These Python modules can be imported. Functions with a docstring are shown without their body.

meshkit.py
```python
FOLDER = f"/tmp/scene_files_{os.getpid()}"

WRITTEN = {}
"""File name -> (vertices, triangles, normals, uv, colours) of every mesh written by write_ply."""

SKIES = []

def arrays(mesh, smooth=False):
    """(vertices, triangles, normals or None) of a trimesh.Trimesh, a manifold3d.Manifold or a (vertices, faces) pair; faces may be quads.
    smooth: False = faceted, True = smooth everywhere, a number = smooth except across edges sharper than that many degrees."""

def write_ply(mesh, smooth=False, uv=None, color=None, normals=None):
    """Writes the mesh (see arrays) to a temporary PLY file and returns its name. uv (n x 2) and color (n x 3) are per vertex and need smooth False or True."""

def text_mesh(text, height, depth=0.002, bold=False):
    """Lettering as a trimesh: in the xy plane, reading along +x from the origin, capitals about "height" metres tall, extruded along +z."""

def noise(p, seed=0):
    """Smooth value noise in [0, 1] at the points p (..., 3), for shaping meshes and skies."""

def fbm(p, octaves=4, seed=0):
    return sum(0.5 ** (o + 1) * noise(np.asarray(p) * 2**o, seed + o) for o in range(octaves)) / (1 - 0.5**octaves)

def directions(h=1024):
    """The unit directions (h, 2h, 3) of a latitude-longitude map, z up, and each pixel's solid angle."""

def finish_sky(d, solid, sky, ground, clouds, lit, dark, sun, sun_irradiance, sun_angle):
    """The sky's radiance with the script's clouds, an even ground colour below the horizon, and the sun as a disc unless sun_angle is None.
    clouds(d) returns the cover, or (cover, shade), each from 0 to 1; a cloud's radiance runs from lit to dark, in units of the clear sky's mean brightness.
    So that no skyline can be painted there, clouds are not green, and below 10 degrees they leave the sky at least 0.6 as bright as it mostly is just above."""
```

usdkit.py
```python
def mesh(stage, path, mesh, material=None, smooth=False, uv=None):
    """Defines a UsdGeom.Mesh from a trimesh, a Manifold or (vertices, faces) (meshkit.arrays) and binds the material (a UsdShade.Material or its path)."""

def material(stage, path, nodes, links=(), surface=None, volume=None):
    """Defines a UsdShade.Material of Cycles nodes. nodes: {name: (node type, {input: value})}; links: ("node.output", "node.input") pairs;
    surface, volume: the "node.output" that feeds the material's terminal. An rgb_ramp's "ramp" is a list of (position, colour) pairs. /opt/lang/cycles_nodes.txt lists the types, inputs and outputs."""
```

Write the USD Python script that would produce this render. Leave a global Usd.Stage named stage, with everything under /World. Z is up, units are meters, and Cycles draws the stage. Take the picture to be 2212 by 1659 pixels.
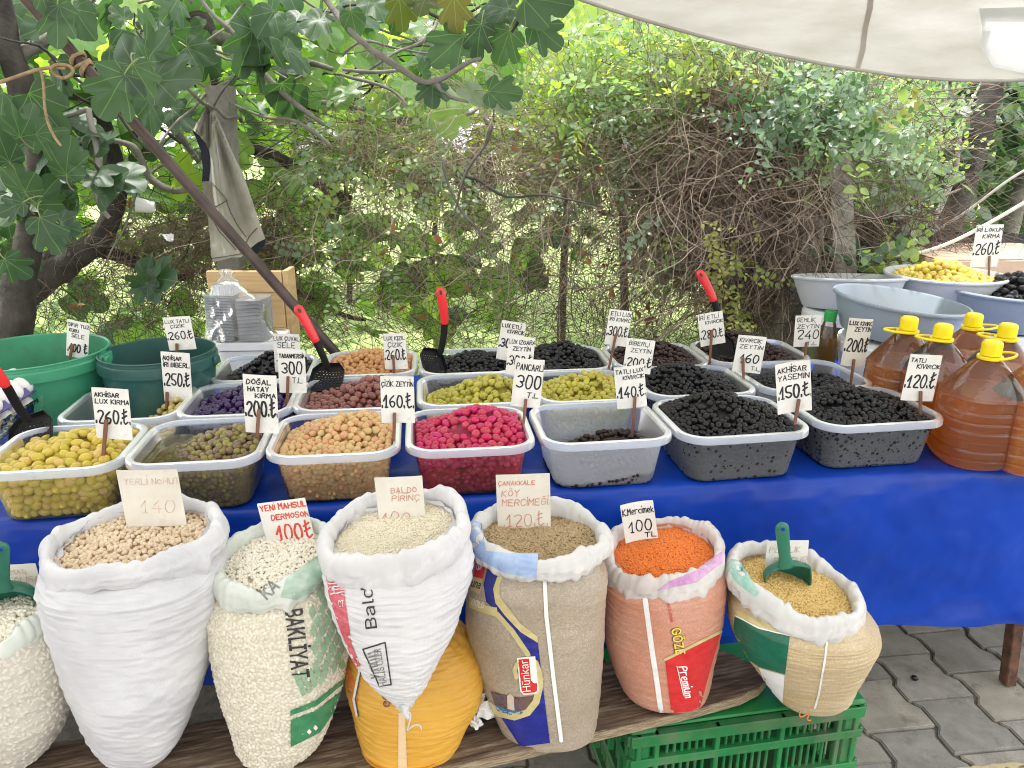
import math, random
import numpy as np, trimesh, usdkit, meshkit
from pxr import Usd, UsdGeom, UsdLux, UsdShade, Gf, Sdf, Vt
from shapely.geometry import Polygon, LineString, MultiPolygon, Point, box as sbox
from shapely.ops import unary_union
from shapely import affinity
from scipy.spatial import cKDTree
from scipy.interpolate import LinearNDInterpolator, PchipInterpolator

stage = Usd.Stage.CreateInMemory()
UsdGeom.SetStageUpAxis(stage, 'Z')
UsdGeom.SetStageMetersPerUnit(stage, 1.0)
UsdGeom.Xform.Define(stage, '/World')
UsdGeom.Scope.Define(stage, '/World/Looks')

# ------------------------------------------------------------------ camera
CAM_H, PITCH, FOC = 1.53, math.radians(18.0), 1642.0      # eye height, downward tilt, focal length in units of a 2212-wide picture
cam = UsdGeom.Camera.Define(stage, '/World/camera')
cam.AddTranslateOp().Set(Gf.Vec3d(0, 0, CAM_H))
cam.AddRotateXOp().Set(90.0 - math.degrees(PITCH))
cam.CreateHorizontalApertureAttr(36.0)
cam.CreateVerticalApertureAttr(27.0)
cam.CreateFocalLengthAttr(36.0 * FOC / 2212.0)
cam.CreateClippingRangeAttr(Gf.Vec2f(0.05, 500))
cam.CreateExposureAttr(0.90)

# ------------------------------------------------------------------ sky and sun (bright hazy day; the stall itself stands in the shade of the unseen awning roof)
SUN = np.array([-0.30, 0.10, 0.95]); SUN /= np.linalg.norm(SUN)      # direction towards the sun
SUN_EL, SUN_ROT = math.asin(SUN[2]), math.atan2(SUN[0], SUN[1])
sky_look = usdkit.material(stage, '/World/Looks/sky_look', {
    'sky': ('sky_texture', {'sky_type': 'single_scattering', 'sun_disc': False, 'sun_elevation': SUN_EL, 'sun_rotation': SUN_ROT, 'altitude': 100.0}),
    'co': ('texture_coordinate', {}),
    'n': ('noise_texture', {'scale': 2.2, 'detail': 6.0, 'roughness': 0.6}),
    'cover': ('map_range', {'from_min': 0.25, 'from_max': 0.55, 'to_min': 0.72, 'to_max': 1.0, 'clamp': True}),
    'cl': ('rgb_ramp', {'ramp': [(0.3, (8.6, 8.9, 9.3)), (0.7, (12.0, 12.0, 12.0))]}),
    'mx': ('mix', {}),
    'bg': ('background_shader', {'strength': 0.14}),
}, [('co.generated', 'n.vector'), ('n.fac', 'cover.value'), ('n.fac', 'cl.fac'), ('cover.result', 'mx.fac'), ('sky.color', 'mx.color1'),
    ('cl.color', 'mx.color2'), ('mx.color', 'bg.color')], surface='bg.background')
dome = UsdLux.DomeLight.Define(stage, '/World/sky')
dome.CreateIntensityAttr(1.0)
UsdShade.MaterialBindingAPI.Apply(dome.GetPrim()).Bind(sky_look)
dome.GetPrim().SetCustomDataByKey('kind', 'structure')
sun = UsdLux.DistantLight.Define(stage, '/World/sun')
sun.CreateIntensityAttr(0.9)
sun.CreateAngleAttr(1.5)
sun.CreateNormalizeAttr(True)
sun.CreateColorAttr(Gf.Vec3f(1.0, 0.96, 0.9))
_m = Gf.Matrix4d().SetLookAt(Gf.Vec3d(*map(float, SUN)), Gf.Vec3d(0, 0, 0), Gf.Vec3d(0, 0, 1)).GetInverse()
sun.AddTransformOp().Set(Gf.Matrix4d(_m.ExtractRotationMatrix(), Gf.Vec3d(0, 0, 0)))

# ------------------------------------------------------------------ measuring helpers: where a line of sight meets a real surface
_cp, _sp = math.cos(PITCH), math.sin(PITCH)
EYE = np.array([0, 0, CAM_H])


def ray(x, y):
    a, b = (x - 1106.0) / FOC, (829.5 - y) / FOC
    return np.array([a, _cp + b * _sp, -_sp + b * _cp])


def at_z(x, y, z):
    d = ray(x, y)
    return EYE + d * (z - CAM_H) / d[2]


def at_y(x, y, Y):
    d = ray(x, y)
    return EYE + d * Y / d[1]


def to_px(p):
    p = np.atleast_2d(p) - EYE
    f = p[:, 1] * _cp - p[:, 2] * _sp
    u = p[:, 1] * _sp + p[:, 2] * _cp
    return np.stack([1106 + FOC * p[:, 0] / f, 829.5 - FOC * u / f], 1)


TZ = 0.73                                                   # table height
PSI = math.radians(6.8)                                     # the stall stands a little askew to the camera
UX, VX = np.array([math.cos(PSI), math.sin(PSI), 0]), np.array([-math.sin(PSI), math.cos(PSI), 0])
ZX = np.array([0, 0, 1.0])

# ------------------------------------------------------------------ building helpers
_used = {}


def path_for(name, parent=None):
    base = (str(parent.GetPath()) if parent is not None else '/World') + '/' + name
    k = _used.get(base, -1) + 1
    _used[base] = k
    return base if k == 0 else f'{base}_{k:03d}'


def tag(prim, label=None, cat=None, group=None, kind=None):
    p = prim.GetPrim() if hasattr(prim, 'GetPrim') else prim
    for k, v in (('label', label), ('category', cat), ('group', group), ('kind', kind)):
        if v:
            p.SetCustomDataByKey(k, v)
    return p


def obj(name, mesh, mat, parent=None, smooth=40, uv=None, label=None, cat=None, group=None, kind=None):
    m = usdkit.mesh(stage, path_for(name, parent), mesh, mat, smooth=smooth, uv=uv)
    return tag(m, label, cat, group, kind)


def thing(name, label, cat, M=None, group=None, kind=None):
    x = UsdGeom.Xform.Define(stage, path_for(name))
    if M is not None:
        x.AddTransformOp().Set(Gf.Matrix4d(np.asarray(M, float).T.tolist()))
    return tag(x, label, cat, group, kind)


def xform(name, parent, M=None):
    x = UsdGeom.Xform.Define(stage, path_for(name, parent))
    if M is not None:
        x.AddTransformOp().Set(Gf.Matrix4d(np.asarray(M, float).T.tolist()))
    return x.GetPrim()


def frame(o, x=None, y=None, z=None):
    M = np.eye(4)
    if x is not None:
        M[:3, 0], M[:3, 1], M[:3, 2] = x, y, z
    M[:3, 3] = o
    return M


def unit(v):
    v = np.asarray(v, float)
    return v / max(np.linalg.norm(v), 1e-12)


def cat_(ms):
    return trimesh.util.concatenate([m for m in ms if m is not None])


def grid_faces(R, N, wrap=True, flip=False):
    i, j = np.meshgrid(np.arange(R - 1), np.arange(N if wrap else N - 1), indexing='ij')
    j2 = (j + 1) % N
    q = np.stack([i * N + j, i * N + j2, (i + 1) * N + j2, (i + 1) * N + j], -1).reshape(-1, 4)
    f = np.vstack([q[:, [0, 1, 2]], q[:, [0, 2, 3]]])
    return f[:, ::-1] if flip else f


def loft(rings, cap0=False, cap1=False, wrap=True, flip=False):
    r = np.asarray(rings, float)
    R, N = r.shape[:2]
    v, f = r.reshape(-1, 3), grid_faces(R, N, wrap, flip)
    if cap0:
        v = np.vstack([v, r[0].mean(0)]); c = len(v) - 1; j = np.arange(N)
        g = np.stack([np.full(N, c), (j + 1) % N, j], 1); f = np.vstack([f, g[:, ::-1] if flip else g])
    if cap1:
        v = np.vstack([v, r[-1].mean(0)]); c = len(v) - 1; j = np.arange(N); o = (R - 1) * N
        g = np.stack([np.full(N, c), o + j, o + (j + 1) % N], 1); f = np.vstack([f, g[:, ::-1] if flip else g])
    return trimesh.Trimesh(v, f, process=False)


def lathe(prof, n=40, cap0=False, cap1=False):
    a = np.arange(n) * 2 * np.pi / n
    return loft([np.stack([r * np.cos(a), r * np.sin(a), np.full(n, z)], 1) for r, z in prof], cap0, cap1)


def tube(pts, rad, sides=8, caps=True):
    p = np.asarray(pts, float)
    rad = np.broadcast_to(rad, (len(p),))
    t = np.gradient(p, axis=0); t /= np.linalg.norm(t, axis=1, keepdims=True) + 1e-12
    n = np.zeros_like(p)
    a = np.cross(t[0], [0, 0, 1.0] if abs(t[0][2]) < .9 else [1.0, 0, 0]); n[0] = unit(a)
    for i in range(1, len(p)):
        a = n[i - 1] - t[i] * np.dot(n[i - 1], t[i]); n[i] = unit(a)
    b = np.cross(t, n); an = np.arange(sides) * 2 * np.pi / sides
    rings = p[:, None] + rad[:, None, None] * (np.cos(an)[None, :, None] * n[:, None] + np.sin(an)[None, :, None] * b[:, None])
    return loft(rings, caps, caps)


def smooth_path(pts, n=30):
    p = np.asarray(pts, float)
    s = np.r_[0, np.cumsum(np.linalg.norm(np.diff(p, axis=0), axis=1))]
    from scipy.interpolate import CubicSpline
    return (CubicSpline(s, p) if len(p) > 2 else (lambda q: p[0] + (p[1] - p[0]) * (q / s[-1])[:, None]))(np.linspace(0, s[-1], n))


def rbox(sx, sy, sz, r=0.004, c=(0, 0, 0)):
    """a box with chamfered edges"""
    r = min(r, sx * .45, sy * .45, sz * .45)
    x, y, z = sx / 2, sy / 2, sz / 2
    pts = [(a * (x - r * (k != 0)), b * (y - r * (k != 1)), e * (z - r * (k != 2))) for a in (-1, 1) for b in (-1, 1) for e in (-1, 1) for k in range(3)]
    m = trimesh.convex.convex_hull(np.array(pts))
    m.apply_translation(c)
    return m


def moved(m, M):
    m = m.copy(); m.apply_transform(M); return m


def extr(poly, d):
    gs = [g for g in getattr(poly, 'geoms', [poly]) if g.area > 1e-12]
    return cat_([trimesh.creation.extrude_polygon(g, d, engine='earcut') for g in gs])


def quat_from_z(d, spin=0.0):
    """rotation taking +z to d, then spun about it; returns 3x3"""
    d = unit(d); a = unit(np.cross([0, 0, 1.0], d)) if abs(d[2]) < .999 else np.array([1.0, 0, 0])
    b = np.cross(d, a); c, s = math.cos(spin), math.sin(spin)
    return np.stack([c * a + s * b, -s * a + c * b, d], 1)


def rand_rots(n, rng):
    q = rng.normal(size=(n, 4)); return q / np.linalg.norm(q, axis=1, keepdims=True)


def q_of(Rm):
    """3x3 (n,3,3) to wxyz quaternions"""
    from scipy.spatial.transform import Rotation
    q = Rotation.from_matrix(Rm).as_quat()
    return np.concatenate([q[..., 3:], q[..., :3]], -1)


def scatter(name, protos, idx, pos, quat, scale, parent=None, label=None, cat=None, kind='stuff', group=None, M=None):
    """many small alike pieces: one PointInstancer. protos: [(mesh, material, smooth)]"""
    pi = UsdGeom.PointInstancer.Define(stage, path_for(name, parent))
    if M is not None:
        pi.AddTransformOp().Set(Gf.Matrix4d(np.asarray(M, float).T.tolist()))
    rel = pi.CreatePrototypesRel()
    for k, (m, mt, sm) in enumerate(protos):
        uv = None
        if isinstance(m, tuple) and len(m) == 3:
            m, uv = (m[0], m[1]), m[2]
        pm_ = usdkit.mesh(stage, f'{pi.GetPath()}/shape_{k:03d}', m, mt, smooth=sm, uv=uv)
        rel.AddTarget(pm_.GetPath())
    pi.CreateProtoIndicesAttr(Vt.IntArray.FromNumpy(np.asarray(idx, np.int32)))
    pi.CreatePositionsAttr(Vt.Vec3fArray.FromNumpy(np.asarray(pos, np.float32)))
    q = np.asarray(quat, float)
    pi.CreateOrientationsAttr(Vt.QuathArray([Gf.Quath(float(a), float(b), float(c), float(d)) for a, b, c, d in q]))
    s = np.asarray(scale, np.float32)
    if s.ndim == 1:
        s = np.repeat(s[:, None], 3, 1)
    pi.CreateScalesAttr(Vt.Vec3fArray.FromNumpy(s))
    return tag(pi, label, cat, group, kind)


# ------------------------------------------------------------------ materials
def mat(name, c1, c2=None, rough=0.5, scale=8.0, detail=4.0, ramp=(0.35, 0.65), bump=0.0, bscale=60.0, bdist=0.002, coord='object', stretch=(1, 1, 1),
        c3=None, rnd=None, spec=0.5, sss=0.0, sssr=(1, .4, .2), ssss=0.004, coat=0.0, transl=None, dirt=None, dscale=3.0, metallic=0.0, trans=0.0, ior=1.5, sheen=0.0, bdetail=3.0, bkind='noise'):
    """a principled surface whose colour wanders between c1 and c2 (by noise) or between several colours from one repeat to the next (rnd)"""
    N = {'tc': ('texture_coordinate', {}), 'mp': ('mapping', {'scale': stretch}), 'p': ('principled_bsdf', {'roughness': rough, 'specular_ior_level': spec, 'coat_weight': coat,
         'metallic': metallic, 'transmission_weight': trans, 'ior': ior, 'sheen_weight': sheen})}
    L = [(('tc.' + coord) if coord != 'position' else 'geo.position', 'mp.vector')]
    if coord == 'position':
        N['geo'] = ('geometry', {})
    if c2 is None:
        c2 = tuple(min(1, x * 1.0) for x in c1)
    N['n'] = ('noise_texture', {'scale': scale, 'detail': detail, 'roughness': 0.6})
    stops = [(ramp[0], c1), (ramp[1], c2)] if c3 is None else [(ramp[0], c1), ((ramp[0] + ramp[1]) / 2, c2), (ramp[1], c3)]
    N['r'] = ('rgb_ramp', {'ramp': stops})
    L += [('mp.vector', 'n.vector'), ('n.fac', 'r.fac')]
    col = 'r.color'
    if rnd:
        N['oi'] = ('object_info', {}); N['rr'] = ('rgb_ramp', {'ramp': rnd}); N['mr'] = ('mix', {'fac': 0.72})
        L += [('oi.random', 'rr.fac'), (col, 'mr.color1'), ('rr.color', 'mr.color2')]
        col = 'mr.color'
    if dirt:
        N['dn'] = ('noise_texture', {'scale': dscale, 'detail': 6.0, 'roughness': 0.7}); N['dr'] = ('map_range', {'from_min': dirt[1], 'from_max': dirt[2], 'to_min': 0.0, 'to_max': dirt[3], 'clamp': True})
        N['dm'] = ('mix', {'color2': dirt[0]})
        L += [('mp.vector', 'dn.vector'), ('dn.fac', 'dr.value'), ('dr.result', 'dm.fac'), (col, 'dm.color1')]
        col = 'dm.color'
    L += [(col, 'p.base_color')]
    if bump:
        if bkind == 'noise':
            N['bn'] = ('noise_texture', {'scale': bscale, 'detail': bdetail, 'roughness': 0.6}); o = 'bn.fac'
        elif bkind == 'voronoi':
            N['bn'] = ('voronoi_texture', {'scale': bscale, 'feature': 'smooth_f1', 'smoothness': 0.3}); o = 'bn.distance'
        N['b'] = ('bump', {'strength': bump, 'distance': bdist, 'invert': bkind == 'voronoi'})
        L += [('mp.vector', 'bn.vector'), (o, 'b.height'), ('b.normal', 'p.normal')]
    if sss:
        N['p'][1].update({'subsurface_weight': sss, 'subsurface_radius': sssr, 'subsurface_scale': ssss})
    out = 'p.BSDF'
    if transl:
        N['t'] = ('translucent_bsdf', {}); N['mc'] = ('mix_closure', {'fac': transl[0]}); N['tm'] = ('mix', {'mix_type': 'multiply', 'fac': 1.0, 'color2': transl[1]})
        L += [(col, 'tm.color1'), ('tm.color', 't.color'), ('p.BSDF', 'mc.closure1'), ('t.BSDF', 'mc.closure2')]
        out = 'mc.closure'
    return usdkit.material(stage, '/World/Looks/' + name, N, L, surface=out)


def film(name, tint=(0.9, 0.92, 0.95), milk=0.3, milk_col=(0.8, 0.82, 0.85), rough=0.25, bump=0.0, bscale=20, fres=1.45, transl=0.5):
    """thin clear or milky plastic: light goes through, some is scattered, some mirrored"""
    N = {'tr': ('transparent_bsdf', {'color': tint}), 'd': ('diffuse_bsdf', {'color': milk_col}), 't': ('translucent_bsdf', {'color': milk_col}), 'dt': ('mix_closure', {'fac': transl}),
         'm1': ('mix_closure', {'fac': milk}), 'g': ('glossy_bsdf', {'color': (1, 1, 1), 'roughness': rough}), 'fr': ('fresnel', {'IOR': fres}), 'm2': ('mix_closure', {}),
         'tc': ('texture_coordinate', {}), 'bn': ('noise_texture', {'scale': bscale, 'detail': 3.0}), 'b': ('bump', {'strength': bump, 'distance': 0.01})}
    L = [('d.BSDF', 'dt.closure1'), ('t.BSDF', 'dt.closure2'), ('tr.BSDF', 'm1.closure1'), ('dt.closure', 'm1.closure2'), ('m1.closure', 'm2.closure1'), ('g.BSDF', 'm2.closure2'), ('fr.fac', 'm2.fac')]
    if bump:
        L += [('tc.object', 'bn.vector'), ('bn.fac', 'b.height'), ('b.normal', 'g.normal'), ('b.normal', 'fr.normal') if False else ('b.normal', 'd.normal')]
    return usdkit.material(stage, '/World/Looks/' + name, N, L, surface='m2.closure')


RNG = np.random.default_rng(11)
# ------------------------------------------------------------------ ground, paving
m_soil = mat('soil_look', (0.10, 0.085, 0.06), (0.20, 0.17, 0.12), rough=0.95, scale=6, bump=0.6, bscale=40, bdist=0.02)
m_field = mat('field_look', (0.20, 0.29, 0.08), (0.30, 0.38, 0.13), rough=0.95, scale=1.6, detail=8, c3=(0.42, 0.44, 0.22), ramp=(0.3, 0.72), bump=0.15, bscale=12, bdist=0.03)
m_joint = mat('joint_look', (0.09, 0.08, 0.065), (0.17, 0.15, 0.125), rough=0.95, scale=30, bump=0.6, bscale=120, bdist=0.004)
m_pave = [mat(f'paver_look_{i}', a, b, rough=0.88, scale=14, detail=7, bump=0.55, bscale=170, bdist=0.003, dirt=((0.06, 0.05, 0.042), 0.55, 0.75, 0.7), dscale=9, coord='position')
          for i, (a, b) in enumerate([((0.24, 0.225, 0.20), (0.34, 0.32, 0.285)), ((0.21, 0.20, 0.18), (0.30, 0.285, 0.26)), ((0.26, 0.24, 0.205), (0.36, 0.33, 0.285))])]
m_yline = mat('yellow_line_look', (0.55, 0.45, 0.20), (0.42, 0.38, 0.27), rough=0.8, scale=40, ramp=(0.4, 0.62), bump=0.4, bscale=150)

gr = trimesh.Trimesh([[-60, 3.2, -0.03], [60, 3.2, -0.03], [60, 90, -0.03], [-60, 90, -0.03]], [[0, 1, 2], [0, 2, 3]])
obj('meadow', gr, m_field, smooth=False, kind='structure')
gs = trimesh.Trimesh([[-60, -20, -0.035], [60, -20, -0.035], [60, 3.2, -0.031], [-60, 3.2, -0.031]], [[0, 1, 2], [0, 2, 3]])
obj('ground', gs, m_soil, smooth=False, kind='structure')

pav = thing('pavement', None, None, frame([0, 0, 0], UX, VX, ZX), kind='structure')
jb = trimesh.Trimesh([[-2.2, 0.5, -0.006], [4.2, 0.5, -0.006], [4.2, 3.1, -0.006], [-2.2, 3.1, -0.006]], [[0, 1, 2], [0, 2, 3]])
obj('joint_bed', jb, m_joint, pav, smooth=False)
rp = np.random.default_rng(5)
PW, PH, PJ = 0.188, 0.196, 0.022


def paver_outline():
    g = 0.0022
    f = lambda y: np.interp(y % 1.0, [0, .36, .5, .86, 1.0], [0, 0, PJ, PJ, 0])       # the zigzag edge; the next column stands half a stone farther
    ys = np.unique(np.r_[0, .36, .5, .86, .999, (np.array([.36, .5, .86, 1.0]) - .5) % 1.0, .001])
    L = [(f(y) + g, y * PH) for y in ys]
    Rr = [(PW + f(y + .5) - g, y * PH) for y in ys]
    p = Polygon(L + Rr[::-1]).buffer(-g, join_style=1).buffer(-.006).buffer(.006)
    return p.simplify(0.0008)


_po = paver_outline()
_ring = np.array(_po.exterior.coords)[:-1]
_in = np.array(_po.buffer(-.005, join_style=2).simplify(.0008).exterior.coords)[:-1]
for ci in range(1, 16):
    for ri in range(-1, 9):
        x0 = -0.55 + ci * PW + rp.normal(0, .001)
        y0 = 1.24 + ri * PH + (ci % 2) * PH * .5
        if y0 > 2.75 or y0 < 1.0 or x0 < -0.3:
            continue
        dz, tx, ty = rp.uniform(-.0025, .0015), rp.normal(0, .006), rp.normal(0, .006)
        top = _po.buffer(-.004)
        m = extr(top, 0.003)
        body = extr(_po, 0.03)
        body.apply_translation([0, 0, -.033]); m.apply_translation([0, 0, -.003])
        m = cat_([body, m])
        m.vertices[:, 2] += dz + tx * (m.vertices[:, 0] - PW / 2) + ty * (m.vertices[:, 1] - PH / 2)
        m.apply_translation([x0, y0, 0.002])
        obj('paver', m, m_pave[rp.integers(3)], pav, smooth=30)
# worn yellow line painted along one joint row, on the pavers
yl = []
xs = np.linspace(.85, 2.6, 140)
for s in (0, 1):
    yl.append(np.stack([xs, 1.372 + .016 * s + rp.normal(0, .0022, len(xs)) + .001 * xs, np.full(len(xs), .0065)], 1))
obj('painted_line', loft(np.array(yl), wrap=False, flip=True), m_yline, pav, smooth=False, label='worn yellow painted line on the paving')

# ------------------------------------------------------------------ table and blue tarpaulin cloth
m_rust = mat('rusty_steel_look', (0.055, 0.03, 0.022), (0.16, 0.07, 0.04), rough=0.75, scale=30, metallic=0.3, bump=0.3, bscale=90)
m_ply = mat('board_look', (0.30, 0.22, 0.13), (0.38, 0.29, 0.18), rough=0.8, scale=10)
m_blue = mat('tarpaulin_look', (0.002, 0.030, 0.27), (0.004, 0.046, 0.36), rough=0.36, scale=3, bump=0.7, bscale=3.5, bdist=0.035, bdetail=3, spec=0.3,
             dirt=((0.10, 0.15, 0.36), 0.62, 0.82, 0.2), dscale=2.5)
EV = 1.605                                                   # v of the table's front edge
tab = thing('stall_table', 'long trestle table on rusty steel legs beneath the blue tarpaulin', 'table', frame([0, 0, 0], UX, VX, ZX))
tb = rbox(4.2, 0.98, 0.024, .003, (0.35, EV + .012 + .49, TZ - .02))
obj('tabletop', tb, m_ply, tab)
for lx, ly in ((1.661, 1.668), (1.25, 2.02), (-1.3, 1.70), (-1.3, 2.45), (1.9, 2.5)):
    top = np.array([lx - .05, ly + .02, TZ - .034]); bot = np.array([lx + .004, ly, 0.004])
    d = bot - top
    m = rbox(.034, .034, 1.0, .003)
    m.vertices[:, 2] += .5
    m.vertices = np.stack([m.vertices[:, 0], m.vertices[:, 1], np.zeros(len(m.vertices))], 1) + top + np.outer(1 - m.vertices[:, 2], d)
    obj('leg', m, m_rust, tab)

# cloth: one sheet laid over the top and hanging down in front
def cloth(x0, x1, hem, n=260, name='tablecloth', seed=3, lab='', setback=0.0):
    xs = np.linspace(x0, x1, n)
    prof = [(0.97, 0.0), (0.8, 0), (0.6, 0), (0.4, 0), (0.25, 0), (0.12, 0), (0.06, 0), (0.03, 0), (0.012, -.001), (0.003, -.005), (-0.004, -.013), (-0.007, -.025)] + [(-0.008, -z) for z in np.linspace(.04, 1, 40)]
    rows = []
    for k, (dv, dz) in enumerate(prof):
        hang = k >= 12
        z = dz
        q = np.zeros(n)
        if hang:
            h = hem(xs)
            f = (-dz - .04) / .96
            z = -.04 - f * (h - .04)
            P = np.stack([xs * 3.1, np.full(n, 2.0), f * 1.3 + np.zeros(n)], 1)
            q = (meshkit.fbm(P, 3, seed) - .5) * (.014 + .10 * f) + .012 * f * np.sin(xs * 9 + 1.5 * meshkit.noise(P, 4)) * f
            # stretched creases running down from the corners of the top
            q += .007 * np.sin((xs + f * .35) * 31) * np.exp(-f * 2.2) * meshkit.noise(np.stack([xs * 2, xs * 0, xs * 0], 1), 9)
        else:
            P = np.stack([xs * 6, np.full(n, dv * 6), np.zeros(n)], 1)
            z = z + .0035 * (meshkit.fbm(P, 4, seed + 1) - .5) * min(1, k / 2) + (0.0035 * np.maximum(0, np.sin(xs * 41 + 3 * meshkit.noise(P * .7, 3))) ** 2 if dv < .03 else 0)
        rows.append(np.stack([xs, EV + setback + dv - q * 1.0 - .004, TZ + .004 + z], 1))
    t = thing(name, lab, 'tablecloth', frame([0, 0, 0], UX, VX, ZX))
    m = loft(np.array(rows), wrap=False, flip=True)
    obj('sheet', m, m_blue, t, smooth=True)
    return t


cloth(-1.75, 1.66, lambda x: .455 + .02 * np.sin(x * 2.3 + 1) + .035 * np.clip((x - .9) / .7, 0, 1), name='tablecloth', seed=3, lab='glossy blue plastic tarpaulin spread over the stall table and hanging in front')
cl2 = cloth(1.672, 2.35, lambda x: .42 + .01 * np.sin(x * 5), n=70, name='tablecloth', seed=8, lab='second blue tarpaulin piece at the far right end of the table', setback=.03)

# ------------------------------------------------------------------ weathered plank that carries the sacks
BZ = 0.32
m_wood = mat('weathered_wood_look', (0.04, 0.026, 0.017), (0.14, 0.092, 0.058), c3=(0.32, 0.25, 0.18), ramp=(0.3, 0.7), rough=0.8, scale=9, detail=9, stretch=(1.0, 9, 6), bump=0.8, bscale=14, bdist=0.006, bdetail=8, dirt=((0.38, 0.32, 0.25), 0.60, 0.66, 0.75), dscale=7)
m_woodedge = mat('worn_edge_look', (0.16, 0.11, 0.06), (0.42, 0.33, 0.22), rough=0.85, scale=30, detail=6, stretch=(1, 6, 14), bump=0.7, bscale=40, bdist=0.004)
edge_px = [(960, 1659), (1130, 1622), (1300, 1580), (1500, 1533), (1600, 1505), (1640, 1485), (1656, 1466), (1640, 1440), (1590, 1416), (1540, 1395)]
E_ = np.array([at_z(x, y, BZ)[:2] for x, y in edge_px])
d0 = (E_[0] - E_[3]) / np.linalg.norm(E_[0] - E_[3])
left = E_[0] + d0 * 1.45
nb = np.array([-d0[1], d0[0]]); nb = nb if nb[1] > 0 else -nb
back = E_[-1]
wood_poly = np.vstack([[left], E_, [back + d0 * 0.2 + nb * .015], [left + nb * .36]])
from scipy.interpolate import splprep, splev
pl = Polygon(wood_poly).buffer(.006).buffer(-.006)
cc = np.array(pl.segmentize(.012).exterior.coords)[:-1]
nz = (meshkit.fbm(np.c_[cc * 30, np.zeros(len(cc))], 3, 4) - .5) * .006
ctr = cc.mean(0)
cc = cc + nz[:, None] * (cc - ctr) / np.linalg.norm(cc - ctr, axis=1, keepdims=True)
pl = Polygon(cc)
ang = math.atan2(-d0[1], -d0[0])
Rw = frame([ctr[0], ctr[1], BZ], [math.cos(ang), math.sin(ang), 0], [-math.sin(ang), math.cos(ang), 0], ZX)
iR = np.linalg.inv(Rw)
loc = (np.c_[cc, np.full(len(cc), BZ)] @ iR[:3, :3].T + iR[:3, 3])[:, :2]
plank = thing('plank', 'weathered brown plank with a worn rounded end carrying the row of sacks', 'plank', Rw)
inner = Polygon(loc).buffer(-.0015)
tp = extr(inner, .0025); tp.apply_translation([0, 0, -.0025])
bd = extr(Polygon(loc), .021); bd.apply_translation([0, 0, -.0235])
obj('board_face', tp, m_wood, plank, smooth=30)
obj('board_core', bd, m_woodedge, plank, smooth=30)

# ------------------------------------------------------------------ green plastic crates
m_crate = mat('crate_look', (0.008, 0.11, 0.03), (0.018, 0.20, 0.055), rough=0.45, scale=6, detail=6, dirt=((0.14, 0.12, 0.09), 0.46, 0.66, 0.75), dscale=7, bump=0.15, bscale=60)
m_clid = mat('crate_panel_look', (0.015, 0.17, 0.045), (0.03, 0.27, 0.08), rough=0.3, scale=5, dirt=((0.12, 0.11, 0.08), 0.5, 0.7, 0.5), dscale=5)


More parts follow.
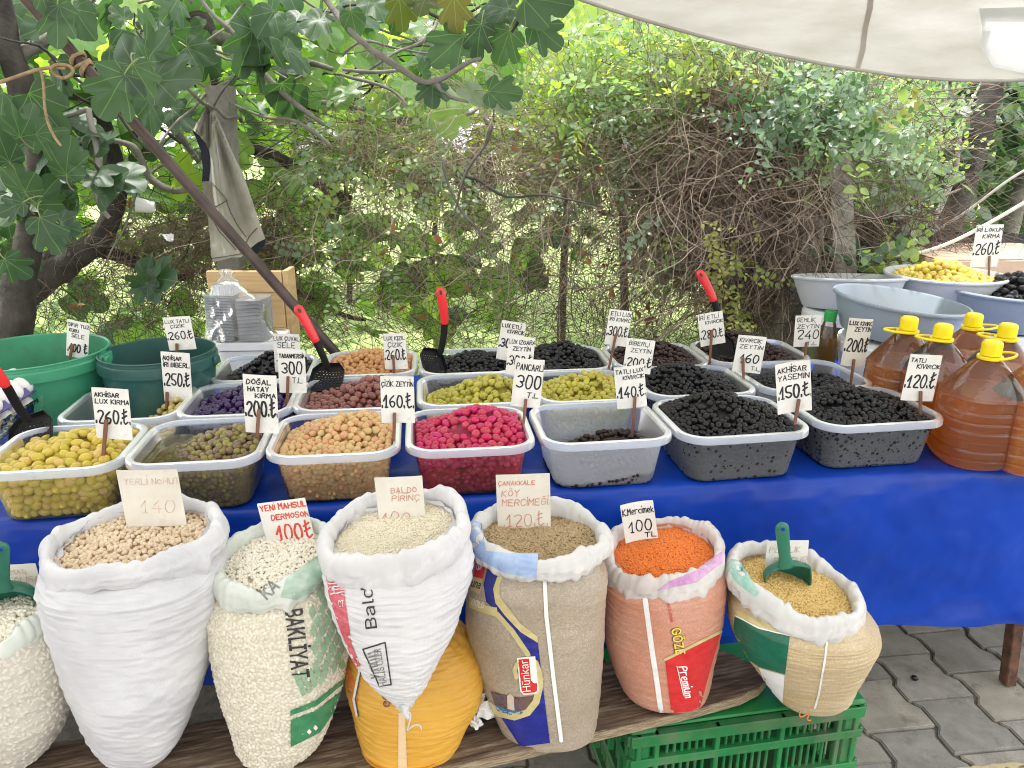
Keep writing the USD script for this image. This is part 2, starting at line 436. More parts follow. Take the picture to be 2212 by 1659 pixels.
def crate(o, yaw, w, d, h, label):
    x = np.array([math.cos(yaw), math.sin(yaw), 0]); y = np.array([-math.sin(yaw), math.cos(yaw), 0])
    t = thing('plastic_crate', label, 'crate', frame(o, x, y, ZX))
    tk = .012
    obj('base', rbox(w - .02, d - .02, .008, .002, (w / 2, d / 2, .006)), m_crate, t)
    zs = [.0, .095, .19, h - .028]
    for (ax, L, at, sgn) in (('x', w, 0, -1), ('x', w, d, 1), ('y', d, 0, -1), ('y', d, w, 1)):
        def put(a, z, la, lz, th, out):
            off = at + sgn * out
            return rbox(la, th, lz, .002, (a, off, z)) if ax == 'x' else rbox(th, la, lz, .002, (off, a, z))
        for z in zs:
            obj('rail', put(L / 2, z + .011, L, .022 if z < h - .03 else .03, .022, -.004), m_crate, t)
        for a in (.018, .06, L * .36, L * .64, L - .06, L - .018):
            obj('rib', put(a, h / 2, .012, h - .004, .016, -.002), m_crate, t)
        n = int((L - .16) / .0175)
        for i in range(n):
            a = .08 + (i + .5) * (L - .16) / n
            if min(abs(a - L * .36), abs(a - L * .64)) < .012:
                continue
            obj('slat', put(a, h / 2, .0072, h - .03, .006, -.008), m_crate, t)
    for cx in (0, 1):
        for cy in (0, 1):
            obj('corner_post', rbox(.05, .05, h, .008, (cx * (w - .05) + .025, cy * (d - .05) + .025, h / 2)), m_crate, t)
            obj('corner_cap', rbox(.062, .062, .016, .006, (cx * (w - .056) + .028, cy * (d - .056) + .028, h + .006)), m_crate, t)
    obj('lid_panel', rbox(w - .03, d - .03, .008, .003, (w / 2, d / 2, h + .001)), m_clid, t, label='smooth green top of the crate')
    return t


crate(at_z(1310, 1607, .27) * [1, 1, 0] + [0.055, 0.01, 0.004], math.atan2(.11, .62), .565, .38, .278, 'dusty green slatted plastic crate under the right end of the plank')
crate(np.array([-1.36, 0.86, 0.004]), math.atan2(.11, .62) + .2, .40, .36, .278, 'green plastic crate under the left end of the plank')
# ------------------------------------------------------------------ olive tubs
m_tub = film('clear_tub_look', (0.93, 0.94, 0.96), 0.13, (0.76, 0.80, 0.87), 0.30, fres=1.22, transl=0.6)
m_tubclear = film('clearer_tub_look', (0.95, 0.955, 0.965), 0.045, (0.76, 0.80, 0.87), 0.25, fres=1.24, transl=0.6)
m_tubmilk = film('milky_tub_look', (0.93, 0.94, 0.97), 0.34, (0.78, 0.82, 0.94), 0.30, fres=1.22, transl=0.7)
m_tubrim = film('tub_rim_look', (0.88, 0.90, 0.93), 0.46, (0.76, 0.79, 0.86), 0.42, fres=1.2, transl=0.6)


def rrect(w, d, r, n=15):
    """rounded rectangle, corner arcs n points each, plus points along the sides"""
    pts = []
    for k, (cx, cy) in enumerate(((1, -1), (1, 1), (-1, 1), (-1, -1))):
        a = np.linspace(-math.pi / 2 + k * math.pi / 2, k * math.pi / 2, n)
        pts.append(np.stack([cx * (w / 2 - r) + r * np.cos(a), cy * (d / 2 - r) + r * np.sin(a)], 1))
        nx = ((1, 1), (-1, 1), (-1, -1), (1, -1))[k]
        b0 = pts[-1][-1]; b1 = np.array([nx[0] * (w / 2 - r) + (r * math.cos(k * math.pi / 2 + 0) if 0 else 0), 0])
        nk = (k + 1) % 4
        c2 = ((1, -1), (1, 1), (-1, 1), (-1, -1))[nk]
        a2 = -math.pi / 2 + nk * math.pi / 2
        b1 = np.array([c2[0] * (w / 2 - r) + r * math.cos(a2), c2[1] * (d / 2 - r) + r * math.sin(a2)])
        m = 26
        pts.append(b0 + (b1 - b0) * (np.arange(1, m) / m)[:, None])
    return np.vstack(pts)


TUB_H = 0.125
_TUBS = {}


def tub_meshes(w, d):
    """wall (thin shell of even thickness) and rolled rim of a clear tub whose rim measures w x d"""
    key = (round(w, 3), round(d, 3))
    if key in _TUBS:
        return _TUBS[key]
    lip = .017
    wt, dt, wb, db, H = w - 2 * lip, d - 2 * lip, w - 2 * lip - .040, d - 2 * lip - .036, TUB_H
    R = []
    for z, k in ((.0, -.012), (.001, -.006), (.004, -.002), (.010, 0), (.05, 0), (.09, 0), (H - .004, 0)):
        f = z / H
        ww, dd = wb + (wt - wb) * f + 2 * k, db + (dt - db) * f + 2 * k
        c = rrect(ww, dd, .040 + .012 * f)
        R.append(np.c_[c, np.full(len(c), z)])
    wall = loft(R, cap0=True)
    # rim: from the wall's top outwards, a round shoulder, then down
    prof = [(0, -.004), (.001, .001), (.004, .004), (.009, .0045), (.014, .0035), (.0168, .0005), (.0175, -.005), (.0175, -.013), (.0160, -.0135), (.0155, -.005), (.013, .0005), (.005, .0015), (.0012, -.006)]
    R = []
    for o, z in prof:
        c = rrect(wt + 2 * o, dt + 2 * o, .052 + o)
        # little grip ribs at the middle of the front and back rim
        rib = (np.abs(c[:, 0]) < .058) & (np.abs(c[:, 1]) > d / 2 - .03)
        c[:, 1] += np.sign(c[:, 1]) * np.where(rib & (o > .012), .0011 * (np.cos(c[:, 0] / .0092 * 2 * np.pi) > 0), 0)
        R.append(np.c_[c, np.full(len(c), H + z)])
    R.append(R[0])
    rim = loft(R)
    _TUBS[key] = wall, rim, (wt, dt, wb, db, H)
    return _TUBS[key]


def tub(u, v, w, d, yaw, label, z0=TZ + .006, tilt=0.0, name='plastic_tub', wall_mat=None):
    a = PSI + yaw
    x, y = np.array([math.cos(a), math.sin(a), 0]), np.array([-math.sin(a), math.cos(a), 0])
    o = UX * u + VX * v + ZX * z0
    M = frame(o, x, y, ZX)
    if tilt:
        M = M @ trimesh.transformations.rotation_matrix(tilt, [1, 0, 0])
    t = thing(name, label, 'plastic tub', M)
    wall, rim, dims = tub_meshes(w, d)
    obj('tub_wall', wall, wall_mat or m_tub, t, smooth=True)
    obj('tub_rim', rim, m_tubrim, t, smooth=35)
    return M, dims


def olive_mesh(L=1.0, fat=0.78, tip=0.12, sub=2, wr=0.0, seed=0, dent=0.0):
    m = trimesh.creation.icosphere(sub)
    v = m.vertices.copy()
    n = v.copy()
    v[:, 1:] *= (1 - tip * v[:, :1] ** 4)
    v[:, 1:] *= fat
    if wr:
        k = 1 + wr * (meshkit.fbm(n * 1.7 + seed * 5, 2, seed) - .5) * 2 + wr * .5 * np.abs(np.sin(n[:, 1] * 5 + n[:, 2] * 4 + seed))
        v *= k[:, None]
    if dent:
        e = np.clip((n[:, 0] - .93) / .07, 0, 1); v[:, 0] -= dent * e
    m.vertices = v * L * .5
    return m


def pack(dims, top, r, rng, iters=26, margin=0.0015, hmax=None):
    """loose random packing of balls of radius r in the tub under the surface top(x, y)"""
    wt, dt, wb, db, H = dims
    gx, gy = np.meshgrid(np.linspace(-.5, .5, 30), np.linspace(-.5, .5, 30))
    tz = top(gx * wt * .96, gy * dt * .96)
    vol = np.maximum(tz, 0).mean() * wb * db * 1.12
    n = int(0.62 * vol / (4 / 3 * math.pi * r ** 3))

    def inside(P):
        f = np.clip(P[:, 2] / H, 0, 1.0)
        hx = (wb + (wt - wb) * f) / 2 - r - margin; hy = (db + (dt - db) * f) / 2 - r - margin
        P[:, 0] = np.clip(P[:, 0], -hx, hx); P[:, 1] = np.clip(P[:, 1], -hy, hy)
        c = .042 - r * .5                                         # round corners
        ex, ey = np.maximum(np.abs(P[:, 0]) - (hx - c), 0), np.maximum(np.abs(P[:, 1]) - (hy - c), 0)
        el = np.hypot(ex, ey); s = np.where(el > c, c / np.maximum(el, 1e-9), 1)
        P[:, 0] = np.sign(P[:, 0]) * (np.minimum(np.abs(P[:, 0]), hx - c) + ex * s)
        P[:, 1] = np.sign(P[:, 1]) * (np.minimum(np.abs(P[:, 1]), hy - c) + ey * s)
        t = top(P[:, 0], P[:, 1]) - r
        P[:, 2] = np.minimum(np.maximum(P[:, 2], r + .003), np.maximum(t, r + .003))
        return P
    P = np.stack([rng.uniform(-.5, .5, n) * wt, rng.uniform(-.5, .5, n) * dt, np.zeros(n)], 1)
    P[:, 2] = rng.uniform(0, 1, n) * np.maximum(top(P[:, 0], P[:, 1]), 2 * r)
    P = inside(P)
    for k in range(iters):
        pr = cKDTree(P).query_pairs(2 * r, output_type='ndarray')
        if len(pr) == 0:
            break
        d = P[pr[:, 0]] - P[pr[:, 1]]; l = np.linalg.norm(d, axis=1, keepdims=True) + 1e-9
        p = d / l * (2 * r - l) * .42
        np.add.at(P, pr[:, 0], p); np.add.at(P, pr[:, 1], -p)
        P = inside(P)
    return P


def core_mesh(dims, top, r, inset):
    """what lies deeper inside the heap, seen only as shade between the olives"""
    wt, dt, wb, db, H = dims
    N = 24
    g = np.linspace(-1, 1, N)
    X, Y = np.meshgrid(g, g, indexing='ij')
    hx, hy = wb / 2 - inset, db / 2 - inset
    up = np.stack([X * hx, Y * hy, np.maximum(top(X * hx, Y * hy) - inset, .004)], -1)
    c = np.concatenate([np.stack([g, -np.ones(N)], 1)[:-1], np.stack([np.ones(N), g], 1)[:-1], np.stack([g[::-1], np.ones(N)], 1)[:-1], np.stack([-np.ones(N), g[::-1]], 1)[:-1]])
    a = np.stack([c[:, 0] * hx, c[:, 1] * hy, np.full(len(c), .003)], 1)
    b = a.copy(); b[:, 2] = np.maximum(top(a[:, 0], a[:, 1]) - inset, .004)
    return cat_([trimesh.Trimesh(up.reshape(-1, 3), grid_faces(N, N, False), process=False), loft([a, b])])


OLIVE_COUNT = 0


def fill(M, dims, name, label, protos, core_mat, top, r, seed, elong=1.28, pick=0, pick_name=None, pick_label=None, pick_group=None, cat='olives', flat=0.35):
    """olives in a tub: the ones on top that show largest are things of their own, the rest one heap"""
    rng = np.random.default_rng(seed)
    P = pack(dims, top, r, rng, margin=(.22 if str(core_mat.GetPath()).split('/')[-1] in ('yellow_depth_look', 'green_depth_look', 'peach_depth_look', 'pink_depth_look') else .10) * r + .0006)
    wt, dt, wb, db, H = dims
    f = np.clip(P[:, 2] / H, 0, 1)
    side = np.minimum((wb + (wt - wb) * f) / 2 - np.abs(P[:, 0]), (db + (dt - db) * f) / 2 - np.abs(P[:, 1]))
    depth = top(P[:, 0], P[:, 1]) - P[:, 2]
    front = side < 2.6 * r
    keep = (depth < 3.4 * r) | (front & ((P[:, 1] < .3 * dt) | (depth < 3 * r)))
    P, depth = P[keep], depth[keep]
    n = len(P)
    # long axes lie mostly flat
    a = rng.uniform(0, 2 * np.pi, n); el = rng.normal(0, flat, n)
    X = np.stack([np.cos(a) * np.cos(el), np.sin(a) * np.cos(el), np.sin(el)], 1)
    Y = np.cross(np.array([0, 0, 1.0]) + rng.normal(0, .3, (n, 3)), X); Y /= np.linalg.norm(Y, axis=1, keepdims=True)
    Z = np.cross(X, Y)
    q = q_of(np.stack([X, Y, Z], 2))
    s = 2 * r * elong * rng.uniform(.88, 1.13, n)
    which = rng.integers(0, len(protos), n)
    picked = np.zeros(n, bool)
    if pick:
        score = depth - .55 * (0.15 - P[:, 1]) * .06 * 0
        picked[np.argsort(score)[:pick]] = True
    for i in np.nonzero(picked)[0]:
        m_, mt, sm = protos[which[i]]
        pr = usdkit.mesh(stage, path_for(pick_name), m_, mt, smooth=sm)
        T = np.eye(4); Rm = np.stack([X[i], Y[i], Z[i]], 1) * s[i]
        T[:3, :3] = Rm; T[:3, 3] = P[i]
        T = M @ T
        pr.AddTransformOp().Set(Gf.Matrix4d(T.T.tolist()))
        tag(pr, pick_label, 'olive', pick_group)
    g = ~picked
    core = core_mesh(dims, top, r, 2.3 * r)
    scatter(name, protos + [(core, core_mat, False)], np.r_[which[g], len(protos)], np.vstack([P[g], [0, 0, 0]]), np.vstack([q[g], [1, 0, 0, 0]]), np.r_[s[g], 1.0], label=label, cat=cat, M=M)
    return P


def heap(base, H, cx=0, cy=.02, sx=.10, sy=.09, edge=.02, noise=.006, seed=1, slope=(0, 0)):
    def top(x, y):
        z = base + H * np.exp(-((x - cx) / sx) ** 2 - ((y - cy) / sy) ** 2) + slope[0] * x + slope[1] * y
        return z + noise * (meshkit.noise(np.stack([x * 28 + seed, y * 28, x * 0], -1), seed) - .5) * 2
    return top


def omat(name, cols, rough=0.22, mott=(0.6, 0.65, 0.5), sss=0.12, coat=0.3001, dirt=None, scale=2.2, bump=0.0):
    if sss == 0 and coat == .3001:
        coat = 0.0
    c = [tuple(x) for x in cols]
    return mat(name, c[0], c[1], rough=rough * .65, scale=scale, detail=3, rnd=[(i / max(1, len(c) - 1), x) for i, x in enumerate(c)], sss=sss, sssr=(1, .6, .3), ssss=.25, coat=(.08 if coat == .3001 else coat * .5), dirt=dirt, dscale=1.6, spec=(.30 if sss == 0 else .42), bump=bump, bscale=5, bdist=.03)


def proto_set(kind, mats):
    P = []
    for k in range(4):
        mt = mats[k % len(mats)]
        if kind == 'plump':
            m = olive_mesh(1, (.72, .78, .68, .75)[k], .10, 2, .03, k, .06)
        elif kind == 'small':
            m = olive_mesh(1, (.80, .85, .77, .82)[k], .06, 2, .02, k, .05)
        elif kind == 'dry':
            m = olive_mesh(1, (.72, .80, .68, .76)[k], .05, 2, .20, k + 3)
        P.append((m, mt, True))
    return P


Y1, Y2, Y3, Y4 = (0.52, 0.40, 0.035), (0.60, 0.45, 0.07), (0.43, 0.36, 0.03), (0.62, 0.38, 0.14)
P_yellow = proto_set('plump', [omat('yellow_olive_look', [Y1, Y2, Y3, Y1]), omat('blush_olive_look', [Y2, Y1, Y4, Y2])])
P_green = proto_set('small', [omat('green_olive_look', [(0.20, 0.16, 0.035), (0.26, 0.22, 0.05), (0.14, 0.12, 0.03)]), omat('brown_olive_look', [(0.14, 0.085, 0.05), (0.20, 0.13, 0.06), (0.11, 0.06, 0.045)])])
P_peach = proto_set('small', [omat('peach_olive_look', [(0.58, 0.33, 0.14), (0.62, 0.40, 0.18), (0.52, 0.40, 0.15)]), omat('pale_olive_look', [(0.55, 0.42, 0.18), (0.60, 0.34, 0.15), (0.54, 0.24, 0.12)])])
P_pink = proto_set('plump', [omat('pink_olive_look', [(0.52, 0.010, 0.085), (0.44, 0.020, 0.06), (0.58, 0.008, 0.14)]), omat('red_pink_olive_look', [(0.42, 0.045, 0.06), (0.50, 0.03, 0.085), (0.46, 0.02, 0.06)])])
P_black = proto_set('plump', [omat('black_olive_look', [(0.006, 0.005, 0.005), (0.010, 0.008, 0.008), (0.005, 0.005, 0.006)], rough=.16, sss=0), omat('charcoal_olive_look', [(0.009, 0.007, 0.007), (0.006, 0.006, 0.006)], rough=.16, sss=0)])
P_dry = proto_set('dry', [omat('dry_black_olive_look', [(0.005, 0.005, 0.006), (0.010, 0.009, 0.009), (0.007, 0.007, 0.008)], rough=.16, sss=0), omat('wrinkled_olive_look', [(0.008, 0.007, 0.008), (0.005, 0.005, 0.006)], rough=.16, sss=0)])
P_brown = proto_set('dry', [omat('dark_brown_olive_look', [(0.020, 0.010, 0.009), (0.035, 0.016, 0.013), (0.014, 0.009, 0.009)], rough=.16, sss=0), omat('plum_brown_olive_look', [(0.030, 0.013, 0.012), (0.018, 0.010, 0.010)], rough=.16, sss=0)])
P_purple = proto_set('plump', [omat('purple_olive_look', [(0.020, 0.008, 0.045), (0.035, 0.012, 0.07), (0.016, 0.007, 0.035)], rough=.15, sss=0, coat=.7), omat('violet_olive_look', [(0.04, 0.015, 0.075), (0.022, 0.009, 0.05)], rough=.15, sss=0, coat=.7)])
P_maroon = proto_set('plump', [omat('maroon_olive_look', [(0.16, 0.045, 0.04), (0.22, 0.07, 0.055), (0.11, 0.035, 0.035)]), omat('rosy_brown_olive_look', [(0.24, 0.085, 0.06), (0.18, 0.05, 0.05), (0.26, 0.12, 0.06)])])
P_lime = proto_set('plump', [omat('lime_olive_look', [(0.40, 0.36, 0.03), (0.48, 0.43, 0.05), (0.32, 0.28, 0.03)]), omat('grilled_olive_look', [(0.36, 0.32, 0.03), (0.44, 0.40, 0.06)], dirt=((0.06, 0.035, 0.01), 0.56, 0.62, 0.85))])
P_cream = proto_set('plump', [omat('cream_olive_look', [(0.50, 0.40, 0.13), (0.58, 0.46, 0.18), (0.44, 0.35, 0.09)])])
P_tan = proto_set('small', [omat('tan_olive_look', [(0.46, 0.22, 0.08), (0.52, 0.27, 0.10), (0.38, 0.16, 0.06)])])


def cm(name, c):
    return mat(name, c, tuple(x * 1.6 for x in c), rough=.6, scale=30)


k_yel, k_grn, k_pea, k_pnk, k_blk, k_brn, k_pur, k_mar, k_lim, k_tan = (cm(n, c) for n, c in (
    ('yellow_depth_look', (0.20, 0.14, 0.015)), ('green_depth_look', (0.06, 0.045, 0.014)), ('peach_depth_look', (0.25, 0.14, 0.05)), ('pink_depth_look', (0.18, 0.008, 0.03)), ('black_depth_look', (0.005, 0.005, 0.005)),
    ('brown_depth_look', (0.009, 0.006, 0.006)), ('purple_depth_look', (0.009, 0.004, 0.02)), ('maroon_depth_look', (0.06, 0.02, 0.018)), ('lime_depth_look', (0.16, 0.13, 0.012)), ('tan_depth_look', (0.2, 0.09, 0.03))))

T = 'clear plastic tub '
# (u centre, v front edge, width, depth, yaw, tub label, heap name, heap label, protos, core, top, radius, picks)
ROWS = [
    (-.812, 1.560, .297, .285, .03, T + 'of big yellow olives at the left end of the front row', 'yellow_olives', 'rest of the big yellow olives in the leftmost front tub', P_yellow, k_yel, heap(.112, .040, .03, .03, .11, .10, seed=1), .0122, 120, 'yellow_olive', 'big glossy yellow olive lying on top of the leftmost front tub', 'yellow olives on top of their tub'),
    (-.515, 1.566, .292, .285, .01, T + 'of small green-brown olives in the front row', 'mixed_green_olives', 'small green and brown olives in the second front tub from the left', P_green, k_grn, heap(.090, .046, .05, .04, .10, .10, seed=2, slope=(.10, 0)), .0082, 0, '', '', ''),
    (-.213, 1.572, .300, .285, .0, T + 'of peach-coloured olives in the front row', 'peach_olives', 'round peach-coloured olives beside the bright pink ones', P_peach, k_pea, heap(.108, .050, .045, .05, .10, .09, seed=3), .0088, 0, '', '', ''),
    (.098, 1.570, .300, .285, .0, T + 'of bright pink olives in the front row', 'pink_olives', 'rest of the bright pink olives heaped in the front row', P_pink, k_pnk, heap(.110, .062, .03, .04, .10, .085, seed=4), .0105, 180, 'pink_olive', 'bright pink olive lying on top of the pink heap in the front row', 'pink olives on top of their tub'),
    (.418, 1.574, .318, .285, .02, T + 'nearly empty, with a few shrivelled olives in the front row', 'shrivelled_olives', 'few dark shrivelled olives at the bottom of the nearly empty front tub', P_brown, k_brn, heap(.022, .036, .05, .05, .10, .09, seed=5, slope=(.16, .05)), .0080, 0, '', '', ''),
    (.752, 1.574, .335, .29, .04, T + 'of shiny black olives over dark brine in the front row', 'black_olives', 'shiny black olives heaped in the sixth front tub', P_black, k_blk, heap(.112, .066, -.01, .04, .125, .105, noise=.003, seed=6), .0084, 0, '', '', ''),
    (1.118, 1.606, .345, .29, .03, T + 'of matt black olives at the right end of the front row', 'black_olives', 'matt black olives heaped in the rightmost front tub beside the oil jug', P_dry, k_blk, heap(.112, .056, -.01, .04, .135, .105, noise=.003, seed=7), .0076, 0, '', '', ''),
    (-.775, 1.858, .297, .285, .02, T + 'mostly empty, with pale pitted olives behind the yellow ones', 'pitted_olives', 'pale pitted olives left in a corner of the mostly empty tub', P_cream, k_lim, heap(.035, .075, .11, .05, .08, .10, seed=8, slope=(.2, 0)), .0108, 0, '', '', ''),
    (-.493, 1.860, .290, .285, .01, T + 'of glossy purple olives in the middle row', 'purple_olives', 'glossy dark purple olives heaped in the middle row', P_purple, k_pur, heap(.096, .060, .03, .05, .10, .09, seed=9), .0100, 0, '', '', ''),
    (-.200, 1.868, .295, .285, .0, T + 'of reddish brown olives in the middle row', 'reddish_olives', 'reddish brown olives heaped behind the peach ones', P_maroon, k_mar, heap(.100, .055, .05, .05, .11, .09, seed=10), .0102, 0, '', '', ''),
    (.132, 1.868, .315, .285, .0, T + 'of grilled yellow-green olives behind the pink ones', 'grilled_olives', 'grilled yellow-green olives with dark stripes in the middle row', P_lime, k_lim, heap(.090, .060, .04, .05, .10, .09, seed=11, slope=(.06, 0)), .0108, 0, '', '', ''),
    (.440, 1.860, .290, .285, .01, T + 'of pepper-stuffed yellow-green olives in the middle row', 'stuffed_olives', 'pepper-stuffed yellow-green olives behind the nearly empty tub', P_lime, k_lim, heap(.100, .052, .02, .05, .11, .09, seed=12), .0100, 0, '', '', ''),
    (.757, 1.872, .318, .285, .02, T + 'of small black olives in the middle row', 'black_olives', 'small black olives heaped in the middle row by the 160 sign', P_dry, k_blk, heap(.100, .064, -.01, .05, .12, .10, noise=.003, seed=13), .0078, 0, '', '', ''),
    (1.098, 1.885, .345, .285, .06, T + 'of matt black olives at the right end of the middle row', 'black_olives', 'black olives in the right end tub of the middle row by the 200 sign', P_dry, k_blk, heap(.085, .040, .03, .03, .13, .10, seed=14), .0080, 0, '', '', ''),
    (-.482, 2.150, .296, .285, .0, T + 'of wrinkled black olives at the left end of the back row', 'black_olives', 'wrinkled black olives heaped in front of the white lidded bucket', P_dry, k_blk, heap(.085, .085, .03, .05, .10, .09, seed=15), .0088, 0, '', '', ''),
    (-.167, 2.165, .288, .285, .0, T + 'of tan olives in the back row', 'tan_olives', 'small tan olives in the back row beside the slanting pole', P_tan, k_tan, heap(.110, .045, .0, .05, .11, .09, seed=16), .0092, 0, '', '', ''),
    (.130, 2.147, .296, .285, .0, T + 'of dark olives with a slotted spoon in the back row', 'dark_olives', 'dark glossy olives beside the upright slotted spoon in the back row', P_dry, k_blk, heap(.100, .050, .04, .04, .12, .09, seed=17), .0082, 0, '', '', ''),
    (.428, 2.145, .294, .285, .0, T + 'of dark olives in the middle of the back row', 'dark_olives', 'dark olives heaped left of the raised 300 sign in the back row', P_dry, k_blk, heap(.110, .058, .0, .05, .11, .09, seed=18), .0084, 0, '', '', ''),
    (.730, 2.142, .300, .285, .0, T + 'of brown-black olives behind the peppery ones', 'brown_olives', 'brown-black olives heaped right of the raised 300 sign in the back row', P_brown, k_brn, heap(.105, .062, .0, .05, .12, .09, seed=19), .0082, 0, '', '', ''),
    (1.056, 2.155, .335, .285, .0, T + 'of brown-black olives at the right end of the back row', 'brown_olives', 'brown-black olives heaped left of the 240 sign in the back row', P_brown, k_brn, heap(.105, .075, -.02, .06, .12, .09, seed=20), .0082, 0, '', '', ''),
]
TUBM = []
for k, (u, v, w, d, yaw, lab, hn, hl, pr, core, top, r, pk, pn, plab, pgrp) in enumerate(ROWS):
    M, dims = tub(u, v + d / 2, w, d, yaw, lab, wall_mat=m_tubclear if k < 4 else m_tubmilk if k == 4 else m_tub)
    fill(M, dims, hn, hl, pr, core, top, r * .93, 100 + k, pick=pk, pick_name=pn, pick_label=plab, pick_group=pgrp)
    TUBM.append((M, dims))

# brine standing in some of the tubs
def brine(k, z, col, name, label, amount=.35):
    M, (wt, dt, wb, db, H) = TUBM[k]
    f = z / H
    R = [np.c_[rrect(wb - .006, db - .006, .036), np.full(len(rrect(wb, db, .03)), .004)], np.c_[rrect(wb + (wt - wb) * f - .006, db + (dt - db) * f - .006, .04), np.full(len(rrect(wb, db, .03)), z)]]
    m = loft(R, True, True)
    m.apply_transform(M)
    lk = film(name + '_look', col, amount, tuple(x * .3 for x in col), 0.05, fres=1.2)
    tag(obj(name, m, lk, smooth=30), label, 'brine', kind='stuff')


brine(1, .098, (0.86, 0.80, 0.62), 'cloudy_brine', 'cloudy brine round the small green-brown olives', .16)
brine(5, .048, (0.20, 0.15, 0.11), 'dark_brine', 'dark brown brine in the bottom of the sixth front tub', .5)
brine(3, .075, (0.95, 0.30, 0.42), 'pink_brine', 'pink brine in the tub of bright pink olives', .05)
brine(10, .080, (0.80, 0.74, 0.45), 'cloudy_brine', 'yellowish brine round the grilled olives', .25)
# slivers of red pepper in the stuffed olives
m_pep = mat('pepper_look', (0.5, 0.03, 0.015), (0.6, 0.06, 0.02), rough=.3)
rgp = np.random.default_rng(3)
M, dims = TUBM[11]
n = 16
xy = rgp.uniform(-.5, .5, (n, 2)) * [.2, .19]
scatter('pepper_pieces', [(olive_mesh(1, .7, .1, 1), m_pep, True)], np.zeros(n), np.c_[xy, ROWS[11][10](xy[:, 0], xy[:, 1]) - .003], rand_rots(n, rgp), rgp.uniform(.006, .010, n), label='small red pepper pieces showing among the stuffed olives', cat='pepper', M=M)
# the olive that rolled away
obj_o = obj('black_olive', moved(olive_mesh(.024, .72, .1, 3), frame(at_z(1975, 1466, .012) * [1, 1, 0] + [0, 0, .0145], [.8, -.5, 0.05], [.5, .8, 0], [0, 0, 1])), mat('fallen_olive_look', (0.008, 0.007, 0.008), rough=.15), smooth=True)
tag(obj_o, 'single shiny black olive fallen on the grey paving', 'olive')
# ------------------------------------------------------------------ hand-lettered price signs
_G = {'A': '00 26 40|12 32', 'B': '00 06 26 45 44 33 03|33 42 41 20 00', 'C': '45 36 16 04 02 10 30 41', 'Ç': '45 36 16 04 02 10 30 41|20 2a 1b', 'D': '00 06 26 44 42 20 00', 'E': '46 06 00 40|03 33',
      'F': '46 06 00|03 33', 'G': '45 36 16 04 02 10 30 42 43 23', 'Ğ': '45 36 16 04 02 10 30 42 43 23|18 27 38', 'H': '06 00|46 40|03 43', 'I': '06 00', 'İ': '06 00|08 09', 'J': '36 32 20 00 01',
      'K': '06 00|46 03 40', 'L': '06 00 40', 'M': '00 06 23 46 40', 'N': '00 06 40 46', 'O': '26 04 02 20 42 44 26', 'Ö': '26 04 02 20 42 44 26|17 18|37 38', 'P': '00 06 36 45 44 33 03', 'R': '00 06 36 45 44 33 03|23 40',
      'S': '45 36 16 05 04 13 33 42 41 30 10 01', 'Ş': '45 36 16 05 04 13 33 42 41 30 10 01|20 2b', 'T': '06 46|26 20', 'U': '06 01 10 30 41 46', 'V': '06 20 46', 'X': '06 40|46 00', 'Y': '06 23 46|23 20', 'Z': '06 46 00 40',
      '0': '16 04 02 10 30 42 44 36 16', '1': '03 26 20|10 30', '2': '05 16 36 45 44 00 40', '3': '05 26 45 43 23|23 42 41 20 01', '4': '36 02 42|33 30', '5': '46 06 03 23 42 41 20 01', '6': '36 04 02 10 30 42 33 13 02',
      '8': '23 05 16 36 45 23 02 10 30 42 23', '7': '06 46 10', '9': '44 23 04 16 36 44 20', '₺': '17 11 20 41|05 36|03 34', '.': '00 01', '-': '03 33', 'e': '02 32 34 14 03 01 10 30', 'r': '04 00|03 14 34', 'c': '34 14 03 01 10 30', 'i': '04 00|06 07',
      'm': '04 00|03 14 24 20|23 34 44 40', 'k': '06 00|34 02 30', 'u': '04 01 10 31 34|31 30', 'a': '34 14 02 10 31 34|34 30', 'o': '14 02 10 31 33 14', 'n': '04 00|03 14 34 30', 'd': '46 40|43 23 02 10 31 42', 'l': '06 00'}
_ROUND = set('BCÇDGĞJOÖPRSŞU0235689ecmruaond')


def _co(c):
    return {'a': -1.0, 'b': -2.0}.get(c) if c in 'ab' else float(c)


def strokes(text, rng, slant=.12, jit=.22):
    """polylines of hand lettering; capitals are 6 units tall"""
    out, x = [], 0.0
    for ch in text:
        if ch == ' ':
            x += 3.0
            continue
        g = _G[ch]
        ww = 0
        big = rng.normal(1, .05)
        for st in g.split('|'):
            p = np.array([[_co(a[0]), _co(a[1])] for a in st.split()])
            ww = max(ww, p[:, 0].max())
            p = p + rng.normal(0, jit * .5, p.shape)
            p[:, 1] *= big
            if ch in _ROUND and len(p) > 2:
                for _ in range(2):
                    q = np.empty((2 * len(p) - 2, 2)); q[0::2] = .75 * p[:-1] + .25 * p[1:]; q[1::2] = .25 * p[:-1] + .75 * p[1:]
                    p = np.vstack([p[:1], q, p[-1:]])
            p = p + [x + slant * 0, 0]
            p[:, 0] += slant * p[:, 1]
            out.append(p)
        x += ww + (1.7 if ch != '.' else 1.3)
    return out, max(x - 1.7, .5)


def hand(text, x0, x1, yc, cap, wdt, rng, slant=.1):
    """shapely lettering fitted between x0 and x1, capitals cap tall, centred on yc; wdt: pen width"""
    st, W = strokes(text, rng, slant)
    sx, sy = (x1 - x0) / W, cap / 6.0
    g = []
    for p in st:
        q = np.stack([x0 + p[:, 0] * sx, yc + (p[:, 1] - 3) * sy], 1)
        g.append(LineString(q).buffer(wdt / 2 * rng.uniform(.85, 1.15), quad_segs=2))
    return unary_union(g).simplify(wdt * .06)


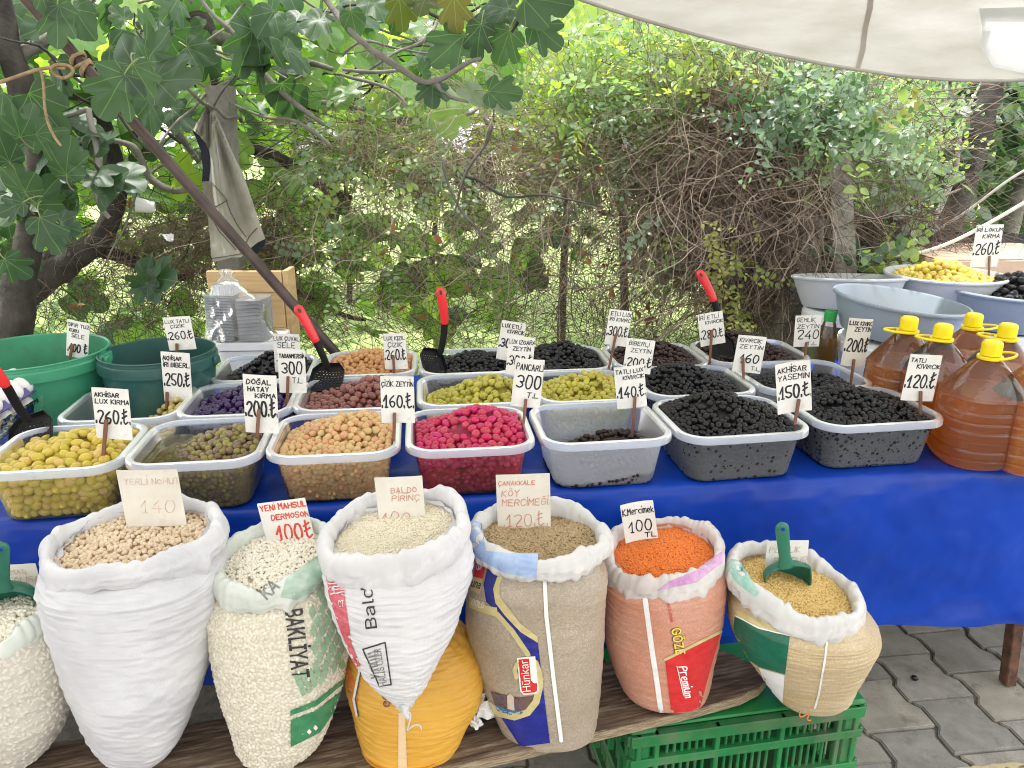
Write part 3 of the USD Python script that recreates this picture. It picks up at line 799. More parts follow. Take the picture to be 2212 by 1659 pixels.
m_card = mat('card_look', (0.62, 0.60, 0.55), (0.70, 0.69, 0.66), rough=.5, scale=14, dirt=((0.45, 0.38, 0.26), 0.60, 0.78, 0.5), dscale=26, coord='object')
m_cardold = mat('old_card_look', (0.55, 0.51, 0.43), (0.63, 0.60, 0.53), rough=.6, scale=12, dirt=((0.45, 0.36, 0.22), 0.58, 0.78, 0.5), dscale=22)
m_ink = mat('black_ink_look', (0.012, 0.012, 0.014), rough=.5)
m_red = mat('red_ink_look', (0.50, 0.03, 0.018), (0.62, 0.09, 0.05), rough=.5, scale=90)
m_fad = mat('faded_ink_look', (0.40, 0.24, 0.18), (0.62, 0.50, 0.42), rough=.6, scale=60)
m_fadred = mat('faded_red_ink_look', (0.42, 0.13, 0.09), (0.55, 0.28, 0.2), rough=.6, scale=60)
m_stake = mat('stake_look', (0.10, 0.035, 0.02), (0.20, 0.085, 0.045), rough=.6, scale=20, stretch=(1, 1, .1), bump=.4, bscale=60)
rs = np.random.default_rng(21)


def sign(label, TL, TR, BL, Y, lines, ink=None, card=None, stake=None, lean=0.0, pen=(.017, .033)):
    ink, card = ink or m_ink, card or m_card
    a, b, c = at_y(*TL, Y), at_y(*TR, Y), at_y(*BL, Y - lean)
    x = unit(b - a); w = np.linalg.norm(b - a)
    dn = c - a; dn -= x * dn.dot(x); h = np.linalg.norm(dn); z = -unit(dn); y = np.cross(z, x)
    t = thing('price_sign', label, 'price sign', frame(a - z * h + y * 0, x, y, z))     # local: x right, z up, -y towards the buyer
    poly = Polygon([(0, 0), (w, rs.uniform(-.001, .001)), (w + rs.uniform(-.001, .001), h), (rs.uniform(-.001, .001), h)]).buffer(-.0015).buffer(.0015, quad_segs=2)
    T = np.array([[1, 0, 0, 0], [0, 0, -1, 0], [0, 1, 0, 0], [0, 0, 0, 1.0]])
    bend = rs.normal(0, .0022)

    def flat(g, d, off):
        m = moved(extr(g, d), T); m.vertices[:, 1] -= off
        m.vertices[:, 1] += bend * ((m.vertices[:, 0] / w - .5) ** 2 * 4)
        return m
    grid = unary_union([poly]).segmentize(w / 8)
    cm_ = flat(poly, .0012, 0)
    if abs(bend) > 0:
        strips = [poly.intersection(sbox(w * k / 8 - (1 if k == 0 else 0), -1, w * (k + 1) / 8 + (1 if k == 7 else 0), 1)) for k in range(8)]
        cm_ = cat_([flat(s, .0012, 0) for s in strips if s.area > 0])
    card_ = obj('card', cm_, card, t, smooth=False)
    sub, main = [], []
    for tx, x0, x1, yc, cap in lines:
        big = cap > .16
        g = hand(tx, x0 * w, x1 * w, h * (1 - yc), cap * h, pen[1] * h if big else pen[0] * h, rs, slant=rs.uniform(.02, .12))
        sub.append(g)
    if sub:
        g = unary_union(sub).intersection(poly.buffer(-.001))
        obj('lettering', flat(g, .0004, .0013), ink, card_, smooth=False)
    if stake:
        (sx, sy), (ex, ey) = stake
        P0, P1 = at_y(sx, sy, Y - .006), at_y(ex, ey, Y - .006)
        P1 = P1 + (P1 - P0) * .35
        ax = unit(P1 - P0); sd = unit(np.cross(ax, [0, 1, 0])); nn = np.cross(sd, ax)
        L = np.linalg.norm(P1 - P0)
        r = np.array([[-1, -.6], [1, -.6], [1, .6], [-1, .6]]) * .0038
        rings = []
        for k, f in enumerate((0, .02, .5, 1)):
            s = (.8, 1, .95, .8)[k]
            rings.append(np.array([P0 + ax * L * f + sd * q[0] * s + nn * q[1] * s for q in r]))
        m = loft(rings, True, True)
        m.apply_transform(np.linalg.inv(frame(a - z * h, x, y, z)))
        obj('stake', m, m_stake, t, smooth=20)
    return t


def Yz(x, y, z=.87):
    return float(at_z(x, y, z)[1])


P2 = lambda a, b, price, x=((.08, .92), (.1, .9)), pw=(.06, .94): [(a, *x[0], .14, .085), (b, *x[1], .28, .09), (price, *pw, .56, .22)]
sign('white sign SIFIR TUZ KURU SELE tilted in the light green bucket', (144.5, 689), (192.5, 699), (129, 765), 2.13, [('SIFIR TUZ', .06, .99, .12, .09), ('KURU', .12, .55, .27, .08), ('SELE', .25, .8, .40, .11), ('.400 ₺', .1, .95, .74, .22)], stake=((157, 744), (152, 768)))
sign('white sign LUX TATLI ÇİZİK 260 in the dark green bucket', (352, 686), (410.6, 682), (355.5, 758), 2.12, P2('LUX TATLI', 'ÇİZİK', '.260.₺', x=((.04, .92), (.2, .72)), pw=(.03, .95)), stake=((382, 742), (382, 766)))
sign('white sign AKHİSAR İRİ BİBERLİ 250 over the pitted olives', (347, 759), (409, 763), (337, 865.5), Yz(361, 872, .84), [('AKHİSAR', .06, .7, .12, .07), ('İRİ BİBERLİ', .06, 1.0, .25, .085), ('.250.₺', .05, .93, .55, .24)], stake=((361, 847), (360, 873)))
sign('white sign AKHİSAR LUX KIRMA 260 in the yellow olives', (198, 836), (277, 841), (190.5, 944), Yz(223, 981, .86), [('AKHİSAR', .06, .72, .13, .08), ('LUX KIRMA', .06, .99, .26, .085), ('.260.₺.', .04, .96, .57, .25)], stake=((229.5, 906), (223.5, 981)))
sign('white sign LUX ÇUVAL SELE half hidden behind the YABANMERSİN sign', (590, 720), (647, 722), (590, 803), 2.20, [('LUX ÇUVAL', .02, .98, .12, .10), ('SELE', .15, .8, .29, .13), ('300', .1, .8, .62, .24)], stake=((618, 795), (618, 830)))
sign('white sign YABANMERSİN 300 T.L over the purple olives', (598, 753.6), (657.5, 755.6), (595, 848), Yz(621, 862, .86), [('YABANMERSİN', .06, .99, .15, .085), ('300', .14, .86, .43, .25), ('T.L', .5, .86, .7, .12)], stake=((622, 813), (620.6, 863)))
sign('white sign DOĞAL HATAY KIRMA 200 in the small green-brown olives', (523.5, 808), (597, 812), (521, 933), Yz(555, 944, .86), [('DOĞAL', .1, .82, .12, .08), ('HATAY', .13, .75, .24, .075), ('KIRMA', .35, .94, .35, .07), ('.200.₺.', .03, .97, .58, .25)], stake=((559.5, 884), (555, 944)))
sign('white sign LUX KIZIL ÇİZİK 260 in the tan olives', (826, 721), (876, 720), (828.5, 798), Yz(851, 803, .86), [('LUX KIZIL', .04, .94, .13, .10), ('ÇİZİK', .2, .8, .31, .12), ('.260.₺.', .04, .98, .6, .25)], stake=((849.4, 768), (851.5, 804)))
sign('white sign ÇİZİK ZEYTİN 160 in the peach olives', (821, 812), (894, 813), (822, 912.5), Yz(851, 936, .88), [('ÇİZİK ZEYTİN', .04, .98, .16, .10), ('.160.₺.', .03, .95, .53, .27)], stake=((852, 892), (851.5, 937)))
sign('white sign LUX ETLİ KIVIRCIK partly behind two other signs', (1084, 691), (1136.7, 699), (1073, 775), 2.30, [('LUX ETLİ', .06, .82, .12, .09), ('KIVIRCIK', .3, .99, .25, .09), ('.300.₺', .05, .95, .55, .23)], stake=((1100, 770), (1098, 805)))
sign('white sign LUX IZGARA ZEYTİN 300 right behind the PANCARLI sign', (1099, 725), (1157, 730), (1090.6, 808), 2.02, [('LUX IZGARA', .02, .99, .14, .10), ('ZEYTİN', .2, .85, .31, .10), ('.300.₺', .04, .95, .62, .25)], stake=((1120, 800), (1118, 838)))
sign('white sign PANCARLI 300 T.L in the bright pink olives', (1114, 773), (1178, 779), (1104, 877), Yz(1132, 902, .90), [('PANCARLI', .06, .97, .17, .12), ('300', .12, .92, .47, .26), ('T.L', .5, .9, .74, .10)], stake=((1136, 862), (1132, 903)))
sign('white sign ETLİ LUX İRİ KIVIRC 300 standing highest in the back row', (1318, 667), (1366, 673), (1305.7, 743), Yz(1318, 781, .88), [('ETLİ LUX', .08, .97, .11, .10), ('İRİ KIVIRC', .06, .99, .27, .09), ('.300.₺.', .04, .98, .6, .26)], stake=((1331, 721), (1318, 782)))
sign('white sign BİBERLİ ZEYTİN 200 behind the TATLI LUX sign', (1355.5, 730), (1415.6, 736), (1346, 803), 2.00, [('BİBERLİ', .08, .8, .13, .11), ('ZEYTİN', .2, .9, .33, .11), ('.200.₺', .06, .97, .68, .25)], stake=((1372, 795), (1370, 830)))
sign('white sign TATLI LUX KIVIRCIK 140 over the nearly empty tub', (1326, 795), (1391.4, 787), (1339, 884), Yz(1366, 938, .78) - .05, [('TATLI LUX', .04, .95, .12, .085), ('KIVIRCIK', .27, .97, .26, .09), ('.140.₺.', .04, .97, .61, .26)], stake=((1372, 857), (1366, 940)))
sign('white sign İRİ ETLİ KIVIRCIK 280 before the red spoon handle', (1506, 680), (1560, 670.6), (1514, 749), Yz(1533, 773, .87), [('İRİ ETLİ', .06, .82, .13, .11), ('KIVIRCIK', .28, .97, .29, .09), ('.280.₺.', .05, .97, .65, .25)], stake=((1538, 712.6), (1533.5, 775)))
sign('white sign KIVIRCIK ZEYTİN 160 T.L in the small black olives', (1595, 722.7), (1656.5, 728), (1581.6, 801.6), Yz(1606, 812, .87), [('KIVIRCIK', .08, .84, .13, .10), ('ZEYTİN', .12, .92, .30, .10), ('160', .2, .85, .62, .22), ('T.L', .65, .96, .88, .10)], stake=((1605, 773), (1606, 814)))
sign('white sign GEMLİK ZEYTİN 240 T.L beside the small oil bottle', (1719, 682), (1775, 680), (1716, 749.6), Yz(1740, 763, .87), [('GEMLİK', .06, .75, .14, .12), ('ZEYTİN', .1, .92, .35, .12), ('240', .12, .93, .62, .26), ('T.L', .5, .9, .9, .10)], stake=((1742, 739.5), (1739.5, 766)))
sign('white sign LUX KIVIRC ZEYTİN 200 before the labelled bucket', (1837, 687), (1889, 690), (1822, 790), Yz(1839, 817, .86), [('LUX KIVIRC', .04, .98, .10, .075), ('ZEYTİN', .28, .98, .22, .085), ('.200.₺', .04, .98, .56, .25)], card=m_cardold, stake=((1845, 776), (1839, 818)))
sign('white sign AKHİSAR YASEMİN 150 in the shiny black olives', (1673, 787), (1748, 776), (1689, 893), Yz(1719, 902, .88), [('AKHİSAR', .06, .88, .14, .10), ('YASEMİN', .06, .95, .29, .10), ('.150.₺.', .05, .98, .58, .25)], stake=((1726, 862), (1719, 903)))
sign('white sign TATLI KIVIRCIK 120 in front of the amber oil jugs', (1967, 764.7), (2037.5, 768), (1957, 865), Yz(1988, 881, .87), [('TATLI', .06, .5, .12, .08), ('KIVIRCIK', .27, .99, .25, .085), ('.120.₺.', .03, .97, .57, .28)], stake=((1989, 845), (1988, 884)))
# ------------------------------------------------------------------ sacks of pulses
def wmat(name, c1, c2, weave=420, bump=.35, rough=.55, dirt=None, sub=None, coat=0.0, pulse=None):
    """woven plastic: a fine square weave in the relief; pulse=(scale, dark, strength) lets the grains inside show through"""
    N = {'tc': ('texture_coordinate', {}), 'w1': ('wave_texture', {'bands_direction': 'z', 'scale': weave / 3.0, 'distortion': 1.2, 'detail': 1.0, 'detail_scale': 1.5}), 'w2': ('wave_texture', {'bands_direction': 'x', 'scale': weave / 3.0, 'distortion': 1.2, 'detail': 1.0, 'detail_scale': 1.5}),
         'w': ('math', {'math_type': 'multiply'}), 'n': ('noise_texture', {'scale': 9.0, 'detail': 5.0}), 'r': ('rgb_ramp', {'ramp': [(.35, c1), (.65, c2)]}),
         'b': ('bump', {'strength': bump, 'distance': .0006}), 'p': ('principled_bsdf', {'roughness': rough, 'coat_weight': coat, 'coat_roughness': .25})}
    L = [('tc.object', 'w1.vector'), ('tc.object', 'w2.vector'), ('w1.fac', 'w.value1'), ('w2.fac', 'w.value2'), ('w.value', 'b.height'), ('b.normal', 'p.normal'), ('tc.object', 'n.vector'), ('n.fac', 'r.fac')]
    col = 'r.color'
    if pulse:
        sc, dark, stg = pulse
        N['v'] = ('voronoi_texture', {'scale': sc, 'feature': 'distance_to_edge'}); N['vr'] = ('map_range', {'from_min': 0.0, 'from_max': .22, 'to_min': stg, 'to_max': 0.0, 'clamp': True}); N['vm'] = ('mix', {'color2': dark})
        N['vw'] = ('vector_math', {'math_type': 'add'}); N['vn'] = ('noise_texture', {'scale': sc * .6, 'detail': 1.0}); N['vs'] = ('vector_math', {'math_type': 'scale', 'scale': .6 / sc})
        N['b2'] = ('bump', {'strength': .35, 'distance': .3 / sc}); N['vb'] = ('map_range', {'from_min': 0.0, 'from_max': .35, 'to_min': 0.0, 'to_max': 1.0, 'clamp': True})
        N['v3'] = ('voronoi_texture', {'scale': sc, 'feature': 'f1'}); N['bw'] = ('rgb_to_bw', {}); N['hs'] = ('mix', {'mix_type': 'multiply', 'fac': .3})
        L += [('tc.object', 'vn.vector'), ('vn.color', 'vs.vector1'), ('tc.object', 'vw.vector1'), ('vs.vector', 'vw.vector2'), ('vw.vector', 'v.vector'), ('vw.vector', 'v3.vector'), ('v.distance', 'vr.value'), ('vr.result', 'vm.fac'),
              (col, 'hs.color1'), ('v3.color', 'bw.color'), ('bw.val', 'hs.color2'), ('hs.color', 'vm.color1'), ('v.distance', 'vb.value'), ('vb.result', 'b2.height')]
        L = [x for x in L if x != ('b.normal', 'p.normal')] + [('b.normal', 'b2.normal'), ('b2.normal', 'p.normal')]
        col = 'vm.color'
    if dirt:
        N['dn'] = ('noise_texture', {'scale': dirt[4], 'detail': 6.0, 'roughness': .7}); N['dr'] = ('map_range', {'from_min': dirt[1], 'from_max': dirt[2], 'to_min': 0.0, 'to_max': dirt[3], 'clamp': True}); N['dm'] = ('mix', {'color2': dirt[0]})
        L += [('tc.object', 'dn.vector'), ('dn.fac', 'dr.value'), ('dr.result', 'dm.fac'), (col, 'dm.color1')]
        col = 'dm.color'
    return usdkit.material(stage, '/World/Looks/' + name, N, L + [(col, 'p.base_color')], surface='p.BSDF')


class Sack:
    pass


def sack(name, label, outline, Ytop, zb, mat_, ring, seed, ratio=.8, wr=.0035, roll_mat=None, roll_r=.021, ring_tilt=(0, 0), Ybot=None, power=2.3, rough_roll=.005, roll_parts=True, nz=170, nt=150, wfreq=(5, 46)):
    """outline: (picture y, left x, right x) of the body from under the roll down to its foot; the foot stands at height zb"""
    S = Sack()
    o = np.array(outline, float)
    yb, xl, xr = o[-1]
    front = at_z((xl + xr) / 2, yb, zb)
    Ybot_given = Ybot
    if Ybot is None:
        wpx = at_y(xr, yb, front[1])[0] - at_y(xl, yb, front[1])[0]
        Ybot = front[1] + wpx / 2 * ratio
    rows = []
    ys = o[:, 0]
    for k, (y, a, b) in enumerate(o):
        f = (y - ys[0]) / (ys[-1] - ys[0])
        Y = Ytop + (Ybot - Ytop) * f
        A, B = at_y(a, y, Y), at_y(b, y, Y)
        rows.append([(A[0] + B[0]) / 2, Y, (A[2] + B[2]) / 2, (B[0] - A[0]) / 2])
    rows = np.array(rows)
    if Ybot_given is None:
        rows[-1, 2] = zb + .004
    t = np.linspace(0, 1, len(rows))
    fi = PchipInterpolator(t, rows)
    tt = np.linspace(0, 1, nz)
    q = fi(tt)
    th = np.linspace(0, 2 * np.pi, nt, endpoint=False)
    ct, st = np.cos(th), np.sin(th)
    ex = 2 / power
    cx, cy = np.sign(ct) * np.abs(ct) ** ex, np.sign(st) * np.abs(st) ** ex
    rings = []
    for k in range(nz):
        x, y, z, r = q[k]
        P = np.stack([ct * wfreq[0] * .6, st * wfreq[0] * .6, np.full(nt, tt[k] * wfreq[1])], 1)
        d = (meshkit.fbm(P, 3, seed) - .5) * 2 * wr + (meshkit.noise(np.stack([ct * 1.6, st * 1.6, np.full(nt, tt[k] * 3.0)], 1), seed + 7) - .5) * wr * 4
        # pleats gathered under the roll
        d += .5 * wr * np.sin(th * 17 + 4 * meshkit.noise(np.stack([ct * 2, st * 2, ct * 0], 1), seed + 2)) * np.exp(-tt[k] * 9)
        rr = r * (1 - .15 * max(0, 1 - tt[k] / .17)) + d
        rings.append(np.stack([x + cx * rr, y + cy * rr * ratio, np.full(nt, z) + d * .5 + (ring_tilt[0] * st + ring_tilt[1] * ct) * (1 - tt[k]) ** 2.5], 1))
    # rounded foot
    x, y, z, r = q[-1]
    for k, (f, dz) in enumerate(((.97, -.002), (.9, -.0035))):
        rings.append(np.stack([x + cx * r * f, y + cy * r * ratio * f, np.full(nt, z + dz)], 1))
    body = loft(rings, cap1=True, flip=True)
    T = thing(name, label, 'sack')
    obj('bag', body, mat_, T, smooth=True)
    S.prim, S.body = T, body
    # projected lookup for print
    rg = np.array(rings)
    fr = (st < .25)
    V = rg[2:, fr].reshape(-1, 3)
    nrm = np.array(body.vertex_normals)[:rg.shape[0] * nt].reshape(rg.shape)[2:, fr].reshape(-1, 3)
    if (nrm[:, 1].mean()) > 0:
        nrm = -nrm
    facing = ((EYE - V) * nrm).sum(1) > 0
    S.px, S.V, S.N = to_px(V)[facing], V[facing], nrm[facing]
    S.look = None
    # the rolled-down mouth
    if ring:
        pcx, pcy, A = ring
        C = at_y(pcx, pcy, Ytop)
        Rx = (at_y(pcx + A, pcy, Ytop)[0] - at_y(pcx - A, pcy, Ytop)[0]) / 2 - roll_r * .62
        n, m = 220, 30
        tr = np.linspace(0, 2 * np.pi, n, endpoint=False)
        c, s = np.cos(tr), np.sin(tr)
        P = np.stack([c * 2.2, s * 2.2, c * 0], 1)
        aa = roll_r * (.62 + .80 * meshkit.fbm(P, 2, seed + 3))
        zc = C[2] + ring_tilt[0] * s + ring_tilt[1] * c + .024 * (meshkit.noise(P * .8, seed + 5) - .5)
        rx = Rx * (1 + .05 * (meshkit.noise(P * .7, seed + 6) - .5))
        ph = np.linspace(0, 2 * np.pi, m, endpoint=False)
        G = []
        tw = meshkit.noise(P * .9, seed + 8) * 2.2
        for i in range(n):
            Q = np.stack([np.full(m, c[i] * 5.2), np.full(m, s[i] * 5.2), (ph / 2 / np.pi) * 2.5 + tw[i]], 1)
            e = aa[i] * (1 + .9 * (meshkit.fbm(Q, 3, seed + 9) - .5) * (rough_roll / .005) * .5)
            # slightly flattened, taller than thick, a hem line at the outer foot
            rdg = np.abs(meshkit.noise(Q * [1.5, 1.5, .8] + 5, seed + 12) - .5) * 2
            e = e * (1 + .10 * np.cos(2 * (ph - 1.35)) + .34 * (rdg - .45))
            e = e - .0022 * np.exp(-((ph - 5.2 + .5 * (tw[i] - 1)) / .12) ** 2)
            rad = np.cos(ph) * e * .80 + np.sin(ph) * e * -.22
            G.append(np.stack([C[0] + c[i] * (rx[i] + rad), C[1] + s[i] * ratio * (rx[i] + rad), zc[i] + np.sin(ph) * e * 1.32 - e * .25], 1))
        G.append(G[0])
        roll = loft(G)
        if roll.volume < 0:
            roll.faces = roll.faces[:, ::-1]
        obj('rolled_mouth', roll, roll_mat or mat_, T, smooth=True)
        S.C, S.Rx, S.ratio, S.roll_r = C, Rx, ratio, roll_r
        S.zf = lambda x, y: C[2] + ring_tilt[0] * (y - C[1]) / (Rx * ratio) + ring_tilt[1] * (x - C[0]) / Rx
        gv = np.array(G)[:-1]
        gn = np.array(roll.vertex_normals)[:n * m].reshape(gv.shape)
        V2, N2 = gv.reshape(-1, 3), gn.reshape(-1, 3)
        fc = ((EYE - V2) * N2).sum(1) > 0.15 * np.linalg.norm(EYE - V2, axis=1)
        fr2 = V2[:, 1] < C[1] + .2 * Rx * ratio
        S.rpx, S.rV, S.rN = to_px(V2)[fc & fr2], V2[fc & fr2], N2[fc & fr2]
    return S


def pressed(S, name, protos, n, size, seed, sink=.0018):
    """grains pressed against the inside of a see-through bag"""
    rng = np.random.default_rng(seed)
    P, fi_ = trimesh.sample.sample_surface(S.body, n, seed=seed)
    kp, nb_ = np.ones(n, bool), cKDTree(P).query_ball_point(P, size * .50)
    for i in range(n):
        if kp[i]:
            for j in nb_[i]:
                if j > i:
                    kp[j] = False
    P, fi_ = P[kp], fi_[kp]
    nv = S.body.face_normals[fi_]
    if (nv * (P - S.body.vertices.mean(0))).sum() < 0:
        nv = -nv
    ok = (nv[:, 1] < .35) & (nv[:, 2] > -.8)
    P, nv = P[ok], nv[ok]; n = len(P)
    nv = nv + rng.normal(0, .16, (n, 3)); nv /= np.linalg.norm(nv, axis=1, keepdims=True)
    b = rng.normal(size=(n, 3)); b -= nv * (b * nv).sum(1, keepdims=True); b /= np.linalg.norm(b, axis=1, keepdims=True)
    s = size * rng.uniform(.85, 1.15, n)
    scatter(name, protos, rng.integers(0, len(protos), n), P - nv * sink * rng.uniform(.6, 1.5, n)[:, None], q_of(np.stack([b, np.cross(nv, b), nv], 2)), s, parent=S.prim)


def decal(S, geom, mat_, name='print', on='bag', off=.0011, label=None, cell=4.0):
    """flat print on a sack: a figure (picture units) laid onto the sack's own surface"""
    px, V, N = (S.px, S.V, S.N) if on == 'bag' else (S.rpx, S.rV, S.rN)
    key = '_it' + on
    if not hasattr(S, key):
        from scipy.spatial import Delaunay
        setattr(S, key, LinearNDInterpolator(Delaunay(px), np.hstack([V, N])))
    it = getattr(S, key)
    if isinstance(geom, trimesh.Trimesh):
        m = geom
    else:
        geom = geom.buffer(0)
        x0, y0, x1, y1 = geom.bounds
        pieces = []
        for i in range(int((x1 - x0) / cell) + 1):
            col = geom.intersection(sbox(x0 + i * cell, y0 - 1, x0 + (i + 1) * cell, y1 + 1))
            if col.is_empty:
                continue
            for j in range(int((y1 - y0) / cell) + 1):
                c = col.intersection(sbox(x0 - 1, y0 + j * cell, x1 + 1, y0 + (j + 1) * cell))
                for g in getattr(c, 'geoms', [c]):
                    if g.geom_type == 'Polygon' and g.area > .02:
                        v, f = trimesh.creation.triangulate_polygon(g, engine='earcut')
                        pieces.append(trimesh.Trimesh(np.c_[v, np.zeros(len(v))], f, process=False))
        if not pieces:
            return
        m = cat_(pieces)
    q = it(m.vertices[:, :2])
    ok = ~np.isnan(q[:, 0])
    f = m.faces[ok[m.faces].all(1)]
    if len(f) == 0:
        return
    P, Nn = q[:, :3], q[:, 3:]
    Nn = Nn / (np.linalg.norm(Nn, axis=1, keepdims=True) + 1e-12)
    P = np.nan_to_num(P + Nn * off)
    mm = trimesh.Trimesh(P, f, process=False); mm.remove_unreferenced_vertices(); mm.merge_vertices()
    e = mm.triangles
    big = np.linalg.norm(e[:, 0] - e[:, 1], axis=1) < .05
    mm.update_faces(big)
    fn = np.cross(mm.triangles[:, 1] - mm.triangles[:, 0], mm.triangles[:, 2] - mm.triangles[:, 0])
    if (fn * (EYE - mm.triangles[:, 0])).sum() < 0:
        mm.faces = mm.faces[:, ::-1]
    obj(name, mm, mat_, S.prim, smooth=True, label=label)


def txt_poly(text, bold=True):
    """printed lettering as a shapely figure with capitals 1 tall"""
    m = meshkit.text_mesh(text, 1.0, .1, bold)
    top = m.triangles[(m.triangles_center[:, 2] > .0999)]
    return unary_union([Polygon(t[:, :2]).buffer(1e-4) for t in top if abs(np.cross(t[1][:2] - t[0][:2], t[2][:2] - t[0][:2])) > 1e-9]).simplify(.008)


def place(g, p0, p1, h, flip=False, fit=True):
    """lays lettering so that its base line runs from p0 to p1 in the picture (y down), capitals h tall"""
    p0, p1 = np.array(p0, float), np.array(p1, float)
    x0, _, x1, _ = g.bounds
    L = np.linalg.norm(p1 - p0); u = (p1 - p0) / L; n = np.array([u[1], -u[0]]) * (-1 if flip else 1)
    s = L / (x1 - x0)
    return affinity.affine_transform(g, [u[0] * s, n[0] * h, u[1] * s, n[1] * h, p0[0] - u[0] * s * x0, p0[1] - u[1] * s * x0])


def contents(S, name, label, protos, n, size, H=.02, drop=.010, seed=0, flat=True, cat='pulses', k=2.5, under=None, fill_r=1.0, tiltx=0.0):
    rng = np.random.default_rng(seed)
    Rr = (S.Rx - S.roll_r * .05) * fill_r
    u = np.sqrt(rng.uniform(0, 1, n)); a = rng.uniform(0, 2 * np.pi, n)
    x, y = S.C[0] + Rr * u * np.cos(a), S.C[1] + Rr * S.ratio * u * np.sin(a)

    def top(x, y):
        d2 = ((x - S.C[0]) / Rr) ** 2 + ((y - S.C[1]) / (Rr * S.ratio)) ** 2
        return S.zf(x, y) - drop + H * (1 - d2) + tiltx * (x - S.C[0]) + .008 * (meshkit.noise(np.stack([x * 30, y * 30, x * 0], -1), seed) - .5)
    z = top(x, y) + rng.uniform(-.9, .25, n) * size * .5
    if flat:
        tl = rng.normal(0, .45, (n, 2)); nv = np.stack([tl[:, 0], tl[:, 1], np.ones(n)], 1); nv /= np.linalg.norm(nv, axis=1, keepdims=True)
        b = rng.normal(size=(n, 3)); b -= nv * (b * nv).sum(1, keepdims=True); b /= np.linalg.norm(b, axis=1, keepdims=True)
        q = q_of(np.stack([b, np.cross(nv, b), nv], 2))
    else:
        q = rand_rots(n, rng)
    R = []
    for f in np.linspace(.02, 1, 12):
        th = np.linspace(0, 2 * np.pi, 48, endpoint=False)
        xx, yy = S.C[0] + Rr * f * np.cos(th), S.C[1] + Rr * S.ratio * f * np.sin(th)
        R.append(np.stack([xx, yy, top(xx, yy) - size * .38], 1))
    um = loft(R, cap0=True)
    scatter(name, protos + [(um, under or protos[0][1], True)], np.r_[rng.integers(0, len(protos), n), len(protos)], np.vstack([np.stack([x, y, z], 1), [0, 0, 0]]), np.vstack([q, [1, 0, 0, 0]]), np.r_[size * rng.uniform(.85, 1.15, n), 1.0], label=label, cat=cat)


m_white = wmat('white_woven_look', (0.52, 0.52, 0.54), (0.61, 0.61, 0.625), dirt=((0.42, 0.38, 0.33), .60, .80, .35, 5.0))
m_baldo = wmat('glossy_woven_look', (0.55, 0.545, 0.555), (0.63, 0.62, 0.63), dirt=((0.5, 0.46, 0.4), .62, .80, .3, 6.0), rough=.42)
m_beanbag = wmat('bean_bag_look', (0.54, 0.49, 0.38), (0.60, 0.55, 0.44), rough=.4, coat=.2, dirt=((0.34, 0.27, 0.16), .58, .74, .6, 6.5))
m_beanbag2 = wmat('grey_bean_bag_look', (0.46, 0.43, 0.37), (0.54, 0.51, 0.45), rough=.4, coat=.2)
m_lentbag = wmat('lentil_bag_look', (0.42, 0.34, 0.25), (0.50, 0.42, 0.33), pulse=(260, (0.24, 0.185, 0.13), .45), rough=.32, coat=.35)
m_redbag = wmat('salmon_bag_look', (0.60, 0.27, 0.18), (0.64, 0.35, 0.26), pulse=(330, (0.55, 0.22, 0.12), .45), rough=.42, coat=.15)
m_bulbag = wmat('bulgur_bag_look', (0.60, 0.46, 0.26), (0.66, 0.54, 0.36), pulse=(340, (0.42, 0.30, 0.14), .4), rough=.45, coat=.15)
m_yelbag = wmat('yellow_woven_look', (0.60, 0.31, 0.035), (0.68, 0.38, 0.06), dirt=((0.5, 0.26, 0.05), .55, .75, .5, 5.0), rough=.45)
m_filmroll = wmat('milky_film_look', (0.50, 0.54, 0.49), (0.62, 0.65, 0.60), weave=600, bump=.15, rough=.25, coat=.5)
m_whiteroll = wmat('white_film_look', (0.52, 0.52, 0.505), (0.61, 0.60, 0.585), weave=500, bump=.25, rough=.38, coat=.25, dirt=((0.6, 0.5, 0.36), .58, .78, .3, 9.0))
m_pinkroll = wmat('pinkish_film_look', (0.53, 0.48, 0.46), (0.60, 0.58, 0.55), weave=500, bump=.25, rough=.38, coat=.3, dirt=((0.66, 0.26, 0.42), .58, .74, .4, 7.0))
p_black = mat('black_print_look', (0.015, 0.015, 0.017), (0.03, 0.03, 0.03), rough=.45, scale=200, dirt=((0.4, 0.38, 0.34), .63, .72, .5), dscale=160)
p_green = mat('green_print_look', (0.03, 0.17, 0.075), (0.06, 0.24, 0.11), rough=.4, scale=60, bump=.3, bscale=110)
p_dgreen = mat('dark_green_print_look', (0.004, 0.09, 0.05), (0.01, 0.12, 0.07), rough=.35, scale=60, bump=.2, bscale=300)
p_lgreen = mat('pale_green_print_look', (0.22, 0.36, 0.22), (0.30, 0.44, 0.30), rough=.4, scale=60, bump=.4, bscale=100)
p_red = mat('red_print_look', (0.52, 0.02, 0.025), (0.60, 0.035, 0.035), rough=.35, scale=60, bump=.2, bscale=300)
p_crim = mat('crimson_print_look', (0.48, 0.06, 0.09), (0.56, 0.12, 0.15), rough=.4, scale=80)
p_blue = mat('blue_print_look', (0.012, 0.016, 0.16), (0.018, 0.025, 0.22), rough=.22, scale=40, coat=.4)
p_sky = mat('pale_blue_print_look', (0.26, 0.37, 0.60), (0.40, 0.50, 0.70), rough=.3, scale=18, coat=.3)
p_gold = mat('gold_print_look', (0.50, 0.42, 0.18), (0.56, 0.48, 0.24), rough=.35, scale=60)
p_cream = mat('cream_print_look', (0.80, 0.78, 0.70), rough=.4)
p_white = mat('white_print_look', (0.82, 0.82, 0.82), rough=.4)
p_seam = mat('seam_look', (0.74, 0.72, 0.70), (0.82, 0.80, 0.78), rough=.35, scale=50, coat=.3)
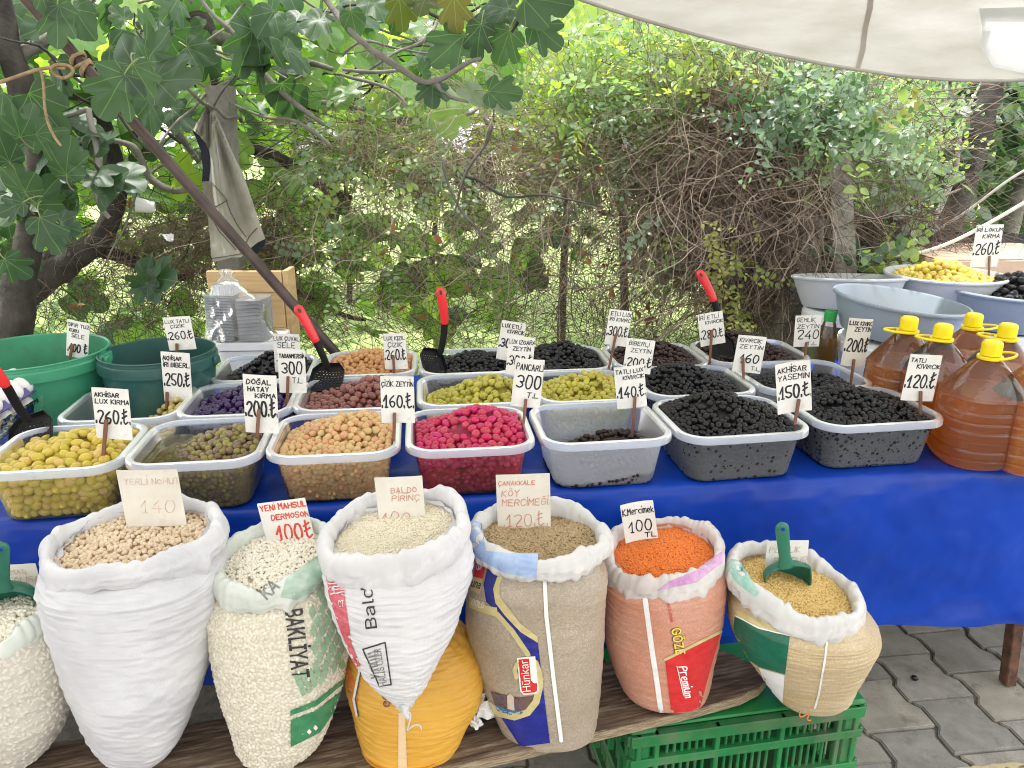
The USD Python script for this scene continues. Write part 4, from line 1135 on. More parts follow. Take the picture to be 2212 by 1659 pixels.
p_seam8 = mat('tan_seam_look', (0.66, 0.46, 0.26), (0.72, 0.54, 0.34), rough=.35, coat=.3)
p_yel = mat('yellow_print_look', (0.78, 0.60, 0.06), rough=.4)
p_orange = mat('orange_print_look', (0.60, 0.16, 0.03), (0.66, 0.22, 0.05), rough=.4, scale=40)
p_dark = mat('dark_picture_look', (0.03, 0.02, 0.03), (0.16, 0.09, 0.07), c3=(0.05, 0.06, 0.12), rough=.3, scale=45)
p_sea = mat('sea_picture_look', (0.02, 0.10, 0.22), (0.05, 0.2, 0.36), rough=.3, scale=60)
p_tower = mat('pale_picture_look', (0.5, 0.4, 0.3), (0.6, 0.52, 0.42), rough=.4, scale=60)
p_grey = mat('grey_print_look', (0.30, 0.29, 0.27), (0.12, 0.12, 0.12), rough=.45, scale=120)

poly = lambda *p: Polygon(p)
# 1: chickpeas
K1 = sack('sack', 'big plain white woven sack of chickpeas, tallest in the row', [(1165, 118, 462), (1215, 100, 480), (1270, 108, 478), (1350, 128, 464), (1450, 152, 446), (1530, 180, 418), (1600, 212, 388), (1672, 258, 348)],
          1.325, BZ, m_white, (290, 1164, 192), 1, wr=.0046, wfreq=(6, 46), roll_r=.021, ring_tilt=(.012, .008))
pr_chick = [(moved(trimesh.Trimesh(*(lambda m: (m.vertices * (1 + .16 * (meshkit.noise(m.vertices * 2.2 + k * 7, k) - .5))[:, None] * [1, .95, .92] * .5, m.faces))(trimesh.creation.icosphere(2))), np.eye(4)), mt, True)
            for k, mt in enumerate([mat('chickpea_look', (0.56, 0.42, 0.27), (0.64, 0.51, 0.36), rough=.55, scale=2.5, rnd=[(0, (0.56, 0.42, 0.28)), (.5, (0.66, 0.53, 0.38)), (1, (0.74, 0.64, 0.50))])] * 3)]
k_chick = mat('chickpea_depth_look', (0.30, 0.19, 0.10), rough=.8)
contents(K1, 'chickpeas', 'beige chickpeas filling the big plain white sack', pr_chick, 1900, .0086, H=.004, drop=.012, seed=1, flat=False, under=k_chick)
# 2: white beans in a clear bag
K2 = sack('sack', 'see-through sack of white beans with green and black print', [(1225, 462, 712), (1290, 446, 738), (1360, 456, 752), (1440, 472, 748), (1530, 498, 722), (1600, 514, 690), (1668, 536, 655)],
          1.345, BZ, m_beanbag, (592, 1207, 138), 2, wr=.0026, roll_mat=m_filmroll, roll_r=.0185, ring_tilt=(.022, .016), rough_roll=.007)
m_bean = mat('bean_look', (0.74, 0.70, 0.58), (0.80, 0.77, 0.67), rough=.35, scale=3, rnd=[(0, (0.70, 0.65, 0.52)), (1, (0.82, 0.79, 0.70))])
pr_bean = [(olive_mesh(1, .56, .02, 2, .05, k), m_bean, True) for k in range(3)]
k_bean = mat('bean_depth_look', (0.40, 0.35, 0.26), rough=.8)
contents(K2, 'white_beans', 'white beans filling the see-through sack under the red-lettered sign', pr_bean, 2500, .0100, H=.012, drop=.008, seed=2, under=k_bean)
m_beanf = mat('veiled_bean_look', (0.66, 0.62, 0.51), (0.72, 0.69, 0.59), rough=.4, scale=3, coat=.35, rnd=[(0, (0.60, 0.54, 0.42)), (1, (0.74, 0.70, 0.60))])
pressed(K2, 'pressed_beans', [(olive_mesh(1, .66, .02, 2, .05, k), m_beanf, True) for k in range(3)], 56000, .0110, 3, .0021)
decal(K2, place(txt_poly('BAKLİYAT'), (617, 1318), (632, 1465), 36), p_black, 'lettering', off=.0032)
decal(K2, poly((614, 1297), (641, 1295), (642, 1302), (616, 1304)), p_black, 'lettering', off=.0032)
dia = []
for i in range(9):
    for j in range(4):
        cx, cy = 672 + j * 19 + (i % 2) * 9.5 + i * 1.2, 1283 + i * 19.5
        if cx - i * 1.0 < 734 and not (i < 2 and j == 0):
            dia.append(poly((cx, cy - 15.5), (cx + 7.6, cy), (cx, cy + 15.5), (cx - 7.6, cy)))
for i in range(3):
    for j in range(5 - i):
        cx, cy = 641 + j * 15 + i * 7, 1459 + i * 17 - j * 2
        dia.append(poly((cx, cy - 13), (cx + 8, cy), (cx, cy + 13), (cx - 8, cy)))
decal(K2, unary_union(dia).difference(poly((628, 1520), (745, 1440), (745, 1560), (628, 1600))), p_lgreen, 'diamond_print', off=.0026)
decal(K2, poly((628, 1553), (680, 1535), (735, 1492), (724, 1530), (690, 1580), (628, 1612)), p_green, 'green_band', off=.0028)
decal(K2, poly((627, 1533), (680, 1512), (740, 1466), (740, 1476), (682, 1524), (627, 1545)), p_green, 'green_band', off=.0028)
for cx, cy in ((667, 1578), (680, 1570)):
    decal(K2, poly((cx, cy - 6), (cx + 5, cy), (cx, cy + 6), (cx - 5, cy)), p_cream, 'diamond_print', off=.0036)
decal(K2, place(txt_poly('KA'), (576, 1296), (606, 1268), 26), p_grey, 'lettering', on='roll', off=.0008)
decal(K2, poly((618, 1250), (700, 1190), (722, 1150), (722, 1190), (700, 1262), (640, 1296), (606, 1290)), mat('green_tint_look', (0.30, 0.44, 0.34), (0.44, 0.56, 0.46), rough=.25, scale=25, coat=.5), 'green_tint', on='roll', off=.0006)
# 8: yellow sack under the rice
K8 = sack('sack', 'yellow woven sack lying beneath the white rice sack', [(1355, 800, 985), (1385, 768, 1022), (1420, 752, 1042), (1460, 748, 1048), (1510, 757, 1036), (1560, 768, 1010), (1610, 782, 985), (1668, 795, 958)], 1.36, BZ, m_yelbag, None, 8, wr=.004, power=2.15, ratio=.70)
decal(K8, poly((861, 1540), (875, 1538), (880, 1668), (860, 1668)), p_seam8, 'seam_tape', off=.0012)
decal(K8, poly((750, 1420), (775, 1500), (768, 1545), (752, 1490)), p_orange, 'orange_print')
decal(K8, LineString([(756, 1395), (783, 1420), (765, 1510), (772, 1545)]).buffer(2.6), p_cream, 'orange_print', off=.0016)
decal(K8, LineString([(758, 1395), (787, 1420), (769, 1510), (776, 1547)]).buffer(1.3), p_dark, 'orange_print', off=.0021)
decal(K8, place(txt_poly('GO'), (830, 1528), (826, 1498), 13, flip=True), p_dark, 'lettering', off=.0018)
decal(K8, poly((838, 1500), (848, 1496), (850, 1512), (840, 1522)), p_crim, 'lettering', off=.0016)
# 3: rice, hanging to a knotted tip
K3 = sack('sack', 'white sack of rice tapering to a knotted tip, lettered Baldo', [(1150, 708, 990), (1200, 698, 1018), (1245, 704, 1022), (1310, 722, 1004), (1370, 746, 978), (1430, 780, 942), (1480, 818, 918), (1515, 850, 895), (1538, 868, 886)],
          1.315, .40, m_baldo, (852, 1150, 164), 3, wr=.0052, wfreq=(5, 54), roll_r=.022, ring_tilt=(.026, .022), Ybot=1.17, power=2.1, ratio=.78)
m_ricegrain = mat('rice_look', (0.72, 0.66, 0.50), (0.80, 0.75, 0.62), rough=.4, scale=3, rnd=[(0, (0.70, 0.63, 0.46)), (1, (0.82, 0.78, 0.66))])
pr_rice = [(olive_mesh(1, .38, .1, 1), m_ricegrain, True)]
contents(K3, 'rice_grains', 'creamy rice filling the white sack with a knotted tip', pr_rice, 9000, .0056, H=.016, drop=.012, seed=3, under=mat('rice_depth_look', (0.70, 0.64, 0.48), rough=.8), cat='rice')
decal(K3, place(txt_poly('Baldo', False), (815, 1356), (800, 1240), 25, fit=True), p_black, 'lettering')
decal(K3, poly((700, 1215), (737, 1218), (748, 1310), (760, 1390), (780, 1440), (768, 1440), (735, 1360), (712, 1290)), p_crim, 'crimson_band')
for k in range(7):
    decal(K3, poly((706 + k * 1.5, 1240 + k * 7), (740 + k, 1236 + k * 7), (740 + k, 1238 + k * 7), (707 + k * 1.5, 1242 + k * 7)), p_white, 'crimson_band', off=.0016)
decal(K3, place(txt_poly('CT', False), (733, 1312), (745, 1310), 14), p_white, 'lettering', off=.0017)
decal(K3, LineString([(784, 1402), (832, 1388), (845, 1478), (820, 1482), (784, 1402)]).buffer(1.5), p_black, 'stamp_frame')
decal(K3, place(txt_poly('HALİS ÖZER'), (836, 1480), (822, 1400), 15), p_grey, 'lettering')
decal(K3, unary_union([LineString([(796 + k * 1.0, 1412 + k * 7.5), (813 + k * .6, 1407 + k * 7.6)]).buffer(1.7) for k in range(8)]), p_grey, 'stamp_lines')
decal(K3, place(txt_poly('Baldo', False), (693, 1248), (708, 1224), 8), p_black, 'lettering')
tp_ = at_y(877, 1532, 1.165)
knot = tube(smooth_path([tp_ + [0, 0, .012], tp_ + [0, -.004, -.004], tp_ + [.006, -.006, -.016]], 10), np.linspace(.009, .004, 10))
obj('knot', knot, m_white, K3.prim, smooth=True)
strp = [at_y(x, y, 1.15) for x, y in ((880, 1540), (884, 1562), (880, 1578), (892, 1568), (903, 1566), (910, 1577))]
obj('tie_string', tube(smooth_path(strp, 40), .0014, 6), m_white, K3.prim, smooth=True)
# 4: green lentils, printed bag
K4 = sack('sack', 'clear sack of brown lentils with a dark blue and gold print', [(1165, 1030, 1306), (1215, 1022, 1312), (1270, 1010, 1308), (1330, 1008, 1304), (1400, 1022, 1302), (1470, 1042, 1297), (1530, 1066, 1291), (1570, 1090, 1284), (1603, 1112, 1268)],
          1.38, BZ, m_lentbag, (1165, 1158, 154), 4, wr=.0016, roll_mat=m_whiteroll, roll_r=.0205, ring_tilt=(.012, -.004), ratio=.74)
m_lent = mat('lentil_look', (0.34, 0.23, 0.12), (0.42, 0.31, 0.18), rough=.45, scale=3, rnd=[(0, (0.30, 0.20, 0.10)), (.6, (0.44, 0.32, 0.18)), (1, (0.36, 0.32, 0.16))])
pr_lent = [(olive_mesh(1, .98, 0, 1), m_lent, True)]
pr_lent[0][0].vertices[:, 2] *= .5
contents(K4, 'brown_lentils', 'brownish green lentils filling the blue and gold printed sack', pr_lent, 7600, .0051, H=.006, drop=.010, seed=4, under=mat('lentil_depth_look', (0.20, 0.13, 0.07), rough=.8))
decal(K4, poly((1058, 1205), (1085, 1215), (1074, 1250), (1068, 1272), (1072, 1302), (1091, 1327), (1124, 1362), (1162, 1386), (1167, 1432), (1175, 1500), (1188, 1604), (1124, 1612), (1083, 1549), (1060, 1520), (1090, 1546), (1120, 1552), (1150, 1535), (1165, 1500), (1168, 1470), (1158, 1440), (1145, 1411), (1113, 1362), (1078, 1324), (1051, 1300), (1045, 1264)), p_blue, 'blue_panel')
decal(K4, poly((1088, 1222), (1097, 1224), (1080, 1262), (1080, 1288), (1124, 1346), (1161, 1374), (1162, 1388), (1124, 1364), (1091, 1329), (1071, 1302), (1066, 1272), (1074, 1248)), p_gold, 'gold_border', off=.0016)
decal(K4, LineString([(1058, 1522), (1080, 1540), (1112, 1547), (1140, 1538), (1158, 1515), (1166, 1480), (1164, 1455), (1156, 1432)]).buffer(7.5), p_gold, 'gold_border', off=.0018)
decal(K4, LineString([(1140, 1412), (1106, 1362), (1074, 1326), (1050, 1318)]).buffer(5.5), p_gold, 'gold_border', off=.0018)
decal(K4, poly((1016, 1288), (1050, 1308), (1074, 1312), (1076, 1332), (1048, 1325), (1014, 1312)), p_gold, 'gold_band', off=.0014)
decal(K4, place(txt_poly('GOLD', False), (1019, 1306), (1045, 1314), 13), p_cream, 'lettering', off=.0020)
decal(K4, poly((1030, 1212), (1052, 1216), (1044, 1250), (1024, 1244)), p_red, 'red_panel', off=.0018)
decal(K4, Point(1036, 1226).buffer(6).difference(Point(1036, 1226).buffer(5)), p_cream, 'lettering', off=.0022)
decal(K4, place(txt_poly('R'), (1034, 1230), (1040, 1231), 7), p_cream, 'lettering', off=.0022)
decal(K4, poly((1024, 1246), (1044, 1251), (1038, 1283), (1018, 1275)), p_gold, 'red_panel', off=.0018)
decal(K4, place(txt_poly('una'), (1019, 1266), (1038, 1272), 16), p_black, 'lettering', off=.0022)
decal(K4, poly((1117, 1420), (1156, 1416), (1164, 1490), (1160, 1497), (1132, 1500), (1124, 1492)), p_cream, 'brand_plate', off=.0020)
decal(K4, poly((1120, 1423), (1143, 1421), (1147, 1468), (1153, 1474), (1160, 1474), (1160, 1490), (1155, 1494), (1132, 1496), (1127, 1489)), p_red, 'brand_plate', off=.0024)
decal(K4, place(txt_poly('Hünkar', False), (1147, 1491), (1140, 1424), 17), p_cream, 'lettering', off=.0028)
decal(K4, LineString([(1118, 1432), (1112, 1446), (1116, 1462)]).buffer(4.5), p_gold, 'wheat_mark', off=.0020)
decal(K4, poly((1060, 1492), (1090, 1500), (1122, 1506), (1154, 1502), (1152, 1530), (1130, 1542), (1100, 1540), (1072, 1528)), p_dark, 'picture', off=.0014)
decal(K4, poly((1066, 1520), (1100, 1532), (1130, 1536), (1128, 1543), (1100, 1543), (1076, 1534)), p_sea, 'picture', off=.0018)
decal(K4, poly((1096, 1502), (1103, 1496), (1110, 1504), (1112, 1534), (1097, 1530)), p_tower, 'picture', off=.0018)
decal(K4, LineString([(1176, 1246), (1180, 1330), (1196, 1470), (1212, 1598)]).buffer(4.2), p_seam, 'seam_tape', off=.0022)
decal(K4, poly((1012, 1120), (1040, 1130), (1050, 1190), (1100, 1195), (1163, 1196), (1158, 1250), (1090, 1238), (1030, 1205), (1008, 1160)), p_sky, 'pale_blue_print', on='roll', off=.0006)
# 5: red lentils
K5 = sack('sack', 'salmon coloured sack of orange lentils with a red printed corner', [(1190, 1312, 1556), (1240, 1300, 1566), (1300, 1300, 1562), (1360, 1304, 1552), (1430, 1324, 1537), (1490, 1352, 1524), (1540, 1384, 1506)],
          1.46, BZ, m_redbag, (1432, 1196, 134), 5, wr=.0024, roll_mat=m_pinkroll, roll_r=.0205, ring_tilt=(.020, .012), ratio=.78, rough_roll=.007)
m_rlent = mat('red_lentil_look', (0.70, 0.16, 0.02), (0.78, 0.22, 0.03), rough=.45, scale=3, rnd=[(0, (0.62, 0.12, 0.015)), (1, (0.82, 0.27, 0.05))])
pr_rl = [(olive_mesh(1, .98, 0, 1), m_rlent, True)]
pr_rl[0][0].vertices[:, 2] *= .55
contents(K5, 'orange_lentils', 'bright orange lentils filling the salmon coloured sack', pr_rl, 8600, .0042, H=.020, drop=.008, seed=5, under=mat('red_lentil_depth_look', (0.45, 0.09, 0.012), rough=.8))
decal(K5, poly((1437, 1428), (1500, 1395), (1556, 1368), (1535, 1440), (1510, 1534), (1450, 1540)), p_red, 'red_panel')
decal(K5, LineString([(1437, 1424), (1500, 1392), (1556, 1364)]).buffer(3.0), p_gold, 'rope_print', off=.0016)
decal(K5, place(txt_poly('GÖZE'), (1450, 1358), (1460, 1414), 20), p_yel, 'lettering', off=.0016)
decal(K5, place(txt_poly('GÖZE', False).buffer(.09), (1449, 1357), (1459, 1415), 20), p_dark, 'lettering', off=.0012)
def hpx(text, p0, p1, h, w, seed=4):
    st, W = strokes(text, np.random.default_rng(seed), .15, .1)
    return unary_union([LineString(s / [W, 6.0]).buffer(1e-6) for s in st]), st, W
def script(text, p0, p1, h, wd, flip=False, seed=4):
    st, W = strokes(text, np.random.default_rng(seed), .15, .1)
    p0, p1 = np.array(p0, float), np.array(p1, float); L = np.linalg.norm(p1 - p0); u = (p1 - p0) / L; n = np.array([u[1], -u[0]]) * (-1 if flip else 1)
    return unary_union([LineString(p0 + np.outer(s[:, 0] / W * L, u) + np.outer(s[:, 1] / 6 * h, n)).buffer(wd) for s in st])
decal(K5, script('Premium', (1466, 1440), (1480, 1506), 17, 1.3), p_white, 'lettering', off=.0016, cell=2.5)
decal(K5, LineString([(1462, 1438), (1476, 1500)]).buffer(.8), p_white, 'lettering', off=.0016)
decal(K5, place(txt_poly('Mercimek', False), (1438, 1296), (1448, 1345), 9), p_red, 'lettering', off=.0014)
decal(K5, LineString([(1394, 1296), (1408, 1400), (1420, 1480), (1428, 1538)]).buffer(5.5), p_seam, 'seam_tape', off=.0012)
decal(K5, poly((1440, 1258), (1500, 1234), (1560, 1190), (1562, 1214), (1505, 1258), (1420, 1276)), mat('violet_print_look', (0.42, 0.16, 0.40), (0.60, 0.40, 0.56), rough=.3, scale=30, coat=.3), 'violet_print', on='roll', off=.0006)
# 6: bulgur, standing on the crate
K6 = sack('sack', 'low sack of bulgur with a dark green panel standing on the green crate', [(1270, 1586, 1862), (1318, 1572, 1884), (1350, 1576, 1890), (1400, 1600, 1873), (1450, 1636, 1852), (1500, 1676, 1830), (1546, 1706, 1796)],
          1.415, .290, m_bulbag, (1718, 1264, 150), 6, wr=.0030, roll_mat=m_whiteroll, roll_r=.0205, ring_tilt=(.020, -.030), ratio=.80, rough_roll=.007)
m_bul = mat('bulgur_look', (0.62, 0.42, 0.13), (0.70, 0.52, 0.20), rough=.5, scale=3, rnd=[(0, (0.54, 0.35, 0.10)), (1, (0.74, 0.57, 0.26))])
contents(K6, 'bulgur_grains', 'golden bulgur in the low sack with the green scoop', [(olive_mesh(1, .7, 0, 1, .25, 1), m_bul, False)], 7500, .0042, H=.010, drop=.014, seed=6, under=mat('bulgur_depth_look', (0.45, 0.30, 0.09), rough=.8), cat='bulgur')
decal(K6, poly((1588, 1330), (1640, 1358), (1706, 1374), (1696, 1456), (1640, 1440), (1600, 1412), (1584, 1370)), p_dgreen, 'green_panel')
decal(K6, poly((1598, 1318), (1640, 1342), (1708, 1356), (1706, 1372), (1640, 1357), (1590, 1330)), p_gold, 'gold_band', off=.0014)
decal(K6, LineString([(1590, 1330), (1640, 1357), (1706, 1373)]).buffer(1.2), p_white, 'gold_band', off=.0018)
decal(K6, poly((1640, 1442), (1695, 1458), (1690, 1530), (1690, 1545), (1664, 1505)), p_white, 'white_panel')
decal(K6, LineString([(1788, 1360), (1782, 1420), (1768, 1500), (1760, 1528)]).buffer(2.2), p_seam, 'seam_tape', off=.0018)
strp = [at_y(x, y, 1.33) for x, y in ((1728, 1536), (1738, 1546), (1748, 1540), (1744, 1552), (1752, 1556))]
obj('tie_string', tube(smooth_path(strp, 30), .0014, 6), p_orange, K6.prim, smooth=True)
decal(K6, poly((1572, 1200), (1600, 1215), (1640, 1280), (1632, 1290), (1590, 1258), (1570, 1225)), mat('teal_print_look', (0.2, 0.42, 0.34), (0.42, 0.56, 0.5), rough=.3, scale=30), 'teal_print', on='roll', off=.0006)
# 7: beans at the left edge
K7 = sack('sack', 'see-through sack of white beans cut off by the left edge', [(1330, -150, 128), (1390, -160, 142), (1450, -165, 156), (1510, -165, 155), (1570, -150, 132), (1620, -120, 95), (1680, -80, 45)],
          1.30, BZ, m_beanbag2, (-12, 1345, 140), 7, wr=.0026, roll_mat=m_filmroll, roll_r=.023, ring_tilt=(.022, .020), rough_roll=.007, ratio=.8)
contents(K7, 'white_beans', 'long white beans in the see-through sack at the left edge', pr_bean, 2100, .0128, H=.030, drop=.004, seed=7, under=k_bean)

pressed(K7, 'pressed_beans', [(m_, mat('dim_bean_look_%d' % k, (0.56, 0.52, 0.44), (0.64, 0.60, 0.52), rough=.4, scale=3, coat=.3), True) for k, (m_, _, _) in enumerate(pr_bean)], 34000, .0142, 4, .0030)

# signs stuck in the sacks
F_ = lambda S, dy: float(S.C[1]) + dy
sign('old card YERLİ NOHUT 140 in faint brown in the chickpeas', (250, 1016), (383, 1014), (258, 1138), F_(K1, .05), [('YERLİ NOHUT', .1, .99, .20, .10), ('140', .28, .85, .64, .22)], ink=m_fad, card=m_cardold, pen=(.010, .012))
sign('card YENİ MAHSUL DERMOSON 100 lettered in red', (555, 1088), (659, 1075), (565, 1175), F_(K2, .05), [('YENİ MAHSUL', .04, .99, .13, .13), ('DERMOSON', .22, .99, .38, .13), ('100₺', .24, .97, .80, .36)], ink=m_red, card=m_card, pen=(.026, .045))
sign('old card BALDO PİRİNÇ 100 in faint ink in the rice', (809, 1032), (911, 1028), (810, 1140), F_(K3, .04), [('BALDO', .32, .86, .26, .11), ('PİRİNÇ', .32, .9, .42, .11), ('100', .06, .66, .82, .24), ('TL', .7, .9, .90, .12)], ink=m_fadred, card=m_cardold, pen=(.012, .016))
sign('old card ÇANAKKALE KÖY MERCİMEĞİ 120 in brownish ink', (1070, 1026), (1187, 1022), (1072, 1146), F_(K4, .04), [('ÇANAKKALE', .05, .72, .15, .07), ('KÖY', .1, .42, .33, .11), ('MERCİMEĞİ.', .1, .97, .50, .11), ('.120.₺.', .12, .92, .82, .22)], ink=m_fadred, card=m_cardold, pen=(.012, .014))
sign('small card K.Mercimek 100 TL in black ink in the orange lentils', (1338, 1090), (1409, 1078), (1347, 1172), F_(K5, .03), [('K.Mercimek', .05, .97, .22, .15), ('100', .16, .84, .62, .28), ('TL', .62, .95, .88, .12)], card=m_card, pen=(.022, .03))
sign('card PİLAVLIK BULGUR in faint ink behind the green scoop', (1657, 1168), (1747, 1166), (1659, 1262), F_(K6, .05), [('PİLAVLIK', .07, .8, .2, .13), ('BULGUR', .2, .98, .44, .14)], ink=m_fad, card=m_card, pen=(.014, .02))
sign('worn card with a cut corner, faintly lettered SOLİSA 100', (-20, 1222), (76, 1217), (-16, 1318), F_(K7, .06), [('MAS', .4, .75, .16, .1), ('SOLİSA', .3, .98, .33, .12), ('100', .35, .92, .72, .24)], ink=m_fad, card=m_cardold, pen=(.012, .016))
# ------------------------------------------------------------------ buckets, basins, jugs and other goods
def plastic(name, c, c2=None, rough=.35, dirt=None, bump=.05):
    return mat(name, c, c2 or tuple(x * 1.15 for x in c), rough=rough, scale=4, dirt=dirt or ((0.12, 0.10, 0.07), .58, .78, .45), dscale=7, bump=bump, bscale=30)


m_lg = plastic('light_green_look', (0.035, 0.23, 0.12), (0.05, 0.27, 0.15), dirt=((0.06, 0.09, 0.05), .5, .74, .6))
m_dg = plastic('dark_green_look', (0.014, 0.062, 0.055), (0.022, 0.08, 0.07), dirt=((0.12, 0.11, 0.09), .52, .74, .5))
m_gb = plastic('grey_blue_look', (0.25, 0.30, 0.355), (0.29, 0.34, 0.39), dirt=((0.36, 0.36, 0.35), .55, .75, .5))
m_gb2 = plastic('pale_grey_look', (0.42, 0.44, 0.45), (0.48, 0.50, 0.51), dirt=((0.30, 0.29, 0.27), .56, .76, .4))
m_wp = plastic('white_plastic_look', (0.72, 0.73, 0.74), (0.78, 0.79, 0.79), dirt=((0.5, 0.46, 0.38), .6, .78, .4))
m_wire = mat('wire_look', (0.35, 0.34, 0.33), rough=.4, metallic=.8)


def placed(o, yaw=0.0, tilt=None):
    M = frame(o, [math.cos(yaw), math.sin(yaw), 0], [-math.sin(yaw), math.cos(yaw), 0], ZX)
    for ax, ang in (tilt or []):
        M = M @ trimesh.transformations.rotation_matrix(ang, ax)
    return M


def bucket(label, c, R, h, mt, taper=.86, collar=True, tilt=None):
    t = thing('bucket', label, 'bucket', placed(c, 0, tilt))
    p = [(R * taper * .2, .004), (R * taper * .95, .002), (R * taper, .008), (R * (taper + .1 * .9), h * .6), (R * .985, h - .045)]
    p += [(R * 1.0, h - .044), (R * 1.035, h - .043), (R * 1.04, h - .04), (R * 1.04, h - .016), (R * 1.025, h - .012), (R * 1.0, h - .0115), (R * 1.0, h - .004), (R * 1.012, h - .002), (R * 1.012, h), (R * .99, h + .001), (R * .975, h - .003)]
    p += [(R * .965, h - .05), (R * taper * .98, .014), (R * .2, .012)]
    obj('bucket_wall', lathe(p, 64, True, True), mt, t, smooth=35)
    for s in (-1, 1):
        ear = rbox(.012, .034, .026, .004, (s * (R * 1.045 + .003), 0, h - .03))
        obj('ear', ear, mt, t)
    return t


gtub = at_z(62, 757, .955); bucket('big light green bucket at the left end of the stall', gtub * [1, 1, 0] + ZX * TZ, .205, .225, m_lg)
dtub = at_z(340, 756, .950); bucket('dark green bucket standing right of the light green one', dtub * [1, 1, 0] + ZX * TZ, .155, .220, m_dg)
# a few olives at the bottom of the dark bucket
rgo = np.random.default_rng(9)
n = 60; a = rgo.uniform(0, 2 * np.pi, n); r_ = .12 * np.sqrt(rgo.uniform(0, 1, n))
scatter('tan_olives', [(P_tan[0][0], P_tan[0][1], True)], np.zeros(n), np.stack([dtub[0] + r_ * np.cos(a), dtub[1] + r_ * np.sin(a), TZ + .14 + .03 * r_ / .12 * np.cos(a)], 1), rand_rots(n, rgo), np.full(n, .021), label='tan olives at the bottom of the dark green bucket', cat='olives')

# square white lidded bucket with containers on it, wooden box behind
Yb = 2.56
a, b = at_y(456, 742, Yb), at_y(594, 741, Yb)
wb_ = b[0] - a[0]; hb = a[2] - TZ
t = thing('lidded_bucket', 'square white lidded plastic bucket carrying the bagged containers', 'bucket', placed([(a[0] + b[0]) / 2, Yb + wb_ / 2, TZ], PSI * .4))
rr = lambda w, r, z, n=8: np.c_[rrect(w, w, r, n), np.full(len(rrect(w, w, r, n)), z)]
obj('bucket_body', loft([rr(wb_ * .86, .03, .004), rr(wb_ * .95, .03, hb - .03)], True, True), m_wp, t, smooth=30)
obj('lid', loft([rr(wb_ * .97, .03, hb - .028), rr(wb_ * 1.0, .032, hb - .026), rr(wb_ * 1.0, .032, hb - .006), rr(wb_ * .985, .03, hb - .001), rr(wb_ * .93, .03, hb), rr(wb_ * .90, .03, hb - .004)], True, True), m_wp, t, smooth=30)
topz = a[2]
m_pet = film('clear_container_look', (0.95, 0.96, 0.97), .62, (0.80, 0.82, 0.85), .12, fres=1.5)
m_bag = film('clear_bag_look', (0.96, 0.96, 0.96), .10, (0.8, 0.8, 0.8), .22, bump=.6, bscale=30, fres=1.35)
cs = thing('container_stack', 'clear food containers stacked in two piles inside a plastic bag', 'food containers', placed([0, 0, 0]))
for (xa, xb, yt, yaw) in ((447, 505, 640, .05), (517, 573, 650, -.12)):
    p0, p1, p2 = at_y(xa, 737, Yb + .02), at_y(xb, 737, Yb + .02), at_y(xa, yt, Yb + .02)
    w = p1[0] - p0[0]; H = p2[2] - topz
    ms = []
    nl = 30
    for k in range(nl):
        z = topz + .004 + H * k / nl
        R = [np.c_[rrect(w * q, w * 1.25 * q, .012, 4), np.full(len(rrect(w, w, .012, 4)), z + dz)] for q, dz in ((.90, 0), (1.0, .0008), (1.0, .0022), (.90, .0030))]
        m = loft(R, True, True); m.apply_transform(placed([(p0[0] + p1[0]) / 2 + rgo.normal(0, .0008), Yb + .02 + w * .62, 0], yaw)); ms.append(m)
    obj('container_pile', cat_(ms), m_pet, cs, smooth=False, kind='stuff')
p0, p2 = at_y(450, 640, Yb + .02), at_y(450, 618, Yb + .02)
R = [np.c_[rrect(.078 * q, .09 * q, .012, 10), np.full(len(rrect(.07, .07, .012, 10)), z)] for q, z in ((1, p0[2]), (.97, p0[2] + .012), (.88, p2[2] - .004), (.80, p2[2]))]
m = loft(R, False, True); an = np.arctan2(m.vertices[:, 1], m.vertices[:, 0]); m.vertices[:, :2] *= (1 + .03 * np.sin(an * 36))[:, None]; m.apply_transform(placed([at_y(479, 640, Yb + .02)[0], Yb + .07, 0]))
obj('ribbed_lid', m, m_pet, cs, smooth=False)
# bag: a crumpled skin over both piles, gathered to a knot at the top
bo = np.array([(440, 740), (442, 690), (447, 640), (456, 618), (474, 612), (490, 606), (512, 610), (535, 628), (560, 646), (575, 658), (580, 690), (590, 712), (604, 722), (598, 740)], float)
cen = np.array([510, 690.0])
BR = []
th = np.linspace(0, 1, 90)
sp = np.r_[0, np.cumsum(np.linalg.norm(np.diff(bo, axis=0), axis=1))]; sp /= sp[-1]
out = np.stack([np.interp(th, sp, bo[:, 0]), np.interp(th, sp, bo[:, 1])], 1)
for f in np.linspace(0, 1, 26):
    ang = f * np.pi / 2
    q = np.array([cen[0], 740]) + (out - [cen[0], 740]) * math.cos(ang) * [1, 1]
    q = out * 1.0; q = np.array([510, 738]) + (out - [510, 738]) * (1 - .9 * f)
    Yf = Yb + .07 - .075 * np.sin(f * np.pi / 2) ** .6
    BR.append(np.array([at_y(x, y, Yf) for x, y in q]))
BR = np.array(BR)
BR[..., 1] += (meshkit.fbm(BR * 22, 4, 5) - .5) * .035
obj('bag', loft(BR, wrap=False), m_bag, cs, smooth=True)
kn = at_y(488, 596, Yb + .06)
th = np.linspace(0, 2 * np.pi, 40, endpoint=False)
KR = []
for z, r in ((-.02, .034), (-.006, .020), (0, .013), (.008, .017), (.016, .022), (.022, .016), (.024, .004)):
    KR.append(np.stack([kn[0] + r * np.cos(th) * (1 + .25 * np.sin(th * 7)), kn[1] + r * np.sin(th) * (1 + .25 * np.sin(th * 7)), np.full(40, kn[2] + z)], 1))
obj('bag_knot', loft(KR), m_bag, cs, smooth=True)

